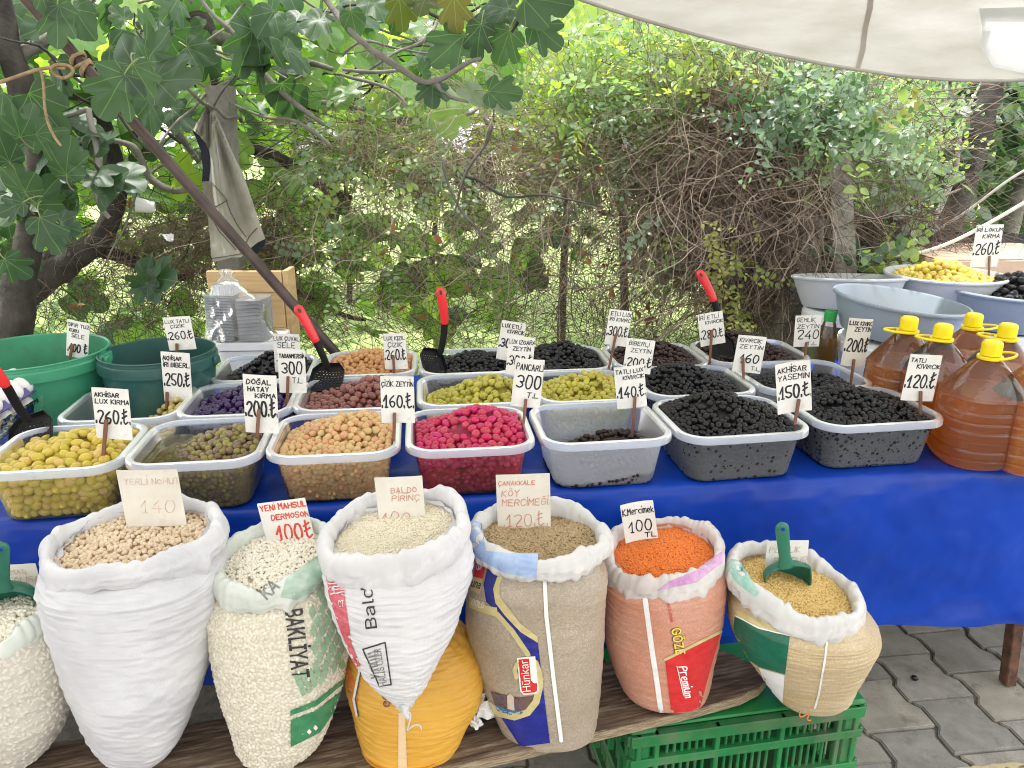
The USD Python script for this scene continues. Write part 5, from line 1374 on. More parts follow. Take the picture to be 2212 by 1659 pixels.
m_pine = mat('pine_look', (0.42, 0.27, 0.12), (0.54, 0.38, 0.19), rough=.7, scale=8, detail=6, stretch=(.6, 1, 7), bump=.25, bscale=30, dirt=((0.26, 0.15, 0.06), .66, .72, .6), dscale=16)
Yx = 2.78
q = [at_y(*p, Yx) for p in ((443, 585), (604, 579), (612, 735), (446, 735))]
bx = thing('wooden_box', 'upright pine box leaning behind the bagged containers', 'box', placed([0, 0, 0]))
w = q[1][0] - q[0][0]; H = q[0][2] - q[3][2]
for k, (z0, z1) in enumerate(((0, .30), (.303, .80), (.803, 1.0))):
    hh = H * (z1 - z0)
    obj('board', rbox(w, .018, hh, .002, ((q[0][0] + q[1][0]) / 2 + .006, Yx, q[0][2] - H * z0 - hh / 2)), m_pine, bx)
obj('edge_board', rbox(.02, .10, H + .002, .002, (q[1][0] + .018, Yx + .045, q[0][2] - H / 2)), m_pine, bx)
obj('nail', lathe([(.0001, 0), (.008, .001), (.008, .003), (.0001, .004)], 12, True, True).apply_transform(frame([q[1][0] - .002, Yx - .010, q[0][2] - H * .2], [1, 0, 0], [0, 0, 1], [0, -1, 0])), m_rust, bx)
obj('box_foot', rbox(w * .9, .08, q[3][2] - TZ, .003, ((q[0][0] + q[1][0]) / 2, Yx + .05, (q[3][2] + TZ) / 2 + .002)), m_pine, bx)

# steel pole slanting up to the left, with the rope tied to it
m_pole = mat('pole_look', (0.045, 0.032, 0.028), (0.085, 0.058, 0.05), rough=.42, scale=14, detail=6, metallic=.35, bump=.2, bscale=60, stretch=(1, 1, 1))
pa, pb = at_y(742, 782, 2.52), at_y(38, -22, 2.42)
pp = thing('steel_pole', 'dark brown steel pole slanting from the tan olives up to the left', 'pole')
obj('tube', tube([pa + (pa - pb) * .08, pa, pa + (pb - pa) * .5, pb, pb + (pb - pa) * .15], .0175, 16), m_pole, pp, smooth=40)
m_rope = mat('rope_look', (0.26, 0.17, 0.09), (0.40, 0.28, 0.16), rough=.85, scale=60, bump=.6, bscale=260, bdist=.002)
rope = thing('rope', 'brown rope knotted round the slanting pole and leading off to the left', 'rope')
ax = unit(pb - pa)
cpt = at_y(158, 146, 2.41)
s0 = np.dot(cpt - pa, ax)
n1 = unit(np.cross(ax, [0, 1, 0])); n2 = np.cross(ax, n1)
th = np.linspace(0, 2 * np.pi * 4.3, 140)
coil = pa + np.outer(s0 - .026 + .05 * th / th[-1] + .010 * np.sin(th * .7), ax) + np.outer(np.cos(th) * .022, n1) + np.outer(np.sin(th) * .022, n2)
obj('knot', tube(coil, .0052, 7), m_rope, rope, smooth=True)
th = np.linspace(0, 2 * np.pi * 1.6, 60)
coil2 = cpt + np.stack([-.02 + .03 * np.cos(th), -.024 + .006 * np.sin(th * 2), -.012 + .018 * np.sin(th)], 1)
obj('knot', tube(coil2, .005, 7), m_rope, rope, smooth=True)
obj('strand', tube(smooth_path([cpt + [-.01, -.022, -.005], at_y(85, 150, 2.38), at_y(30, 168, 2.36), at_y(-40, 182, 2.34)], 40), .0052, 7), m_rope, rope, smooth=True)
obj('strand', tube(smooth_path([at_y(88, 152, 2.38), at_y(95, 200, 2.38), at_y(98, 240, 2.38), at_y(112, 285, 2.38), at_y(132, 315, 2.38)], 40), .004, 7), m_rope, rope, smooth=True)

# ---- eggs on purple trays
m_tray = mat('tray_look', (0.12, 0.105, 0.26), (0.17, 0.15, 0.33), rough=.9, scale=20, bump=.5, bscale=200, bdist=.002)
m_egg = mat('egg_look', (0.74, 0.71, 0.69), (0.80, 0.78, 0.76), rough=.4, scale=30, sss=.1)
m_wrap = film('wrap_look', (0.96, 0.96, 0.98), .05, (.8, .8, .85), .14, bump=.5, bscale=20, fres=1.4)
c0 = at_z(102, 817, .905); c1 = at_z(0, 880, .905)
ex_ = unit(c1 - c0); ex_[2] = 0; ex_ = unit(ex_); ey_ = np.array([ex_[1], -ex_[0], 0])
TS = .300


def tray_z(x, y, n=6):
    a, b = x / TS * n * np.pi, y / TS * n * np.pi
    cup = (np.abs(np.sin(a)) * np.abs(np.sin(b))) ** .8
    post = (np.abs(np.cos(a)) * np.abs(np.cos(b))) ** 1.2
    edge = np.minimum(np.minimum(x, TS - x), np.minimum(y, TS - y))
    z = .016 - .016 * cup + .020 * post
    return np.where(edge < .006, .012, z)


for lvl, (dz, sh, ang) in enumerate(((0, 0, 0), (-.060, .004, .03), (-.122, -.012, -.04))):
    c, s = math.cos(ang), math.sin(ang)
    fx, fy = c * ex_ + s * ey_, -s * ex_ + c * ey_
    o = np.array([c0[0], c0[1], .880 + dz]) + ex_ * sh - ey_ * 0.0
    N = 74
    g = np.linspace(0, TS, N)
    X, Yg = np.meshgrid(g, g, indexing='ij')
    Z = tray_z(X, Yg)
    P = o + X[..., None] * fx + Yg[..., None] * fy + Z[..., None] * ZX
    up = np.cross(fx, fy)[2] > 0
    nm = ('top', 'middle', 'bottom')[lvl]
    t = thing('egg_tray', f'purple pulp egg tray, {nm} one of the stack at the left edge', 'egg tray', placed([0, 0, 0]))
    und = P.copy(); und[..., 2] -= .003
    b1 = loft(P, wrap=False, flip=not up); b2 = loft(und, wrap=False, flip=up)
    obj('tray_shell', cat_([b1, b2]), m_tray, t, smooth=True)
    cell = TS / 6
    for i in range(6):
        for j in range(6):
            if j > (2, 1, 0)[lvl]:
                continue
            p = o + (i + .5) * cell * fx + (j + .5) * cell * fy + ZX * .031
            v = trimesh.creation.icosphere(3); v.vertices[:, 2] *= np.where(v.vertices[:, 2] > 0, 1.36, 1.22); v.vertices *= .0222
            e = obj('egg', moved(v, placed(p, rgo.uniform(0, 6), [([1, 0, 0], rgo.normal(0, .2)), ([0, 1, 0], rgo.normal(0, .2))])), m_egg, smooth=True)
            tag(e, f'white egg sitting in the {nm} purple egg tray at the left edge', 'egg', f'white eggs in the {nm} egg tray')
    if lvl:
        ring = []
        th = np.linspace(0, 1, 120, endpoint=False)
        sq = rrect(TS + .016, TS + .016, .02, 12)
        for z in np.linspace(-.004, .055, 12):
            w_ = .006 * (meshkit.fbm(np.c_[sq * 40, np.full(len(sq), z * 60 + lvl)], 3, 3) - .5) * 2
            k = 1 + w_ / (TS / 2)
            ring.append(o + np.outer(sq[:, 0] * k + TS / 2, fx) + np.outer(sq[:, 1] * k + TS / 2, fy) + ZX * z)
        obj('wrap', loft(np.array(ring)), m_wrap, t, smooth=True)
# what the trays stand on
obj_b = thing('carton', 'low pale carton under the egg trays at the left edge', 'carton')
cz = .880 - .122 - .006
m_carton = mat('carton_look', (0.45, 0.36, 0.25), (0.52, 0.42, 0.30), rough=.8, scale=12)
if cz > TZ + .006:
    cb = rbox(.28, .28, cz - TZ - .005, .002)
    obj('carton_body', moved(cb, frame(np.array([c0[0], c0[1], 0]) + ex_ * .15 + ey_ * .15 + ZX * ((cz + TZ + .005) / 2), ex_, np.cross(ZX, ex_), ZX)), m_carton, obj_b)

# ---- slotted spoons
m_bkp = mat('black_nylon_look', (0.006, 0.006, 0.007), (0.011, 0.011, 0.012), rough=.36, scale=20, spec=.14)
m_rdp = mat('red_handle_look', (0.55, 0.012, 0.018), (0.62, 0.02, 0.025), rough=.32, scale=10, coat=.2)


def spoon(label, path, split, head, w_handle=.0125, holes=True):
    """path: world points from handle end to the head; split: index of the path where red ends; head: (centre, direction of length, direction of width, length, width)"""
    t = thing('slotted_spoon', label, 'slotted spoon')
    P = smooth_path(path, 40)
    k = int(split * 40)

    def bar(Q, w0, w1, th):
        n = len(Q); tt = np.gradient(Q, axis=0); tt /= np.linalg.norm(tt, axis=1, keepdims=True)
        side = np.cross(tt, EYE - Q); side /= np.linalg.norm(side, axis=1, keepdims=True); nn = np.cross(side, tt)
        an = np.linspace(0, 2 * np.pi, 14, endpoint=False)
        w = np.linspace(w0, w1, n)
        e = np.minimum(1, np.sqrt(np.clip(np.minimum(np.arange(n) + .4, n - .6 - np.arange(n)) / 2.5, 0, 1)))
        return loft([Q[i] + np.outer(np.cos(an) * w[i] * e[i], side[i]) + np.outer(np.sin(an) * th * e[i], nn[i]) for i in range(n)], True, True)
    h = bar(P[:k + 1], w_handle * 1.15, w_handle * .92, .0075)
    hd_ = obj('handle', h, m_rdp, t, smooth=50)
    tt = unit(P[1] - P[0]); sd = unit(np.cross(tt, EYE - P[0]))
    hp = P[3]; nn = unit(np.cross(sd, tt))
    ring = lathe([(.0042, -.0012), (.0042, .0012), (.0001, .0012)], 16, True, True)
    ring.vertices[:, 0] *= 1.0; ring.vertices[:, 1] *= 1.7
    fnn = nn if nn.dot(EYE - hp) > 0 else -nn
    obj('hanging_hole', moved(ring, frame(hp + fnn * .0078, np.cross(tt, fnn), tt, fnn)), mat_dark, hd_, smooth=30)
    obj('neck', bar(P[k - 3:], w_handle * .85, w_handle * .75, .006), m_bkp, t, smooth=50)
    c, dl, dw, L, Wd = head
    dl, dw = unit(dl), unit(np.asarray(dw, float) - unit(dl) * np.dot(dw, unit(dl))); nz_ = np.cross(dl, dw)
    if nz_.dot(EYE - c) < 0:
        dw = -dw; nz_ = -nz_
    out = Polygon([(-L / 2, -Wd * .28), (-L / 2, Wd * .28), (-L * .22, Wd * .48), (L * .42, Wd * .5), (L / 2, Wd * .40), (L / 2, -Wd * .40), (L * .42, -Wd * .5), (-L * .22, -Wd * .48)]).buffer(-.004).buffer(.004, quad_segs=3)
    pl_ = out
    if holes:
        hs = []
        for i in range(8):
            for j in range(-4, 5):
                x, y = -L * .26 + i * L * .092, j * Wd * .098 + (i % 2) * Wd * .03
                hs.append(Point(x, y).buffer(.0021, quad_segs=2))
        pl_ = out.difference(unary_union(hs).intersection(out.buffer(-.006)))
    plate = extr(pl_.segmentize(.008), .0022)
    plate.vertices[:, 2] += 3.2 * plate.vertices[:, 1] ** 2 + .9 * (plate.vertices[:, 0] - L * .1) ** 2
    # raised sides
    oc = np.array(out.exterior.segmentize(.006).coords)[:-1]
    zb_ = 3.2 * oc[:, 1] ** 2 + .9 * (oc[:, 0] - L * .1) ** 2
    hgt = np.where(oc[:, 0] < L * .46, .012, .002) * (1 - .5 * np.clip((oc[:, 0] + L / 2) / L, 0, 1) * 0)
    cen_ = oc * .965
    wl = loft(np.stack([np.c_[oc, zb_], np.c_[oc * 1.03, zb_ + hgt], np.c_[oc * 1.0, zb_ + hgt + .0005], np.c_[cen_, zb_ + .002]]), flip=False)
    M = frame(c, dl, dw, nz_)
    obj('scoop_head', moved(cat_([plate, wl]), M), m_bkp, t, smooth=30)
    return t


mat_dark = mat('hole_shadow_look', (0.10, 0.01, 0.012), rough=.6)


def pj(pts, Ys):
    return np.array([at_y(x, y, Y) for (x, y), Y in zip(pts, Ys)])


Ya = 1.66
spoon('black slotted spoon with red handle stuck in the yellow olives', pj([(-55, 755), (-20, 790), (17, 840), (40, 880), (66, 912)], [1.62, 1.63, 1.65, 1.67, 1.69]), .5,
      (at_y(74, 941, 1.70), at_y(74, 968, 1.66) - at_y(78, 905, 1.73), [1, .06, .12], .112, .098))
spoon('black slotted spoon with red handle leaning over the reddish olives', pj([(640, 660), (655, 685), (682, 736), (697, 768), (709, 800)], [2.08, 2.08, 2.08, 2.08, 2.09]), .58,
      (at_y(709, 820, 2.09), at_y(702, 842, 2.05) - at_y(714, 795, 2.12), [1, .1, .06], .100, .095))
spoon('slotted spoon with an upright red handle in the dark olives of the back row', pj([(950, 620), (957, 660), (960, 708), (956, 740), (950, 768)], [2.24, 2.24, 2.25, 2.25, 2.25]), .55,
      (at_y(931, 783, 2.25), at_y(946, 800, 2.22) - at_y(935, 762, 2.26), [.5, .85, .12], .085, .085))
spoon('slotted spoon with a curved red handle behind the 280 sign', pj([(1508, 584), (1525, 612), (1543, 652), (1552, 690), (1556, 730)], [2.44, 2.43, 2.42, 2.41, 2.40]), .50,
      (at_y(1556, 752, 2.38), at_y(1560, 775, 2.35) - at_y(1552, 730, 2.40), [1, .2, .1], .080, .085))

# ---- green scoops
m_gs = mat('green_scoop_look', (0.012, 0.11, 0.07), (0.02, 0.14, 0.09), rough=.4, scale=8, coat=.15)


def scoop(label, p_top, p_cup, R, back, tipdrop):
    """p_top: end of the handle, p_cup: where the handle meets the cup; the cup is a half shell open towards the buyer"""
    t = thing('scoop', label, 'scoop')
    ax = unit(p_cup - p_top); sd = unit(np.cross(ax, back)); bk = unit(np.cross(sd, ax)); bk = bk if bk.dot(back) > 0 else -bk
    n = 26
    Q = np.linspace(p_top, p_cup + ax * .006, n)
    an = np.linspace(0, 2 * np.pi, 16, endpoint=False)
    f = np.linspace(0, 1, n)
    w = np.interp(f, [0, .05, .12, .75, 1], [.004, .0125, .0145, .0125, .019]); th = np.interp(f, [0, .05, .2, 1], [.003, .007, .008, .008])
    hd_ = obj('handle', loft([Q[i] + np.outer(np.cos(an) * w[i], sd) + np.outer(np.sin(an) * th[i], bk) for i in range(n)], True, True), m_gs, t, smooth=50)
    e = lathe([(.0038, -.001), (.0038, .001), (.0001, .001)], 14, True, True)
    obj('hanging_hole', moved(e, frame(p_top + ax * .012 - bk * .0072, sd, ax, np.cross(sd, ax))), m_blue, hd_, smooth=30)
    L = tipdrop
    G1, G2 = [], []
    ang = np.linspace(-np.pi * .56, np.pi * .56, 30)
    for s in np.linspace(0, 1, 24):
        r = R * min(1, math.sqrt(max(0, 1 - (1 - min(s / .42, 1)) ** 2)) + .12) * (1 - .12 * max(0, s - .6))
        off = L * s
        for G, k in ((G1, 1.0), (G2, .95)):
            # the open lip is cut back obliquely
            cut = off - (.35 * L) * (np.abs(ang) / (np.pi * .56)) ** 2 * s
            G.append(p_cup + np.outer(np.sin(ang) * r * k, sd) + np.outer(np.cos(ang) * r * k * .8 - R * .1, bk) + np.outer(cut + (0 if k == 1 else .0015), ax))
    G1, G2 = np.array(G1), np.array(G2)
    a1, a2 = loft(G1, wrap=False), loft(G2, wrap=False, flip=True)
    border = lambda A, B: loft(np.stack([A, B]), wrap=False)
    obj('cup', cat_([a1, a2, border(G1[-1], G2[-1]), border(G1[:, 0], G2[:, 0]), border(G2[:, -1], G1[:, -1]), border(G2[0], G1[0])]), m_gs, t, smooth=40)


Yk = K6.C[1]
scoop('dark green plastic scoop standing in the golden bulgur', at_y(1688, 1129, Yk - .01), at_y(1697, 1220, Yk + .005), .050, np.array([.12, 1, -.45]), .088)
Yk = K7.C[1]
scoop('dark green plastic scoop in the white beans at the left edge', at_y(2, 1172, Yk - .03), at_y(6, 1270, Yk - .01), .056, np.array([-.5, 1, -.3]), .085)

# ---- jugs of amber oil
m_oil = usdkit.material(stage, '/World/Looks/amber_oil_look', {'p': ('principled_bsdf', {'base_color': (0.95, 0.56, 0.13), 'transmission_weight': 1.0, 'roughness': .12, 'ior': 1.22}), 'n': ('noise_texture', {'scale': 14.0}), 'tc': ('texture_coordinate', {}), 'b': ('bump', {'strength': .25, 'distance': .01}),
                        'd': ('translucent_bsdf', {'color': (0.95, 0.52, 0.04)}), 'm': ('mix_closure', {'fac': .58})},
                        [('tc.object', 'n.vector'), ('n.fac', 'b.height'), ('b.normal', 'p.normal'), ('p.BSDF', 'm.closure1'), ('d.BSDF', 'm.closure2')], surface='m.closure')
m_petj = film('clear_jug_look', (0.95, 0.91, 0.87), .035, (0.8, 0.7, 0.62), .05, bump=.3, bscale=26, fres=1.5)
m_cap = mat('yellow_cap_look', (0.80, 0.62, 0.0), (0.84, 0.68, 0.01), rough=.38, scale=10)


def jug(label, top_px, handle, R=.092, H=.315, level=.60):
    o = at_z(*top_px, TZ + .006 + H) * [1, 1, 0] + ZX * (TZ + .006)
    t = thing('oil_jug', label, 'oil jug', placed(o, handle * 0 + rgo.uniform(-.3, .3)))
    n = 64
    an = np.linspace(0, 2 * np.pi, n, endpoint=False)
    sq = lambda r, p: (lambda c, s: np.stack([np.sign(c) * np.abs(c) ** p, np.sign(s) * np.abs(s) ** p], 1) * r)(np.cos(an), np.sin(an))
    rings, oil = [], []
    hb_ = H * .56
    zs = np.r_[np.linspace(0, .02, 5), np.linspace(.024, hb_, 60)]
    for z in zs:
        r = R * (.86 + .14 * math.sin(min(1, z / .02) * np.pi / 2))
        rib = -.0035 * max(0, math.cos((z - .03) / (hb_ - .03) * 2 * np.pi * 6)) ** 6 if .022 < z < hb_ - .004 else 0
        bulge = .004 * math.sin(z / hb_ * np.pi)
        rings.append(np.c_[sq(r + rib + bulge - .002, .80), np.full(n, z)])
    for f in np.linspace(.04, 1, 26):
        z = hb_ + f * (H * .86 - hb_)
        r = R * (1 - f) ** .85 * .98 + .022 * f + .004 * (1 - f)
        # pressed facets on the shoulder
        fac = 1 + .018 * np.maximum(0, np.cos(an * 8)) ** 4 * math.sin(min(1, f * 1.2) * np.pi)
        rings.append(np.c_[sq(r, .80 + .2 * f) * fac[:, None], np.full(n, z)])
    for z in (H * .88, H * .9):
        rings.append(np.c_[sq(.021, 1.0), np.full(n, z)])
    rings = np.array(rings)
    obj('jug_body', loft(rings, cap0=True), m_petj, t, smooth=40)
    lv = H * level
    inn = rings[rings[:, 0, 2] < lv].copy()
    cxy = inn.mean(1, keepdims=True)
    inn[..., :2] *= .985
    inn[0, :, 2] += .002
    obj('oil', loft(inn, True, True), m_oil, t, smooth=40)
    cp = [(.0205, H * .885), (.0225, H * .886), (.0235, H * .893), (.0235, H * .975), (.022, H * .99), (.018, H), (.001, H)]
    c = lathe(cp, 48, True, True); an2 = np.arctan2(c.vertices[:, 1], c.vertices[:, 0])
    body = (c.vertices[:, 2] < H * .975) & (np.hypot(c.vertices[:, 0], c.vertices[:, 1]) > .0225)
    c.vertices[body, :2] *= (1 + .012 * np.sign(np.sin(an2[body] * 24)))[:, None]
    obj('cap', c, m_cap, t, smooth=35)
    zh = H * .868
    nr_ = obj('neck_ring', lathe([(.021, zh - .004), (.029, zh - .004), (.030, zh), (.029, zh + .004), (.021, zh + .004)], 40, True, True), m_cap, t, smooth=35)
    d = np.array([math.cos(handle), math.sin(handle), 0]); e = np.array([-d[1], d[0], 0])
    hp = [e * .028, d * .03 + e * .027, d * .058 + e * .016, d * .068, d * .058 - e * .016, d * .03 - e * .027, -e * .028]
    hp = [h + ZX * (zh + (.10 * max(0, h.dot(d) - .01))) for h in hp]
    obj('carry_loop', tube(smooth_path(hp, 36), .0036, 8), m_cap, nr_, smooth=50)


jug('amber oil jug furthest left, half behind the 120 sign', (1966, 684), 3.3)
jug('amber oil jug with its yellow loop turned left, second from the left', (2040, 700), 2.95)
jug('amber oil jug at the back right, highest yellow cap', (2106, 677), .2)
jug('amber oil jug behind the front one near the right edge', (2180, 699), 2.9)
jug('front amber oil jug, the largest one, at the table edge', (2146, 736), .15, R=.096)
jug('amber oil jug cut off by the right edge of the picture', (2262, 745), .5)

# small bottle of olive oil with a green cap
m_oo = usdkit.material(stage, '/World/Looks/olive_oil_look', {'p': ('principled_bsdf', {'base_color': (0.62, 0.42, 0.04), 'transmission_weight': 1.0, 'roughness': .1, 'ior': 1.2}), 'd': ('translucent_bsdf', {'color': (0.62, 0.42, 0.02)}), 'm': ('mix_closure', {'fac': .45})}, [('p.BSDF', 'm.closure1'), ('d.BSDF', 'm.closure2')], surface='m.closure')
m_gcap = mat('green_cap_look', (0.02, 0.30, 0.06), rough=.4)
bo_ = at_z(1795, 674, TZ + .242) * [1, 1, 0] + ZX * (TZ + .006)
t = thing('oil_bottle', 'small bottle of olive oil with a green cap behind the 240 sign', 'bottle', placed(bo_))
pf = [(.030, .002), (.035, .008), (.035, .05), (.0335, .055), (.035, .06), (.035, .10), (.0335, .105), (.035, .11), (.035, .125), (.031, .15), (.024, .185), (.0185, .205), (.0175, .215)]
obj('bottle_body', lathe(pf, 40, True), m_petj, t, smooth=40)
obj('oil', lathe([(r * .97, z + .001) for r, z in pf[:-3]], 40, True, True), m_oo, t, smooth=40)
obj('cap', lathe([(.019, .206), (.020, .207), (.020, .236), (.018, .240), (.001, .241)], 32, True, True), m_gcap, t, smooth=35)

# ---- grey basins and white buckets at the right
def basin(label, c, R, h, mt, tilt=None, k=.80):
    t = thing('basin', label, 'basin', placed(c, 0, tilt))
    p = [(R * .3, .003), (R * k * .96, .002), (R * k, .010), (R * (k + (1 - k) * .5), h * .5), (R * .97, h - .016), (R * .985, h - .012), (R * 1.02, h - .010), (R * 1.03, h - .004), (R * 1.02, h), (R * .985, h + .001), (R * .962, h - .006), (R * (k + (1 - k) * .5) * .975, h * .5), (R * k * .96, .014), (R * .3, .010)]
    obj('basin_wall', lathe(p, 80, True, True), mt, t, smooth=35)
    return t


def white_bucket(label, c, R, h, mt, text=False):
    t = thing('bucket', label, 'bucket', placed(c))
    obj('bucket_wall', lathe([(R * .86, .003), (R * .88, .008), (R * .96, h - .05)], 56, True), mt, t, smooth=35)
    obj('rim', lathe([(R * .95, h - .052), (R * 1.02, h - .050), (R * 1.03, h - .046), (R * 1.03, h - .018), (R * 1.0, h - .012), (R * 1.0, h - .002), (R * .96, h), (R * .5, h - .001), (R * .01, h - .001)], 56, True), m_wp, t, smooth=35)
    return t


rA = at_z(1937, 648, 1.015)
RA = .208
white_bucket('white bucket with a printed paper label under the front grey basin', rA * [1, 1, 0] + ZX * TZ, .165, .160, m_wp)
basin('blue-grey basin, nearly empty and tilted, on the labelled bucket', rA - ZX * .118, RA, .125, m_gb, [([0, 1, 0], .10), ([1, 0, 0], .03)])
rB = at_y(1836, 600, 2.92)
m_bkt2 = plastic('olive_bucket_look', (0.10, 0.12, 0.05), (0.05, 0.055, 0.04))
white_bucket('bucket with a white rim under the pale basin near the concrete post', rB * [1, 1, 0] + ZX * (rB[2] - .115 - .29), .155, .29, m_bkt2)
basin('pale grey basin on the bucket beside the concrete post', rB - ZX * .115, .205, .12, m_gb2, [([1, 0, 0], -.115)])
rC = at_z(2042, 590, 1.025)
basin('grey basin heaped with yellow olives at the right', rC - ZX * .12, .215, .12, m_gb2)
rD = at_z(2178, 628, .985)
basin('blue-grey basin of dark wrinkled olives at the right edge', rD - ZX * .13, .225, .135, m_gb, [([0, 1, 0], .03)])
white_bucket('white bucket under the basin of dark wrinkled olives', rD * [1, 1, 0] + ZX * TZ, .17, rD[2] - .135 - TZ, m_wp)
white_bucket('white bucket under the basin of yellow olives', rC * [1, 1, 0] + ZX * TZ, .16, rC[2] - .125 - TZ, m_wp)


def bowl_fill(name, label, c, R, protos, core, r, H, n, seed, elong=1.25, drop=.02, cx=0.0, spread=1.0):
    rng = np.random.default_rng(seed)
    P = []
    top = lambda x, y: c[2] - drop + H * np.exp(-(((x - c[0] - cx) / (R * .6)) ** 2 + ((y - c[1] - .02) / (R * .6)) ** 2))
    u = np.sqrt(rng.uniform(0, 1, n)) * R * .93 * spread; a = rng.uniform(0, 2 * np.pi, n)
    x, y = c[0] + cx * (1 - spread) * 2 + u * np.cos(a), c[1] + u * np.sin(a)
    P = np.stack([x, y, top(x, y) - r * rng.uniform(.6, 3.4, n)], 1)
    for _ in range(30):
        pr = cKDTree(P).query_pairs(2 * r, output_type='ndarray')
        if not len(pr):
            break
        d = P[pr[:, 0]] - P[pr[:, 1]]; l = np.linalg.norm(d, axis=1, keepdims=True) + 1e-9
        p = d / l * (2 * r - l) * .42
        np.add.at(P, pr[:, 0], p); np.add.at(P, pr[:, 1], -p)
        P[:, 2] = np.minimum(P[:, 2], top(P[:, 0], P[:, 1]) - r * .6)
        dd = P[:, :2] - c[:2]; l = np.linalg.norm(dd, axis=1); s = np.minimum(1, (R * .93 - r - .28 * np.maximum(0, c[2] - P[:, 2])) / np.maximum(l, 1e-9)); P[:, :2] = c[:2] + dd * s[:, None]
    a = rng.uniform(0, 2 * np.pi, n); el = rng.normal(0, .4, n)
    X = np.stack([np.cos(a) * np.cos(el), np.sin(a) * np.cos(el), np.sin(el)], 1)
    Yv = np.cross([0, 0, 1.0], X); Yv /= np.linalg.norm(Yv, axis=1, keepdims=True)
    R_ = []
    for f in np.linspace(.02, 1, 10):
        th = np.linspace(0, 2 * np.pi, 40, endpoint=False)
        xx, yy = c[0] + cx * (1 - spread) * 2 + R * .93 * spread * f * np.cos(th), c[1] + R * .93 * spread * f * np.sin(th)
        R_.append(np.stack([xx, yy, top(xx, yy) - r * 2.4], 1))
    scatter(name, protos + [(loft(R_, cap0=True), core, True)], np.r_[rng.integers(0, len(protos), n), len(protos)], np.vstack([P, [0, 0, 0]]), np.vstack([q_of(np.stack([X, Yv, np.cross(X, Yv)], 2)), [1, 0, 0, 0]]), np.r_[2 * r * elong * rng.uniform(.88, 1.13, n), 1], label=label, cat='olives')


bowl_fill('yellow_olives', 'yellow olives heaped in the grey basin at the right', rC, .205, P_yellow, k_yel, .0128, .075, 420, 31, drop=.022)
bowl_fill('dark_olives', 'large dark wrinkled olives heaped in the basin at the right edge', rD, .212, P_dry, k_blk, .0150, .095, 380, 32, cx=.06, drop=.028)
bowl_fill('dark_olives', 'few dark olives left at the bottom of the tilted basin', rA + np.array([0.0, 0, -.048]), .16, P_brown, k_brn, .0110, .030, 130, 33, drop=.03)
# paper label on the bucket: blocks of small print
tl = thing('paper_label', 'white paper label with black small print on the bucket right of the 200 sign', 'label')
Rl = .165 * .955
lab_lines = [('ZEYTİNLERİ', .92, .030, True), ('LİMİTED ŞİRKETİ', .855, .022, True), ('Hamidiye Mah. No 12', .77, .016, False), ('1. Blok Hal Yanı 44', .715, .016, False), ('İSTANBUL', .66, .016, True), ('Tel: +90 12 84', .60, .016, False), ('Organize San. 5. Cad.', .53, .016, False), ('MANİSA', .48, .016, True), ('527 27 98', .42, .016, False), ('Firmamız,', .28, .018, True), ('TS 018 - ISO 9001', .20, .018, True), ('ISO 22000:2005', .13, .018, True)]
a0, a1 = -1.95, -.62
hL = .125; zb0 = TZ + .002


def on_cyl(m, off):
    v = m.vertices.copy(); a = a0 + v[:, 0] / Rl; k = (Rl * .885 / .955 + (Rl * .96 / .955 - Rl * .885 / .955) * np.clip((v[:, 1]) / .11, 0, 1)) + off + v[:, 2]
    m.vertices = np.stack([rA[0] + k * np.cos(a), rA[1] + k * np.sin(a), zb0 + v[:, 1]], 1); return m


sh = sbox(0, 0, (a1 - a0) * Rl, .108)
strips = cat_([extr(sh.intersection(sbox(i * .006, -1, (i + 1) * .006, 1)), .0004) for i in range(int((a1 - a0) * Rl / .006) + 1) if not sh.intersection(sbox(i * .006, -1, (i + 1) * .006, 1)).is_empty])
paper_ = obj('paper', on_cyl(strips, .0016), m_card, tl, smooth=True)
gl = []
for tx, yy, cap, bd in lab_lines:
    m = meshkit.text_mesh(tx, cap * .26, .0002, bd)
    m.apply_translation([.012, yy * .104, 0]); gl.append(m)
lt = cat_(gl)
lt.update_faces(lt.triangles_center[:, 0] < (a1 - a0) * Rl - .003); lt.remove_unreferenced_vertices()
obj('small_print', on_cyl(lt, .0024), m_ink, paper_.GetPrim() if hasattr(paper_, 'GetPrim') else paper_, smooth=False)
sign('white sign İRİ LOKUM KIRMA 260 in the basin of yellow olives', (2110, 486), (2169, 484.5), (2109, 577), float(rC[1]) + .02, [('İRİ LOKUM', .04, .98, .12, .08), ('KIRMA', .28, .9, .27, .09), ('.260.₺', .04, .97, .57, .26)], stake=((2137.6, 553), (2136, 590)))
# carton behind the basins
cA = at_y(2005, 562, 3.12); cB = at_y(2240, 566, 3.12)
m_cart2 = mat('pinkish_carton_look', (0.46, 0.33, 0.24), (0.52, 0.39, 0.29), rough=.8, scale=10)
cw = cB[0] - cA[0] + .25
tcb = thing('carton', 'flat light brown carton behind the basins at the right edge', 'carton')
for k, (zz, hh) in enumerate(((cA[2] - .085, .16),)):
    obj('carton_body', moved(rbox(cw, .55, hh, .004), placed([cA[0] + cw / 2 + .03, 3.12 + .275, cA[2] - hh / 2], .06)), m_cart2, tcb)
    obj('lid_flap', moved(rbox(cw * .5, .548, .004, .001), placed([cA[0] + cw / 4 + .03, 3.12 + .268, cA[2] + .003], .06)), m_cart2, tcb)
tp1 = at_y(2128, 576, 3.12)
obj('tape', moved(rbox(.055, .003, .014, .001), placed(tp1 + [0, -.004, 0], .06)), m_ink, tcb)
st_ = thing('trestle', 'plain wooden trestle holding up the carton behind the basins', 'trestle')
zt = cA[2] - .162
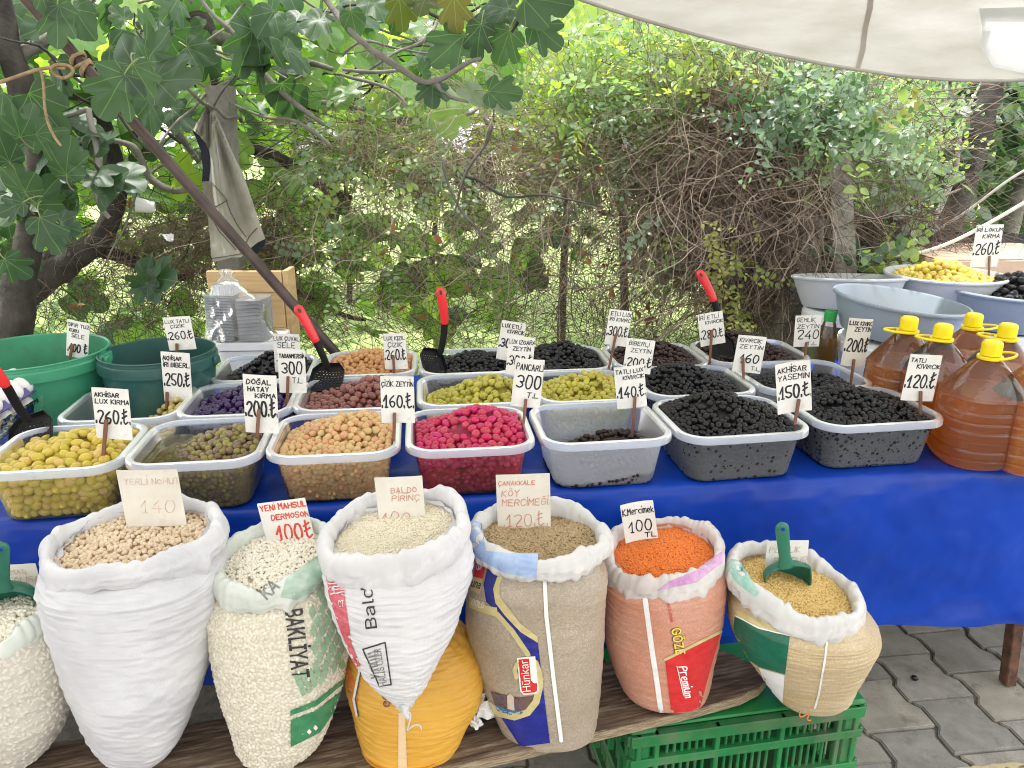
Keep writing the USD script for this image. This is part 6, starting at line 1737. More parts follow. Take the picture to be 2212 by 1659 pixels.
for k in (0, 1):
    for j in (0, 1):
        obj('leg', rbox(.05, .05, zt, .003, (cA[0] + .12 + k * (cw - .25), 3.22 + j * .35, zt / 2 - .01)), m_ply, st_)
obj('trestle_top', rbox(cw, .5, .02, .003, (cA[0] + cw / 2 + .02, 3.40, zt - .012)), m_ply, st_)

# ---- crumpled papers between the sacks
m_paper = mat('tissue_look', (0.72, 0.72, 0.72), (0.80, 0.80, 0.80), rough=.7, scale=10)
def crumple(label, c, r, seed, name='crumpled_paper', mt=None):
    rq = np.random.default_rng(seed)
    m = trimesh.creation.icosphere(4)
    v = m.vertices.copy() * [1.25, 1.0, 1.1]
    for k in range(26):                                              # folded over and over along random planes
        nn = unit(rq.normal(size=3)); d_ = rq.uniform(.35, .85)
        q = v @ nn - d_
        v = v - np.outer(np.maximum(q, 0) * 1.75, nn)
    m.vertices = v * (1 + .25 * (meshkit.noise(v * 2.2 + seed, seed) - .5))[:, None] * r * 1.15 + c
    tag(obj(name, m, mt or m_paper, smooth=False), label, 'paper')
crumple('crumpled white tissue between the yellow sack and the lentil sack', at_y(1048, 1520, 1.32) + [0, 0, 0], .040, 3)
crumple('crumpled greyish wrapper just below the white tissue', at_y(1028, 1563, 1.30), .026, 9, 'crumpled_wrapper')
# ------------------------------------------------------------------ fence, creepers, trees
rh = np.random.default_rng(77)
m_conc = mat('concrete_look', (0.17, 0.16, 0.135), (0.30, 0.285, 0.25), rough=.9, scale=9, detail=8, bump=.5, bscale=60, bdist=.006, dirt=((0.10, 0.11, 0.07), .5, .7, .6), dscale=6)
m_galv = mat('fence_wire_look', (0.05, 0.045, 0.04), (0.11, 0.10, 0.09), rough=.7, metallic=.3, scale=20)
FY = 3.62


def curves(name, polylines, widths, mt, parent=None, label=None, cat=None, kind=None, group=None):
    c = UsdGeom.BasisCurves.Define(stage, path_for(name, parent))
    c.CreateTypeAttr('linear'); c.CreateBasisAttr('bspline') if False else None
    pts = np.vstack(polylines).astype(np.float32)
    c.CreatePointsAttr(Vt.Vec3fArray.FromNumpy(pts))
    c.CreateCurveVertexCountsAttr(Vt.IntArray([len(p) for p in polylines]))
    c.CreateWidthsAttr(Vt.FloatArray.FromNumpy(np.concatenate(widths).astype(np.float32))); c.SetWidthsInterpolation('vertex')
    UsdShade.MaterialBindingAPI.Apply(c.GetPrim()).Bind(mt)
    return tag(c, label, cat, group, kind)


fence = thing('fence', 'old concrete-post wire fence overgrown with creepers behind the stall', 'fence')


def post(px_top, px_bot, Y, w, h_extra=0.0, label=None):
    a, b = at_y(*px_top, Y), at_y(*px_bot, Y)
    d = unit(b - a); b = a + d * ((a[2] + .05) / -d[2])
    n = 26
    R = []
    for k in range(n):
        f = k / (n - 1); c = a + (b - a) * f
        q = np.array([(-1, -1), (-.86, -1), (.86, -1), (1, -1), (1, -.86), (1, .86), (1, 1), (.86, 1), (-.86, 1), (-1, 1), (-1, .86), (-1, -.86)]) * w / 2
        q = q * (1 + .05 * (meshkit.noise(np.c_[q * 40, np.full(len(q), f * 14)], 5) - .5))[:, None]
        R.append(np.c_[c[0] + q[:, 0], c[1] + q[:, 1], np.full(len(q), c[2])])
    obj('post', loft(np.array(R), True, True, flip=True), m_conc, fence, smooth=40, label=label)


post((476, 186), (502, 600), 3.30, .092, label='weathered concrete post behind the hanging vest')
post((1800, 262), (1818, 600), 3.24, .092, label='lichened concrete post right of the dry thicket')
post((1752, 470), (1738, 620), 3.27, .085)
post((1728, 610), (1690, 720), 3.24, .12)
post((2175, 520), (2165, 640), FY + .1, .10)
wires = []
x0, x1, zt = -4.3, 3.9, 1.62
p = .062
nz = int(zt / p * 2)
for k in range(int((x1 - x0) / p)):
    x = x0 + k * p
    zz = np.arange(nz + 1) * p / 2 + .02
    xx = x + np.where(np.arange(nz + 1) % 2 == 0, -1, 1) * p / 2 * (1 if True else 1)
    yy = FY + .02 * np.sin(x * 3) + .03 * np.sin(zz * 2.2 + x) + np.where(np.arange(nz + 1) % 2 == 0, .0015, -.0015)
    sag = .05 * np.sin(x * 1.3 + 1) * (zz / zt)
    wires.append(np.stack([xx, yy, zz - sag * .5], 1))
curves('wire_mesh', wires, [np.full(len(w), .0030) for w in wires], m_galv, fence, kind='stuff')
for z, s in ((1.62, 0), (1.72, .03), (1.36, -.01), (.9, 0)):
    xs = np.linspace(x0, x1, 60)
    w = np.stack([xs, FY - .06 + 0 * xs, z + .03 * np.sin(xs * 1.7 + s * 50)], 1)
    curves('strand_wire', [w], [np.full(60, .0038)], m_galv, fence)

# ---- dry thicket: bare tangled stems
m_tw = [mat(f'dry_stem_look_{i}', a, b, rough=.9, scale=8, c3=c) for i, (a, b, c) in enumerate([((0.11, 0.075, 0.054), (0.21, 0.155, 0.118), (0.34, 0.265, 0.21)), ((0.045, 0.031, 0.023), (0.10, 0.07, 0.052), (0.17, 0.125, 0.095)), ((0.30, 0.23, 0.17), (0.42, 0.34, 0.26), (0.52, 0.43, 0.35))])]


def in_poly(poly, n, rng):
    x0, y0, x1, y1 = poly.bounds
    out = []
    from shapely import contains_xy
    while len(out) < n:
        q = np.stack([rng.uniform(x0, x1, n), rng.uniform(y0, y1, n)], 1)
        out += list(q[contains_xy(poly, q[:, 0], q[:, 1])])
    return np.array(out[:n])


def tangle(poly, n, Y0, Y1, L, rng, curl=.5, droop=.25, steps=13, w=(.0016, .0038), bias=None):
    st = in_poly(poly, n, rng)
    out, wd = [], []
    for px, py in st:
        p = at_y(px, py, rng.uniform(Y0, Y1))
        d = rng.normal(size=3) * [1, .35, .9]; d[2] += rng.choice([-.6, .5]); d = unit(d)
        ln = L * rng.uniform(.4, 1.4) / steps
        ax = unit(rng.normal(size=3)); cu = rng.normal(0, curl)
        P = [p]
        for k in range(steps):
            d = unit(d + np.cross(ax, d) * cu * .35 + rng.normal(0, .16, 3) - [0, 0, droop * .25])
            p = p + d * ln
            P.append(p)
        P = np.array(P); P[:, 1] = np.clip(P[:, 1], Y0 - .12, Y1 + .15)
        out.append(P)
        r = rng.uniform(*w)
        wd.append(np.linspace(r, r * .5, len(P)))
    return out, wd


PX = lambda *p: Polygon(p)
big = PX((1130, 330), (1260, 260), (1420, 230), (1520, 150), (1640, 140), (1720, 220), (1790, 300), (1800, 470), (1790, 620), (1700, 720), (1560, 740), (1330, 735), (1240, 620), (1180, 480))
dens = PX((1440, 280), (1540, 190), (1650, 170), (1740, 280), (1765, 420), (1755, 600), (1690, 700), (1580, 690), (1500, 560), (1460, 420))
mid = PX((590, 330), (760, 280), (980, 270), (1180, 250), (1400, 250), (1480, 420), (1420, 620), (1360, 740), (1000, 740), (640, 720), (560, 560))
midtop = PX((620, 300), (760, 260), (980, 270), (1180, 250), (1400, 250), (1440, 400), (1200, 430), (900, 400))
lef = PX((120, 560), (230, 440), (420, 440), (600, 440), (680, 560), (640, 720), (420, 720), (60, 720), (-60, 640))
for nm, lab, parts in (('dry_thicket', 'dense hump of bare brown creeper stems left of the right-hand concrete post', [(dens, 1300, 3.18, 3.7, .62, 0), (dens, 2100, 3.25, 3.95, .6, 1), (big, 700, 3.3, 3.7, .8, 0), (dens, 420, 3.12, 3.5, .7, 2), (PX((1640, 330), (1770, 360), (1770, 560), (1720, 720), (1640, 720)), 200, 3.1, 3.2, .40, 1), (PX((1660, 320), (1800, 330), (1800, 420), (1700, 480)), 90, 3.08, 3.16, .4, 0)]),
                       ('dry_creeper', 'thin tangle of dry brown stems over the middle of the wire fence', [(mid, 620, 3.42, 3.75, .75, 0), (mid, 420, 3.45, 3.8, .7, 1), (mid, 260, 3.40, 3.6, .8, 2), (midtop, 420, 3.42, 3.75, .6, 0), (midtop, 420, 3.38, 3.6, .6, 2)]),
                       ('dry_creeper', 'dark nest-like tangle of dead stems low on the fence at the left', [(lef, 620, 3.42, 3.75, .5, 1), (lef, 240, 3.42, 3.6, .5, 0), (PX((250, 480), (420, 470), (620, 470), (640, 560), (420, 600), (230, 590)), 700, 3.42, 3.6, .35, 0)])):
    t = thing(nm, lab, 'dry creeper')
    for po, n, a, b, L, k in parts:
        P, Wd = tangle(po, n, a, b, L, rh)
        curves('stems', P, Wd, m_tw[k], t, kind='stuff')
# dead curled leaves caught in the stems
m_dead = mat('dead_leaf_look', (0.30, 0.12, 0.045), (0.42, 0.22, 0.10), rough=.85, scale=6, rnd=[(0, (0.22, 0.09, 0.04)), (.6, (0.38, 0.18, 0.08)), (1, (0.48, 0.32, 0.18))], transl=(.25, (.8, .7, .5)))


def blade(L, W, nl=6, fold=.25, curl=.2, uvs=False):
    s = np.linspace(0, 1, nl + 1)
    w = W / 2 * np.sin(np.pi * np.clip(s, 0, 1) ** .8) ** .8
    w[0] = w[-1] = W * .01
    rows = np.stack([np.stack([-w, s * L, w * fold - curl * L * s ** 2], 1), np.stack([0 * w, s * L, -curl * L * s ** 2], 1), np.stack([w, s * L, w * fold - curl * L * s ** 2], 1)], 1)
    return loft(rows, wrap=False)


n = 170
q = np.vstack([in_poly(big, 90, rh), in_poly(mid, 50, rh), in_poly(lef, 30, rh)])
pos = np.array([at_y(x, y, rh.uniform(3.28, 3.55)) for x, y in q])
scatter('dead_leaves', [(blade(1, .7, 5, .6, .5), m_dead, True), (blade(1, .5, 5, -.5, -.6), m_dead, True)], rh.integers(0, 2, n), pos, rand_rots(n, rh), rh.uniform(.022, .055, n), label='curled rust-brown dead leaves caught in the dry creeper', cat='dead leaves')


# ---- living leaves
def leafmat(name, cols, tr=(.42, (2.4, 2.6, .9)), rough=.45, veins=True, back=None, spec=.35):
    """green leaf: tone varies from one leaf to the next, light comes through, pale veins fan out from the stalk (st = place on the blade)"""
    N = {'oi': ('object_info', {}), 'r': ('rgb_ramp', {'ramp': [(i / (len(cols) - 1), c) for i, c in enumerate(cols)]}), 'p': ('principled_bsdf', {'roughness': rough, 'specular_ior_level': spec}), 't': ('translucent_bsdf', {}), 'tm': ('mix', {'mix_type': 'multiply', 'fac': 1.0, 'color2': tr[1]}),
         'm': ('mix_closure', {'fac': tr[0]}), 'geo': ('geometry', {}), 'bk': ('mix', {'color2': back or (0.10, 0.17, 0.085)}), 'bf': ('math', {'math_type': 'multiply', 'value2': .75}),
         'tc': ('texture_coordinate', {}), 'n': ('noise_texture', {'scale': 6.0, 'detail': 4.0}), 'nm': ('mix', {'mix_type': 'multiply'}), 'nr': ('map_range', {'from_min': .3, 'from_max': .7, 'to_min': .75, 'to_max': 1.2})}
    L = [('oi.random', 'r.fac'), ('tc.UV', 'n.vector'), ('n.fac', 'nr.value')]
    col = 'r.color'
    if veins:
        N.update({'sx': ('separate_xyz', {}), 'at': ('math', {'math_type': 'arctan2'}), 'pp': ('math', {'math_type': 'pingpong', 'value2': .325}), 'len': ('vector_math', {'math_type': 'length'}), 'd': ('math', {'math_type': 'multiply'}),
                  'vr': ('map_range', {'from_min': .003, 'from_max': .013, 'to_min': .55, 'to_max': 0.0, 'clamp': True}), 'vm': ('mix', {'color2': (0.16, 0.24, 0.11)})})
        L += [('tc.UV', 'sx.vector'), ('sx.x', 'at.value1'), ('sx.y', 'at.value2'), ('at.value', 'pp.value1'), ('tc.UV', 'len.vector1'), ('pp.value', 'd.value1'), ('len.value', 'd.value2'), ('d.value', 'vr.value'), ('vr.result', 'vm.fac'), (col, 'vm.color1')]
        col = 'vm.color'
    L += [('geo.backfacing', 'bf.value1'), ('bf.value', 'bk.fac'), (col, 'bk.color1'), ('bk.color', 'p.base_color'), (col, 'tm.color1'), ('tm.color', 't.color'), ('p.BSDF', 'm.closure1'), ('t.BSDF', 'm.closure2')]
    return usdkit.material(stage, '/World/Looks/' + name, N, L, surface='m.closure')


def fig_leaf(seed, lobes=5, nr=5):
    """a lobed fig leaf, stalk at the origin, tip at y = 1; returns (vertices, faces, st)"""
    r = np.random.default_rng(seed)
    half = {5: [(.04, -.03), (.20, -.12), (.40, -.02), (.50, .15), (.44, .26), (.33, .31), (.42, .40), (.53, .55), (.50, .70), (.38, .73), (.24, .64), (.25, .76), (.21, .90), (.10, .98)],
            3: [(.05, -.03), (.24, -.13), (.42, -.04), (.50, .12), (.52, .30), (.55, .46), (.50, .58), (.38, .62), (.26, .60), (.27, .74), (.22, .88), (.11, .97)],
            1: [(.05, -.03), (.24, -.12), (.42, -.02), (.50, .16), (.50, .36), (.43, .56), (.32, .74), (.20, .89), (.09, .98)]}[lobes]
    h = np.array(half) * [1.0, 1]
    lft = h[::-1] * [-1, 1]
    ol = np.vstack([h, [[0, 1.0]], lft]) * [r.uniform(.9, 1.08), 1] + r.normal(0, .012, (2 * len(h) + 1, 2))
    from scipy.interpolate import splprep, splev
    tck, _ = splprep(np.vstack([ol, ol[:1]]).T, s=0.0, per=True)
    o = np.array(splev(np.linspace(0, 1, 72, endpoint=False), tck)).T
    o += .010 * np.sin(np.arange(72) * 2.4 + r.uniform(0, 6))[:, None] * unit(np.array([1, .3]))
    c = np.array([0, .32])
    S = np.linspace(.0, 1, nr + 1)[1:]
    rings = np.array([c + (o - c) * s for s in S])
    v = np.vstack([[c], rings.reshape(-1, 2)])
    k = np.arange(72)
    f = [np.stack([np.zeros(72, int), 1 + k, 1 + (k + 1) % 72], 1)]
    for i in range(nr - 1):
        a, b = 1 + i * 72, 1 + (i + 1) * 72
        f += [np.stack([a + k, b + k, b + (k + 1) % 72], 1), np.stack([a + k, b + (k + 1) % 72, a + (k + 1) % 72], 1)]
    f = np.vstack(f)
    x, y = v[:, 0], v[:, 1]
    cp, fd, dr = r.uniform(.1, .35), r.uniform(.05, .28), r.uniform(.05, .4)
    z = fd * np.abs(x) * .8 - cp * x ** 2 - dr * .5 * np.clip(y, 0, 1) ** 2 + .05 * (meshkit.noise(np.stack([x * 4 + seed, y * 4, x * 0], 1), seed) - .5) * 2 + .02 * np.sin(np.arctan2(x, y) * 9) * np.hypot(x, y)
    return np.c_[x, y, z], f, np.c_[x, y]


m_fig = leafmat('fig_leaf_look', [(0.032, 0.062, 0.036), (0.042, 0.080, 0.044), (0.054, 0.096, 0.054), (0.036, 0.070, 0.046)], tr=(.30, (2.2, 2.8, .9)), back=(0.075, 0.115, 0.07))  # darker copy for the near leaves, their shade put into the colour
m_figlit = leafmat('young_fig_leaf_look', [(0.085, 0.18, 0.04), (0.13, 0.25, 0.055), (0.10, 0.20, 0.09), (0.19, 0.29, 0.06), (0.15, 0.23, 0.14)], spec=.9, rough=.38, tr=(.55, (2.7, 2.7, .8)), back=(0.17, 0.25, 0.14))  # brighter copy for the leaves behind, their light put into the colour
m_figold = leafmat('browning_fig_leaf_look', [(0.06, 0.085, 0.028), (0.11, 0.095, 0.035)], back=(0.14, 0.12, 0.05))
m_grey = leafmat('pale_leaf_look', [(0.16, 0.21, 0.16), (0.22, 0.26, 0.20)], back=(0.24, 0.28, 0.22))
FIGS = [fig_leaf(k, (5, 3, 1, 5, 3, 5)[k], 3) for k in range(6)]
m_bark = mat('fig_bark_look', (0.12, 0.11, 0.095), (0.24, 0.225, 0.20), rough=.9, scale=8, detail=8, bump=.6, bscale=40, bdist=.008, dirt=((0.05, 0.045, 0.04), .55, .72, .7), dscale=5)
m_bark2 = mat('dark_bark_look', (0.032, 0.028, 0.024), (0.085, 0.075, 0.064), rough=.95, scale=10, detail=8, bump=.7, bscale=40, bdist=.01)
m_palebark = mat('pale_twig_look', (0.28, 0.26, 0.235), (0.42, 0.40, 0.37), rough=.9, scale=10)


def limb(name, pts, Ys, widths, mt, parent, n=26, sides=9, knob=.12):
    """a branch: picture points, distances, thickness in metres"""
    P = smooth_path(pj(pts, np.broadcast_to(Ys, (len(pts),))), n)
    w = np.interp(np.linspace(0, 1, n), np.linspace(0, 1, len(widths)), widths) / 2
    w = w * (1 + knob * (meshkit.noise(P * 28, 3) - .4))
    P = P + (meshkit.noise(P[:, None, :] * 12 + np.array([0, 9, 17])[None, :, None], 4) - .5) * w[:, None] * .5
    obj(name, tube(P, w, sides), mt, parent, smooth=True)


fig = thing('fig_tree', 'spreading fig tree with big lobed leaves filling the left of the picture', 'fig tree')
limb('trunk', [(-10, -60), (10, 60), (30, 150), (62, 240), (85, 330), (70, 470), (40, 620), (20, 760)], 3.05, [.07, .08, .10, .09, .09, .11, .14, .17], m_bark2, fig)
limb('trunk', [(215, 240), (240, 330), (252, 420), (228, 500), (120, 590), (20, 680)], 3.45, [.07, .08, .09, .11, .14, .16], m_bark2, fig)
limb('branch', [(192, 232), (203, 290), (213, 340), (205, 400), (214, 440), (236, 470)], 3.1, [.022, .026, .028, .026, .024, .018], m_palebark, fig)
limb('branch', [(213, 286), (258, 306), (290, 318), (318, 372), (350, 402), (400, 410)], 3.25, [.02, .022, .024, .03, .03, .026], m_bark, fig)
limb('branch', [(82, 255), (140, 252), (190, 235)], 3.1, [.012, .016, .02], m_bark, fig)
limb('branch', [(40, 130), (75, 100), (110, 80), (150, 68)], 3.1, [.05, .045, .04, .03], m_bark, fig)
limb('branch', [(395, 10), (430, 40), (440, 70), (400, 130), (370, 150)], 3.5, [.08, .11, .12, .05, .03], m_bark2, fig)
limb('branch', [(440, 80), (500, 92), (560, 110), (640, 130), (720, 150)], 3.5, [.07, .05, .04, .03, .02], m_bark, fig)
limb('branch', [(430, -10), (480, 50), (520, 90), (548, 130), (600, 190), (660, 240), (700, 270)], 3.2, [.012, .016, .022, .028, .025, .02, .014], m_bark, fig)
limb('branch', [(290, 300), (345, 245), (400, 310), (430, 350)], 3.5, [.03, .03, .03, .025], m_bark, fig)
limb('branch', [(455, 140), (466, 182)], 3.55, [.03, .034], m_bark2, fig)
limb('branch', [(480, 300), (545, 320), (620, 350), (680, 390), (760, 430)], 3.7, [.05, .06, .055, .045, .03], m_bark2, fig)
limb('branch', [(400, 600), (320, 580), (250, 550), (170, 540), (100, 560)], 3.5, [.03, .05, .06, .06, .07], m_bark2, fig)
limb('branch', [(530, 640), (620, 620), (700, 660), (790, 690)], 3.9, [.02, .03, .03, .02], m_bark2, fig)
limb('branch', [(690, -20), (735, 40), (771, 80), (820, 120), (882, 160), (910, 176), (943, 175), (985, 150), (1040, 126)], [2.9, 2.85, 2.8, 2.75, 2.7, 2.68, 2.66, 2.62, 2.6], [.020, .022, .022, .021, .021, .020, .019, .016, .012], m_bark, fig, n=40)
limb('branch', [(943, 178), (962, 205), (985, 214), (1012, 221)], 2.66, [.014, .013, .011, .008], m_bark, fig)
limb('branch', [(1136, -10), (1132, 20), (1120, 45), (1105, 70)], 2.55, [.016, .015, .012, .008], m_bark2, fig)
limb('branch', [(740, 150), (800, 155), (870, 152)], 3.0, [.012, .014, .012], m_bark, fig)
limb('branch', [(735, 160), (790, 175), (840, 192), (880, 230)], 3.1, [.012, .013, .012, .008], m_bark, fig)
# twigs wandering through the crown
for _ in range(84):
    px, py = rh.uniform(0, 1100), rh.uniform(-20, 420)
    Y = rh.uniform(3.1, 4.6)
    a = at_y(px, py, Y); d = unit(rh.normal(size=3) * [1, .5, .5] + [.25, 0, -.1])
    P = [a]
    for k in range(9):
        d = unit(d + rh.normal(0, .22, 3)); P.append(P[-1] + d * rh.uniform(.05, .1))
    r0 = rh.uniform(.004, .011)
    obj('twig', tube(smooth_path(P, 18), np.linspace(r0, r0 * .45, 18), 6), m_bark if rh.random() < .5 else m_bark2, fig, smooth=True)


def leaf_pose(base, tip, Y, dY, facing, roll=0.0):
    """matrix of a leaf whose stalk end and tip appear at two picture points"""
    a, b = at_y(*base, Y), at_y(*tip, Y + dY)
    y = b - a; L = np.linalg.norm(y); y = y / L
    n = np.asarray(facing, float); n = unit(n - y * n.dot(y))
    x = np.cross(y, n)
    M = np.eye(4); M[:3, 0], M[:3, 1], M[:3, 2], M[:3, 3] = x * L, y * L, n * L, a
    return M


HERO = [((269, 161), (212, 256), 2.28, 0), ((316, 134), (363, 66), 2.70, 0), ((336, 173), (426, 163), 2.62, 4), ((322, 215), (320, 296), 2.66, 2), ((124, 10), (122, 106), 2.30, 0), ((289, 141), (247, 74), 2.75, 2), ((144, 378), (150, 292), 2.66, 3),
        ((54, 415), (18, 336), 2.62, 1), ((44, 296), (18, 228), 2.6, 4), ((77, 290), (158, 326), 2.7, 5), ((60, 290), (70, 220), 2.75, 1), ((87, 470), (128, 548), 2.55, 3), ((50, 437), (-6, 462), 2.55, 0), ((74, 443), (118, 388), 2.7, 4), ((128, 484), (174, 500), 2.6, 1),
        ((242, 373), (306, 405), 3.0, 4), ((336, 67), (292, 30), 2.9, 1), ((403, 101), (468, 130), 2.95, 2), ((90, -10), (150, 40), 2.30, 2), ((289, 141), (330, 210), 2.30, 3), ((160, 20), (196, 80), 2.5, 2), ((270, 44), (238, 8), 2.9, 4), ((20, 350), (-10, 280), 2.55, 2), ((10, 560), (70, 600), 2.9, 0),
        ((314, 612), (272, 600), 2.95, 4), ((316, 606), (345, 570), 3.0, 0), ((318, 612), (345, 650), 2.95, 3), ((310, 615), (296, 655), 2.96, 1), ((330, 600), (370, 604), 3.0, 4), ((316, 604), (318, 560), 3.02, 2)]
HERO2 = [((1040, 52), (1027, 132), 2.62, 3), ((1003, 74), (928, 140), 2.66, 0), ((1101, 66), (1072, 143), 2.6, 5), ((1154, 52), (1216, 104), 2.55, 0), ((1080, 15), (1062, 70), 2.7, 4), ((934, 183), (933, 230), 2.68, 5), ((1054, 198), (1128, 202), 2.66, 3), ((758, 24), (772, 86), 2.8, 2), ((1131, -4), (1240, 10), 2.5, 1), ((1100, 20), (1050, 5), 2.6, 4),
         ((910, 158), (928, 130), 2.68, 1), ((700, 30), (668, 80), 2.9, 3), ((800, -10), (830, 40), 2.9, 4)]
OLD = [((862, -6), (872, 72), 2.66, 3), ((980, -8), (986, 72), 2.64, 5), ((920, -10), (905, 28), 2.7, 4)]
GREYL = [((1003, 188), (1056, 226), 2.7, 2), ((1057, 213), (1118, 240), 2.7, 2), ((960, 190), (1010, 212), 2.75, 2)]
nl = 0


def add_leaf(b, t_, Y, k, mt, fc=None, dY=None):
    global nl
    fc = fc if fc is not None else np.array([rh.normal(0, .25), -1, .35 + rh.normal(0, .25)])
    M = leaf_pose(b, t_, Y, rh.normal(-.03, .05) if dY is None else dY, fc)
    v, f, st = FIGS[k]
    m = usdkit.mesh(stage, path_for('leaf', fig), (v, f), mt, smooth=True, uv=st)
    m.AddTransformOp().Set(Gf.Matrix4d(M.T.tolist()))
    # stalk
    nl += 1
    if nl < 60:
        a = M[:3, 3]; d = -unit(M[:3, 1])
        L = np.linalg.norm(M[:3, 1])
        obj('leaf_stalk', tube(smooth_path([a, a + d * L * .22 + [0, .01, .004], a + d * L * .42 + [0, .05, .0]], 8), np.linspace(.0018, .0026, 8), 5), m_stalk, fig, smooth=True)


m_stalk = mat('leaf_stalk_look', (0.22, 0.28, 0.10), (0.28, 0.32, 0.14), rough=.6)
for (b, t_, Y, k) in HERO + HERO2:
    add_leaf(b, t_, Y, k, m_fig)
for (b, t_, Y, k) in OLD:
    add_leaf(b, t_, Y, k, m_figold)
for (b, t_, Y, k) in GREYL:
    add_leaf(b, t_, Y, k, m_grey, np.array([.2, -.6, .8]))


def leaf_cloud(poly, n, Y0, Y1, size, rng, up=.55, jit=.5):
    q = in_poly(poly, n, rng)
    pos = np.array([at_y(x, y, rng.uniform(Y0, Y1)) for x, y in q])
    nv = rng.normal(0, jit, (n, 3)) + [0, -.55, up]; nv /= np.linalg.norm(nv, axis=1, keepdims=True)
    y = rng.normal(size=(n, 3)) * [1, .6, .5] + [0, -.2, -.65]; y -= nv * (y * nv).sum(1, keepdims=True); y /= np.linalg.norm(y, axis=1, keepdims=True)
    x = np.cross(y, nv)
    return pos, np.stack([x, y, nv], 2), rng.uniform(*size, n)


crown = PX((-120, -120), (1230, -120), (1180, 60), (1100, 160), (900, 250), (760, 330), (620, 400), (520, 430), (330, 430), (120, 470), (-120, 600))
low = PX((-80, 430), (300, 450), (640, 470), (980, 500), (1000, 700), (640, 720), (-60, 760))
# nearer leaves: parts of the tree
pos, Rm, sz = leaf_cloud(PX((-60, -40), (700, -60), (760, 60), (620, 200), (520, 160), (440, 150), (390, 230), (330, 330), (240, 440), (120, 560), (-60, 640)), 84, 2.95, 3.5, (.11, .18), rh, up=.5)
pos2, Rm2, sz2 = leaf_cloud(crown, 150, 3.3, 4.2, (.11, .18), rh, up=.7)
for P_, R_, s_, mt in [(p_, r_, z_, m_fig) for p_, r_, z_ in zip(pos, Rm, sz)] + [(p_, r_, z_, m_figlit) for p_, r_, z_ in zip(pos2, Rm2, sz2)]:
    v, f, st = FIGS[rh.integers(6)]
    m = usdkit.mesh(stage, path_for('leaf', fig), (v, f), mt, smooth=True, uv=st)
    M = np.eye(4); M[:3, :3] = R_ * s_; M[:3, 3] = P_
    m.AddTransformOp().Set(Gf.Matrix4d(M.T.tolist()))
# the rest of the crown and the low shoots
A = leaf_cloud(crown, 720, 3.7, 5.6, (.11, .19), rh, up=.75)
B = leaf_cloud(low, 130, 3.75, 4.6, (.13, .21), rh, up=.5)
C = leaf_cloud(PX((560, 120), (1000, 170), (1150, 300), (1300, 420), (1200, 640), (900, 700), (640, 560)), 110, 3.8, 4.8, (.12, .19), rh, up=.6)
cat3 = lambda i: np.concatenate([A[i], B[i], C[i]])
n = len(cat3(2))
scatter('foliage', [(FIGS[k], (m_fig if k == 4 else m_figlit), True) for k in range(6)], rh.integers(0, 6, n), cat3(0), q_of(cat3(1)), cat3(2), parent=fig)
# ------------------------------------------------------------------ green creepers with small leaves, shrubs and trees beyond the fence
def oval_leaf(seed, wid=.62):
    r = np.random.default_rng(seed)
    m = blade(1, wid, 6, r.uniform(.1, .35), r.uniform(-.1, .3))
    st = np.c_[m.vertices[:, 0], m.vertices[:, 1]]
    return np.array(m.vertices), np.array(m.faces), st


def spray(seed, n=9, L=.24, leaf=.045, wid=.62, pairs=True):
    """a shoot with leaves in pairs; returns leaf mesh (v, f, st)"""
    r = np.random.default_rng(seed)
    V, F, S, o = [], [], [], 0
    stem = np.array([[.03 * math.sin(k * .5 + seed) * k / n, L * k / n, -.05 * L * (k / n) ** 2 * 4] for k in range(n + 1)])
    for k in range(1, n + 1):
        for sgn in (-1, 1):
            if r.random() < .12:
                continue
            v, f, st = oval_leaf(seed * 50 + k, wid)
            s = leaf * r.uniform(.65, 1.15) * (1 - .35 * k / n)
            a = sgn * r.uniform(.7, 1.3); el = r.normal(.15, .35)
            y = np.array([math.sin(a) * math.cos(el), math.cos(a) * math.cos(el), math.sin(el)]); nn = unit(np.array([r.normal(0, .35), r.normal(0, .35), 1]) - y * 0); nn = unit(nn - y * nn.dot(y)); x = np.cross(y, nn)
            w = (v * s) @ np.stack([x, y, nn]) + stem[k] + y * .006
            V.append(w); F.append(f + o); S.append(st); o += len(v)
    return np.vstack(V), np.vstack(F), np.vstack(S)


SPR = [spray(k, 8 + k % 3, .22 + .03 * (k % 3), .044) for k in range(5)]
BIGSPR = [spray(20 + k, 5, .26, .085, .75) for k in range(4)]
m_cr = [leafmat('creeper_leaf_look', [(0.14, 0.23, 0.09), (0.20, 0.30, 0.14), (0.27, 0.34, 0.11), (0.16, 0.25, 0.16)], spec=.9, rough=.38, tr=(.50, (2.7, 2.7, 1.1)), veins=False, back=(0.17, 0.24, 0.15)),
        leafmat('bluish_creeper_leaf_look', [(0.16, 0.24, 0.17), (0.22, 0.30, 0.22), (0.18, 0.26, 0.18)], spec=.9, rough=.38, tr=(.42, (2.4, 2.5, 1.3)), veins=False, back=(0.16, 0.23, 0.16)),
        leafmat('yellowing_creeper_leaf_look', [(0.22, 0.25, 0.07), (0.27, 0.25, 0.09), (0.17, 0.23, 0.06)], tr=(.4, (1.6, 1.6, .8)), veins=False, back=(0.3, 0.28, 0.12))]
m_shrub = [leafmat('bright_shrub_leaf_look', [(0.15, 0.24, 0.05), (0.21, 0.30, 0.08), (0.18, 0.26, 0.10), (0.28, 0.33, 0.09)], spec=.9, rough=.38, tr=(.55, (2.7, 2.6, 1.0)), veins=False, back=(0.17, 0.24, 0.12)),
           leafmat('dark_tree_leaf_look', [(0.035, 0.08, 0.04), (0.06, 0.115, 0.06), (0.11, 0.17, 0.11)], spec=.9, rough=.38, tr=(.4, (2.2, 2.4, 1.0)), veins=False, back=(0.13, 0.19, 0.12))]


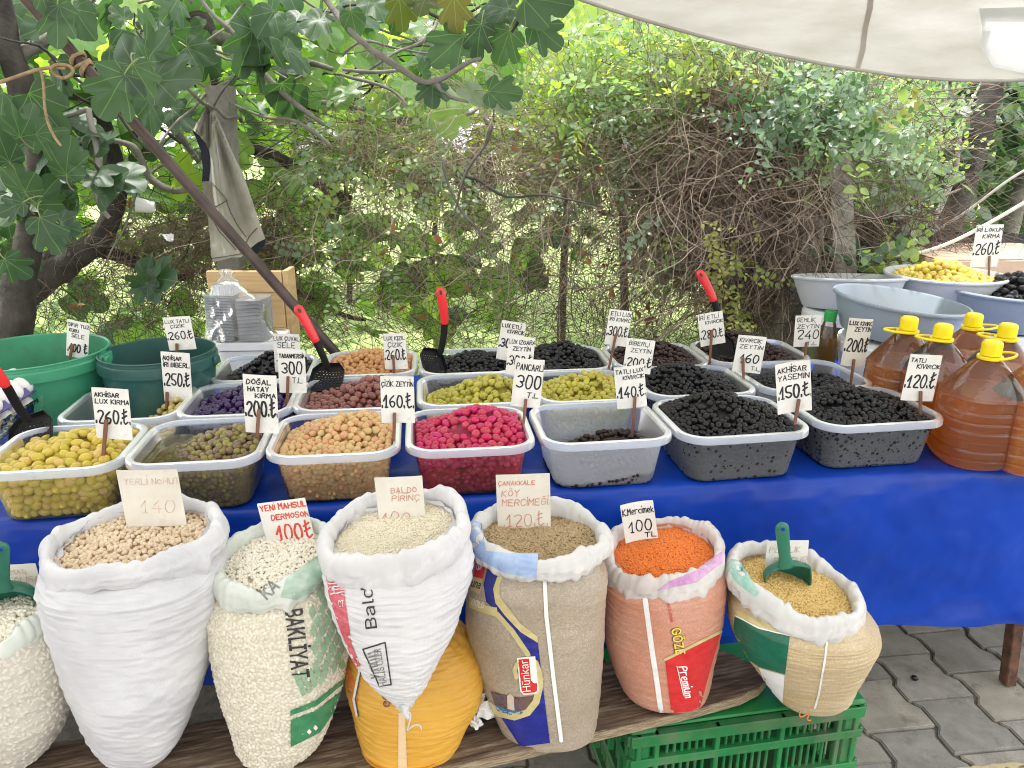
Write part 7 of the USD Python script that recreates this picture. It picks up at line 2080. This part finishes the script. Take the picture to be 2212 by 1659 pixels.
def cloud_sprays(name, parent, poly, n, Y0, Y1, scale, protos, mats, rng, up=.6, jit=.6, hang=-.2):
    q = in_poly(poly, n, rng)
    pos = np.array([at_y(x, y, rng.uniform(Y0, Y1)) for x, y in q])
    nv = rng.normal(0, jit, (n, 3)) + [0, -.6, up]; nv /= np.linalg.norm(nv, axis=1, keepdims=True)
    y = rng.normal(size=(n, 3)) + [0, 0, hang]; y -= nv * (y * nv).sum(1, keepdims=True); y /= np.linalg.norm(y, axis=1, keepdims=True)
    R_ = np.stack([np.cross(y, nv), y, nv], 2)
    pr = [(p_, mt, True) for mt in mats for p_ in protos]
    scatter(name, pr, rng.integers(0, len(pr), n), pos, q_of(R_), rng.uniform(*scale, n), parent=parent)


def stems_for(parent, poly, n, Y0, Y1, rng, mt=None, L=.8, w=(.002, .005)):
    P, Wd = tangle(poly, n, Y0, Y1, L, rng, curl=.3, droop=0, w=w)
    curves('stems', P, Wd, mt or m_tw[0], parent, kind='stuff')


rg_ = np.random.default_rng(88)
cr1 = thing('green_creeper', 'leafy green creeper crowning the dry thicket below the awning', 'creeper')
pA = PX((1180, 90), (1260, 40), (1430, 60), (1560, 100), (1700, 130), (1760, 150), (1700, 210), (1560, 170), (1440, 250), (1300, 310), (1160, 250))
cloud_sprays('leaves', cr1, pA, 300, 3.2, 3.8, (.75, 1.2), SPR, [m_cr[0], m_cr[0], m_cr[1], m_shrub[0]], rg_, up=.9)
stems_for(cr1, pA, 60, 3.3, 3.7, rg_)
cr2 = thing('green_creeper', 'dark green creeper hanging over the top of the right-hand concrete post', 'creeper')
pB = PX((1680, 170), (1830, 165), (1880, 210), (1860, 300), (1790, 320), (1700, 300), (1640, 260))
cloud_sprays('leaves', cr2, pB, 170, 2.85, 3.4, (.7, 1.15), SPR, [m_cr[1], m_shrub[1]], rg_)
cloud_sprays('vine_leaves', cr2, PX((1770, 290), (1860, 290), (1850, 340), (1800, 340)), 5, 2.95, 3.05, (.8, 1.0), BIGSPR, [m_cr[2], m_cr[0]], rg_)
stems_for(cr2, pB, 90, 3.2, 3.6, rg_)
cr3 = thing('green_creeper', 'scattered pale green shoots growing through the dry stems in the middle', 'creeper')
for po, n in ((PX((640, 250), (900, 240), (1000, 330), (980, 420), (760, 430), (640, 340)), 44), (PX((960, 330), (1200, 290), (1380, 300), (1400, 400), (1200, 430), (980, 470)), 26), (PX((1260, 180), (1480, 200), (1500, 300), (1330, 400), (1260, 330)), 42), (PX((600, 380), (860, 420), (860, 600), (640, 620)), 22), (PX((1380, 400), (1560, 300), (1560, 560), (1420, 600)), 18)):
    cloud_sprays('leaves', cr3, po, n, 3.25, 3.65, (.6, 1.05), SPR, m_cr[:2], rg_)
cr4 = thing('green_creeper', 'yellowing creeper shoots low in front of the dry thicket', 'creeper')
for po, n in ((PX((1505, 480), (1540, 480), (1560, 560), (1530, 590)), 7), (PX((1580, 520), (1640, 520), (1660, 580), (1600, 600)), 9), (PX((1580, 620), (1630, 620), (1640, 700), (1600, 740)), 8)):
    cloud_sprays('leaves', cr4, po, n, 2.95, 3.15, (.55, .9), SPR, [m_cr[2], m_cr[2]], rg_, hang=-1)
cr5 = thing('green_creeper', 'bright leafy creeper right of the concrete post with pale vine leaves', 'creeper')
pC = PX((1830, 190), (1990, 190), (2000, 300), (1960, 400), (1900, 430), (1840, 420), (1850, 300))
cloud_sprays('leaves', cr5, pC, 190, 3.5, 4.2, (.8, 1.25), SPR, [m_cr[0], m_cr[1]], rg_)
cloud_sprays('vine_leaves', cr5, PX((1840, 380), (1960, 380), (1940, 470), (1850, 470)), 12, 3.4, 3.7, (.9, 1.3), BIGSPR, [m_cr[1]], rg_)
stems_for(cr5, pC, 120, 3.6, 4.1, rg_)
cr6 = thing('green_plant', 'low leafy plant at the foot of the concrete post behind the pale basin', 'plant')
cloud_sprays('leaves', cr6, PX((1845, 555), (1900, 545), (1935, 590), (1850, 592)), 26, 3.1, 3.4, (.6, .9), BIGSPR, [m_cr[0], m_shrub[1]], rg_, hang=.4)
n6 = at_y(1880, 585, 3.25)
curves('stems', [smooth_path([n6 * [1, 1, 0], n6 + [.01, 0, -.3], n6 + [.02, 0, .03]], 12), smooth_path([n6 * [1, 1, 0] + [.03, 0, 0], n6 + [.06, 0, -.3], n6 + [.08, 0, .05]], 12)], [np.full(12, .012)] * 2, m_tw[0], cr6)

# shrubs and trees beyond the fence, each with stems and crown
def shrub(label, poly, n, Y0, Y1, scale, protos, mats, trunk_px, cat='shrub', name='shrub', tw=.05, mt=None):
    t = thing(name, label, cat)
    cloud_sprays('crown', t, poly, n, Y0, Y1, scale, protos, mats, rg_, up=.8, jit=.7)
    for k, (a, b) in enumerate(trunk_px):
        Ym = (Y0 + Y1) / 2
        A, B = at_y(*a, Ym), at_y(*b, Ym); B[2] = min(B[2], .0)
        B = np.array([A[0] + (B[0] - A[0]) * .5, B[1], -.05])
        P = smooth_path([A, A * .5 + B * .5 + rg_.normal(0, .05, 3), B], 12)
        obj('trunk' if k == 0 else 'stem', tube(P, np.linspace(tw * .35, tw, 12), 8), mt or m_bark2, t, smooth=True)
    return t


shrub('bright yellow-green tree behind the middle of the fence, below the awning corner', PX((1080, 60), (1180, -60), (1560, 0), (1700, 140), (1640, 260), (1400, 280), (1150, 260)), 250, 4.6, 6.4, (1.5, 2.3), BIGSPR, [m_shrub[0]], [((1330, 120), (1400, 700)), ((1250, 90), (1190, 700))], 'tree', 'tree', .035)
shrub('hazy light green bush far behind the fig tree', PX((420, -120), (1120, -120), (1180, 120), (1050, 300), (700, 330), (480, 220)), 230, 6.2, 8.6, (2.2, 3.2), BIGSPR, [m_shrub[0]], [((700, 100), (760, 500)), ((940, 120), (880, 500))], 'bush', 'bush', .03)
shrub('light green bush behind the fig trunk at the far left', PX((-200, -120), (420, -120), (420, 220), (250, 420), (-200, 480)), 120, 6.2, 8.6, (2.0, 3.0), BIGSPR, [m_shrub[0]], [((100, 150), (120, 500))], 'bush', 'bush', .07)
tr = shrub('dark leaning tree with a thick trunk at the right behind the fence', PX((1960, 140), (2280, 140), (2280, 330), (2180, 360), (2060, 330), (1960, 300)), 330, 4.6, 6.4, (1.3, 2.0), BIGSPR, [m_shrub[1]], [], 'tree', 'tree')
limb('trunk', [(2150, 170), (2115, 290), (2080, 400), (2040, 520), (2010, 640)], 4.5, [.11, .13, .14, .155, .17], m_bark2, tr)
tr2 = shrub('darker tree with an upright trunk right of the concrete post', PX((1880, 150), (2080, 150), (2080, 300), (2000, 360), (1880, 330)), 200, 5.2, 6.6, (1.3, 1.9), BIGSPR, [m_shrub[1], m_shrub[0]], [], 'tree', 'tree')
limb('trunk', [(1990, 220), (1985, 320), (1975, 420), (1985, 540), (1990, 640)], 4.6, [.10, .11, .11, .12, .13], m_bark2, tr2)
tr3 = shrub('shaded tree at the right edge with a slanting grey trunk', PX((2120, 250), (2300, 250), (2300, 460), (2150, 440)), 170, 5.6, 7.2, (1.3, 1.9), BIGSPR, [m_shrub[1]], [], 'tree', 'tree')
limb('trunk', [(2230, 330), (2205, 420), (2180, 500), (2165, 560), (2160, 660)], 5.0, [.10, .10, .10, .10, .12], m_bark, tr3)
shrub('tall shaded greenery filling the far right background', PX((1840, 180), (2360, 180), (2360, 520), (1840, 520)), 240, 7.0, 9.0, (1.6, 2.4), BIGSPR, [m_shrub[1], m_shrub[0]], [((1920, 300), (1930, 600)), ((2060, 300), (2060, 600)), ((2230, 300), (2230, 600))], 'bush', 'bush', .07)
shrub('shaded greenery behind the dry thicket', PX((1340, 240), (1880, 200), (1880, 640), (1500, 640)), 300, 4.6, 6.2, (1.2, 1.9), BIGSPR, [m_shrub[1]], [((1600, 350), (1600, 700)), ((1750, 350), (1750, 700))], 'bush', 'bush', .05)
# bare grey saplings
sp = thing('bare_sapling', 'two leafless grey saplings leaning right of the concrete post', 'sapling')
limb('trunk', [(1925, 640), (1940, 530), (2000, 400), (2020, 330), (2040, 230), (2046, 175)], 4.1, [.045, .042, .036, .030, .020, .010], m_palebark, sp)
limb('trunk', [(1945, 640), (1985, 535), (2045, 420), (2066, 360), (2072, 300), (2098, 220), (2124, 170)], 4.2, [.040, .038, .032, .028, .024, .018, .008], m_palebark, sp)
for _ in range(44):
    k = rg_.integers(2)
    base = [np.array([(1940, 530), (2000, 400), (2020, 330), (2040, 230)], float), np.array([(1985, 535), (2045, 420), (2072, 300), (2098, 220)], float)][k]
    f = rg_.uniform(0, 2.99); i = int(f); p0 = base[i] + (base[i + 1] - base[i]) * (f - i)
    a = rg_.uniform(-1, 1) * 1.2; L = rg_.uniform(18, 60)
    p1 = p0 + L * np.array([math.cos(a) * rg_.choice([-1, 1]), -abs(math.sin(a)) * .7 + .1]); pm = (p0 + p1) / 2 + rg_.normal(0, 4, 2)
    P = smooth_path([at_y(*p0, 4.15), at_y(*pm, 4.13), at_y(*p1, 4.1 + rg_.normal(0, .06))], 9)
    obj('twig', tube(P, np.linspace(.006, .002, 9), 5), m_palebark, sp, smooth=True)
# dark shade net heaped on the fence at the right
m_net = mat('shade_net_look', (0.016, 0.017, 0.017), (0.04, 0.04, 0.038), rough=.95, scale=40, bump=.6, bscale=200, dirt=((0.09, 0.075, 0.06), .52, .7, .6), dscale=7)
xs = np.linspace(0, 1, 60)
topn = np.stack([np.interp(xs, [0, .12, .3, .55, .8, 1], [1835, 1870, 1930, 2040, 2150, 2320]), np.interp(xs, [0, .12, .3, .55, .8, 1], [560, 470, 462, 505, 500, 520])], 1)
rows = []
for f in np.linspace(0, 1, 40):
    Yr = 3.62 - .10 * f + 0 * xs
    P = np.array([at_y(x, y, 3.62) for x, y in topn])
    P[:, 2] = P[:, 2] * (1 - f) + (-.02) * f
    P[:, 1] = 3.66 - .16 * np.sin(f * 2.2) + (meshkit.fbm(P * [7, 0, 9] + [0, f * 3, 0], 4, 2) - .5) * .16
    rows.append(P)
tn = thing('shade_net', 'dark shade netting heaped on the fence behind the white rope', 'net')
obj('net_sheet', loft(np.array(rows), wrap=False), m_net, tn, smooth=True)
P, Wd = tangle(PX((1840, 470), (1960, 440), (2100, 480), (2080, 540), (1860, 550)), 320, 3.30, 3.55, .4, rg_)
td = thing('dry_creeper', 'dry grey stems lying over the dark shade net at the right', 'dry creeper')
curves('stems', P, Wd, m_tw[1], td, kind='stuff')

# ropes strung at the right
m_wrope = mat('white_rope_look', (0.62, 0.60, 0.54), (0.72, 0.70, 0.65), rough=.8, scale=60, bump=.5, bscale=300)
t = thing('rope', 'white rope sagging from the concrete post to the right edge', 'rope')
obj('strand', tube(smooth_path([at_y(1838, 543, 3.35), at_y(1880, 551, 3.3), at_y(1960, 551, 3.25), at_y(2040, 529, 3.2), at_y(2125, 488, 3.15), at_y(2212, 438, 3.1), at_y(2300, 385, 3.05)], 60), .0075, 9), m_wrope, t, smooth=True)
t = thing('rope', 'thinner greyish rope running above the white one', 'rope')
obj('strand', tube(smooth_path([at_y(1960, 560, 3.5), at_y(2020, 500, 3.48), at_y(2080, 462, 3.45), at_y(2150, 410, 3.42), at_y(2230, 360, 3.4)], 40), .006, 8), m_palebark, t, smooth=True)

# ---- vest hung on the post
m_vest = mat('vest_look', (0.25, 0.24, 0.19), (0.33, 0.315, 0.26), rough=.85, scale=7, detail=6, bump=.3, bscale=500, dirt=((0.20, 0.17, 0.11), .55, .72, .4), dscale=9, c3=(0.38, 0.36, 0.30), sheen=.2)
m_lin = mat('lining_look', (0.008, 0.010, 0.018), (0.014, 0.017, 0.028), rough=.9, scale=20, sheen=.3)
m_zip = mat('zip_look', (0.03, 0.024, 0.022), rough=.6)
m_stitch = mat('stitch_look', (0.10, 0.075, 0.05), rough=.9)
VY = 3.17
vt = thing('vest', 'khaki vest with dark lining hanging from the left concrete post', 'vest')
vout = Polygon([(449, 220), (462, 240), (474, 263), (484, 286), (497, 318), (510, 345), (524, 372), (540, 418), (557, 470), (573, 516), (556, 524), (534, 542), (521, 556), (500, 556), (480, 562), (460, 566), (456, 552), (454, 520), (449, 470), (440, 438), (437, 392), (452, 391), (455, 358), (453, 330), (445, 310), (433, 296), (416, 280), (428, 262), (437, 245)])


def cloth_poly(poly, Yf, cell=5.0, th=.010):
    x0, y0, x1, y1 = poly.bounds
    pcs = []
    for i in range(int((x1 - x0) / cell) + 1):
        for j in range(int((y1 - y0) / cell) + 1):
            c = poly.intersection(sbox(x0 + i * cell, y0 + j * cell, x0 + (i + 1) * cell, y0 + (j + 1) * cell))
            for g in getattr(c, 'geoms', [c]):
                if g.geom_type == 'Polygon' and g.area > .01:
                    v, f = trimesh.creation.triangulate_polygon(g, engine='earcut')
                    pcs.append(trimesh.Trimesh(np.c_[v, 0 * v[:, 0]], f, process=False))
    m = cat_(pcs); m.merge_vertices(digits_vertex=3)
    Yv = Yf(m.vertices[:, 0], m.vertices[:, 1])
    P = np.array([at_y(x, y, Y) for (x, y, _), Y in zip(m.vertices, Yv)])
    mm = trimesh.Trimesh(P, m.faces, process=False)
    n_ = np.cross(mm.triangles[:, 1] - mm.triangles[:, 0], mm.triangles[:, 2] - mm.triangles[:, 0])
    if n_[:, 1].sum() > 0:
        mm.faces = mm.faces[:, ::-1]
    return mm


def vestY(x, y):
    # folds fan out from the hook at the top
    a = np.arctan2(x - 449, y - 212); r = np.hypot(x - 449, y - 212)
    f = .055 * np.sin(a * 26 + .8) * np.clip(r / 120, .15, 1) * np.clip(1.5 - r / 300, .25, 1) + .030 * np.sin(a * 11 + 2)
    return VY - .035 * np.clip(r / 200, 0, 1) + f * .9 + .02 * (meshkit.fbm(np.stack([x / 40, y / 40, x * 0], -1), 3, 6) - .5) + .03 * np.clip((x - 540) / 40, 0, 1)


obj('shell', cloth_poly(vout, vestY), m_vest, vt, smooth=True)
obj('lining', cloth_poly(Polygon([(414, 278), (436, 290), (453, 312), (462, 336), (464, 372), (456, 396), (436, 394), (438, 362), (433, 325), (424, 300)]), lambda x, y: VY + .07 + 0 * x), m_lin, vt, smooth=True)
obj('lining', cloth_poly(Polygon([(526, 545), (545, 528), (574, 512), (572, 530), (548, 556), (530, 560)]), lambda x, y: VY + .035 + 0 * x), m_lin, vt, smooth=True)


def vline(pts, w, mt, nm, off=.006):
    P = np.array(LineString(pts).segmentize(4).coords)
    obj(nm, tube(np.array([at_y(x, y, vestY(np.array([x]), np.array([y]))[0] - off) for x, y in P]), w, 6), mt, vt, smooth=True)


vline([(467, 466), (480, 487), (497, 508), (516, 531)], .0065, m_zip, 'zip')
vline([(470, 470), (474, 478)], .009, m_wire, 'zip_pull', .010)
vline([(440, 440), (450, 447)], .006, m_zip, 'zip')
for p_ in ([(457, 394), (470, 408), (488, 430), (498, 458), (514, 488), (532, 512)], [(440, 456), (470, 444), (492, 432)], [(458, 558), (500, 552), (522, 548)], [(556, 492), (540, 508), (520, 548)], [(452, 462), (474, 500), (510, 540)]):
    vline(p_, .0016, m_stitch, 'seam', .003)

# ---- litter caught in the hedge
cup = thing('paper_cup', 'white paper cup lying caught in the dry stems left of the vest', 'cup')
ca, cb = at_y(294, 442, 3.12), at_y(334, 448, 3.14)
axc = unit(cb - ca); L = np.linalg.norm(cb - ca)
Mc = frame(ca, *(lambda R_: (R_[:, 0], R_[:, 1], R_[:, 2]))(quat_from_z(axc)))
m_cup = mat('paper_cup_look', (0.66, 0.65, 0.62), (0.74, 0.73, 0.71), rough=.5, scale=20, dirt=((0.4, 0.36, 0.3), .58, .74, .5), dscale=30)
obj('cup_wall', moved(lathe([(.030, 0), (.031, .001), (.030, .0015), (.0215, L), (.0205, L), (.0205, L - .004), (.001, L - .004)], 36), Mc), m_cup, cup, smooth=35)
tcc = meshkit.text_mesh('coffee', .008, .0003)
tcc.apply_translation(-tcc.bounds.mean(0))
v = tcc.vertices.copy(); rr_ = .0262
tcc.vertices = np.stack([rr_ * np.cos(-1.57 + v[:, 1] / rr_), rr_ * np.sin(-1.57 + v[:, 1] / rr_) - v[:, 2], L * .5 + v[:, 0]], 1)
crumple('small white scrap of paper stuck in the stems below the cup', at_y(366, 514, 3.2), .024, 14)
crumple('tiny white paper scrap in the creeper above the thicket', at_y(1142, 376, 3.35), .016, 17)

# ------------------------------------------------------------------ cream canvas awning
m_can = usdkit.material(stage, '/World/Looks/canvas_look', {
    'tc': ('texture_coordinate', {}), 'mp': ('mapping', {'scale': (1.0, 1, 4)}), 'n': ('noise_texture', {'scale': 3.0, 'detail': 7.0, 'roughness': .62}), 'r': ('rgb_ramp', {'ramp': [(.36, (0.47, 0.445, 0.395)), (.5, (0.53, 0.51, 0.465)), (.64, (0.59, 0.57, 0.525))]}),
    'b': ('bump', {'strength': .35, 'distance': .01}), 'p': ('principled_bsdf', {'roughness': .85}), 't': ('translucent_bsdf', {}), 'm': ('mix_closure', {'fac': .30})},
    [('tc.object', 'mp.vector'), ('mp.vector', 'n.vector'), ('n.fac', 'r.fac'), ('n.fac', 'b.height'), ('b.normal', 'p.normal'), ('r.color', 'p.base_color'), ('r.color', 't.color'), ('p.BSDF', 'm.closure1'), ('t.BSDF', 'm.closure2')], surface='m.closure')
m_canseam = mat('canvas_seam_look', (0.42, 0.385, 0.33), (0.49, 0.455, 0.40), rough=.9, scale=20, transl=(.4, (1, 1, 1)))
m_canpatch = mat('canvas_patch_look', (0.66, 0.66, 0.65), (0.71, 0.71, 0.70), rough=.85, scale=10, transl=(.26, (1.0, 1.0, 1.0)))  # lighter than the canvas: sunlight put into the colour
aw = thing('awning', 'cream canvas awning sagging across the upper right corner', 'awning')
le = np.array([(1150, -40), (1235, -8), (1330, 24), (1430, 55), (1560, 91), (1700, 124), (1850, 152), (1990, 169), (2110, 175), (2230, 172), (2360, 160), (2500, 140)], float)
s_ = np.linspace(0, 1, 150)
sp_ = np.r_[0, np.cumsum(np.linalg.norm(np.diff(le, axis=0), axis=1))]; sp_ /= sp_[-1]
lx, ly = PchipInterpolator(sp_, le[:, 0])(s_), PchipInterpolator(sp_, le[:, 1])(s_)
low_ = np.array([at_y(x, y, 2.62 + .06 * f) for x, y, f in zip(lx, ly, s_)])
rows = []
for f in np.linspace(0, 1, 60):
    P = low_.copy()
    hgt = 2.72
    P[:, 2] = low_[:, 2] + (hgt - low_[:, 2]) * f ** .85
    P[:, 1] = low_[:, 1] - .75 * f ** 1.3 - .04 * np.sin(np.pi * f)
    # sagging creases running along the cloth
    P[:, 1] += .030 * (meshkit.fbm(np.stack([P[:, 0] * 1.1, P[:, 2] * 9 + P[:, 0] * 1.5, 0 * s_], 1), 3, 5) - .5) + .012 * np.sin(P[:, 2] * 16 + P[:, 0] * 2.4) * (1 - f)
    P[:, 0] += .006 * np.sin(f * 20)
    rows.append(P)
rows = np.array(rows)
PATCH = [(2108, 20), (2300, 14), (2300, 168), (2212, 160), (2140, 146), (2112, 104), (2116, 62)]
cv = loft(rows, wrap=False)
from shapely import contains_xy
fc_ = to_px(cv.triangles_center)
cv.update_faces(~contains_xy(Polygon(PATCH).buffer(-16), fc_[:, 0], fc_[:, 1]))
obj('canvas', cv, m_can, aw, smooth=True)
hem = rows[0].copy()
obj('hem', tube(hem[::2], .0055, 7), m_can, aw, smooth=True)


def on_canvas(pts_px, mt, nm, off=.004):
    tree = cKDTree(to_px(rows.reshape(-1, 3)))
    V = rows.reshape(-1, 3)
    poly = Polygon(pts_px)
    vis = to_px(V)
    it = LinearNDInterpolator(vis[(vis[:, 1] > -120)], V[(vis[:, 1] > -120)])
    m = cloth_poly(poly, lambda x, y: np.full(len(x), 2.5), 8)
    q = to_px(m.vertices)
    P = it(q); P[:, 1] -= off
    ok = ~np.isnan(P[:, 0]); f = m.faces[ok[m.faces].all(1)]
    mm = trimesh.Trimesh(np.nan_to_num(P), f, process=False); mm.remove_unreferenced_vertices()
    obj(nm, mm, mt, aw, smooth=True)


on_canvas([(1875, -20), (1888, -20), (1884, 20), (1874, 60), (1868, 110), (1856, 151), (1846, 150), (1856, 110), (1862, 60), (1871, 20)], m_canseam, 'seam_tape')
on_canvas(PATCH, m_canpatch, 'patch', .016)  # pale panel standing in for sunlight on the awning
# unseen canvas added above the picture, stretched forward to shade the stall and buyers
R0 = rows[-1]
xr_ = np.linspace(-4.2, float(R0[-1][0]) + 1.2, 60)
yr0, zr0 = float(R0[:, 1].mean()), float(R0[:, 2].mean())
rf = []
for f in np.linspace(0, 1, 24):
    y_ = yr0 - 7.5 * f
    y_ = y_ + np.where(xr_ < .1, 1.0, 0) * max(0, 1 - f * 12)              # on the left it reaches farther back
    rf.append(np.stack([xr_, np.full(60, 1.0) * y_, zr0 + .004 - .28 * f - .10 * np.sin(f * np.pi) + .03 * np.sin(xr_ * 2.1 + f * 5)], 1))
m_roof = mat('roof_canvas_look', (0.60, 0.58, 0.53), (0.68, 0.66, 0.61), rough=.9, scale=4, transl=(.28, (1.05, 1.05, 1.05)))
rf = np.array(rf)                                               # a gap is opened in the unseen roof for top light and highlights
ga = int(np.argmin(np.abs(rf[:, -1, 1] - 1.0))); gb = int(np.argmin(np.abs(rf[:, -1, 1] - .2)))
obj('roof_canvas', loft(rf[:ga + 1], wrap=False), m_roof, aw, smooth=True)
obj('roof_canvas', loft(rf[gb:], wrap=False), m_roof, aw, smooth=True)
m_bar = mat('bar_look', (0.10, 0.06, 0.045), (0.16, 0.10, 0.08), rough=.6, scale=20)
obj('ridge_bar', tube(np.array([rows[-1][0] + [0, 0, .01], rows[-1][-1] + [0, 0, .01]]), .014, 10), m_bar, aw)
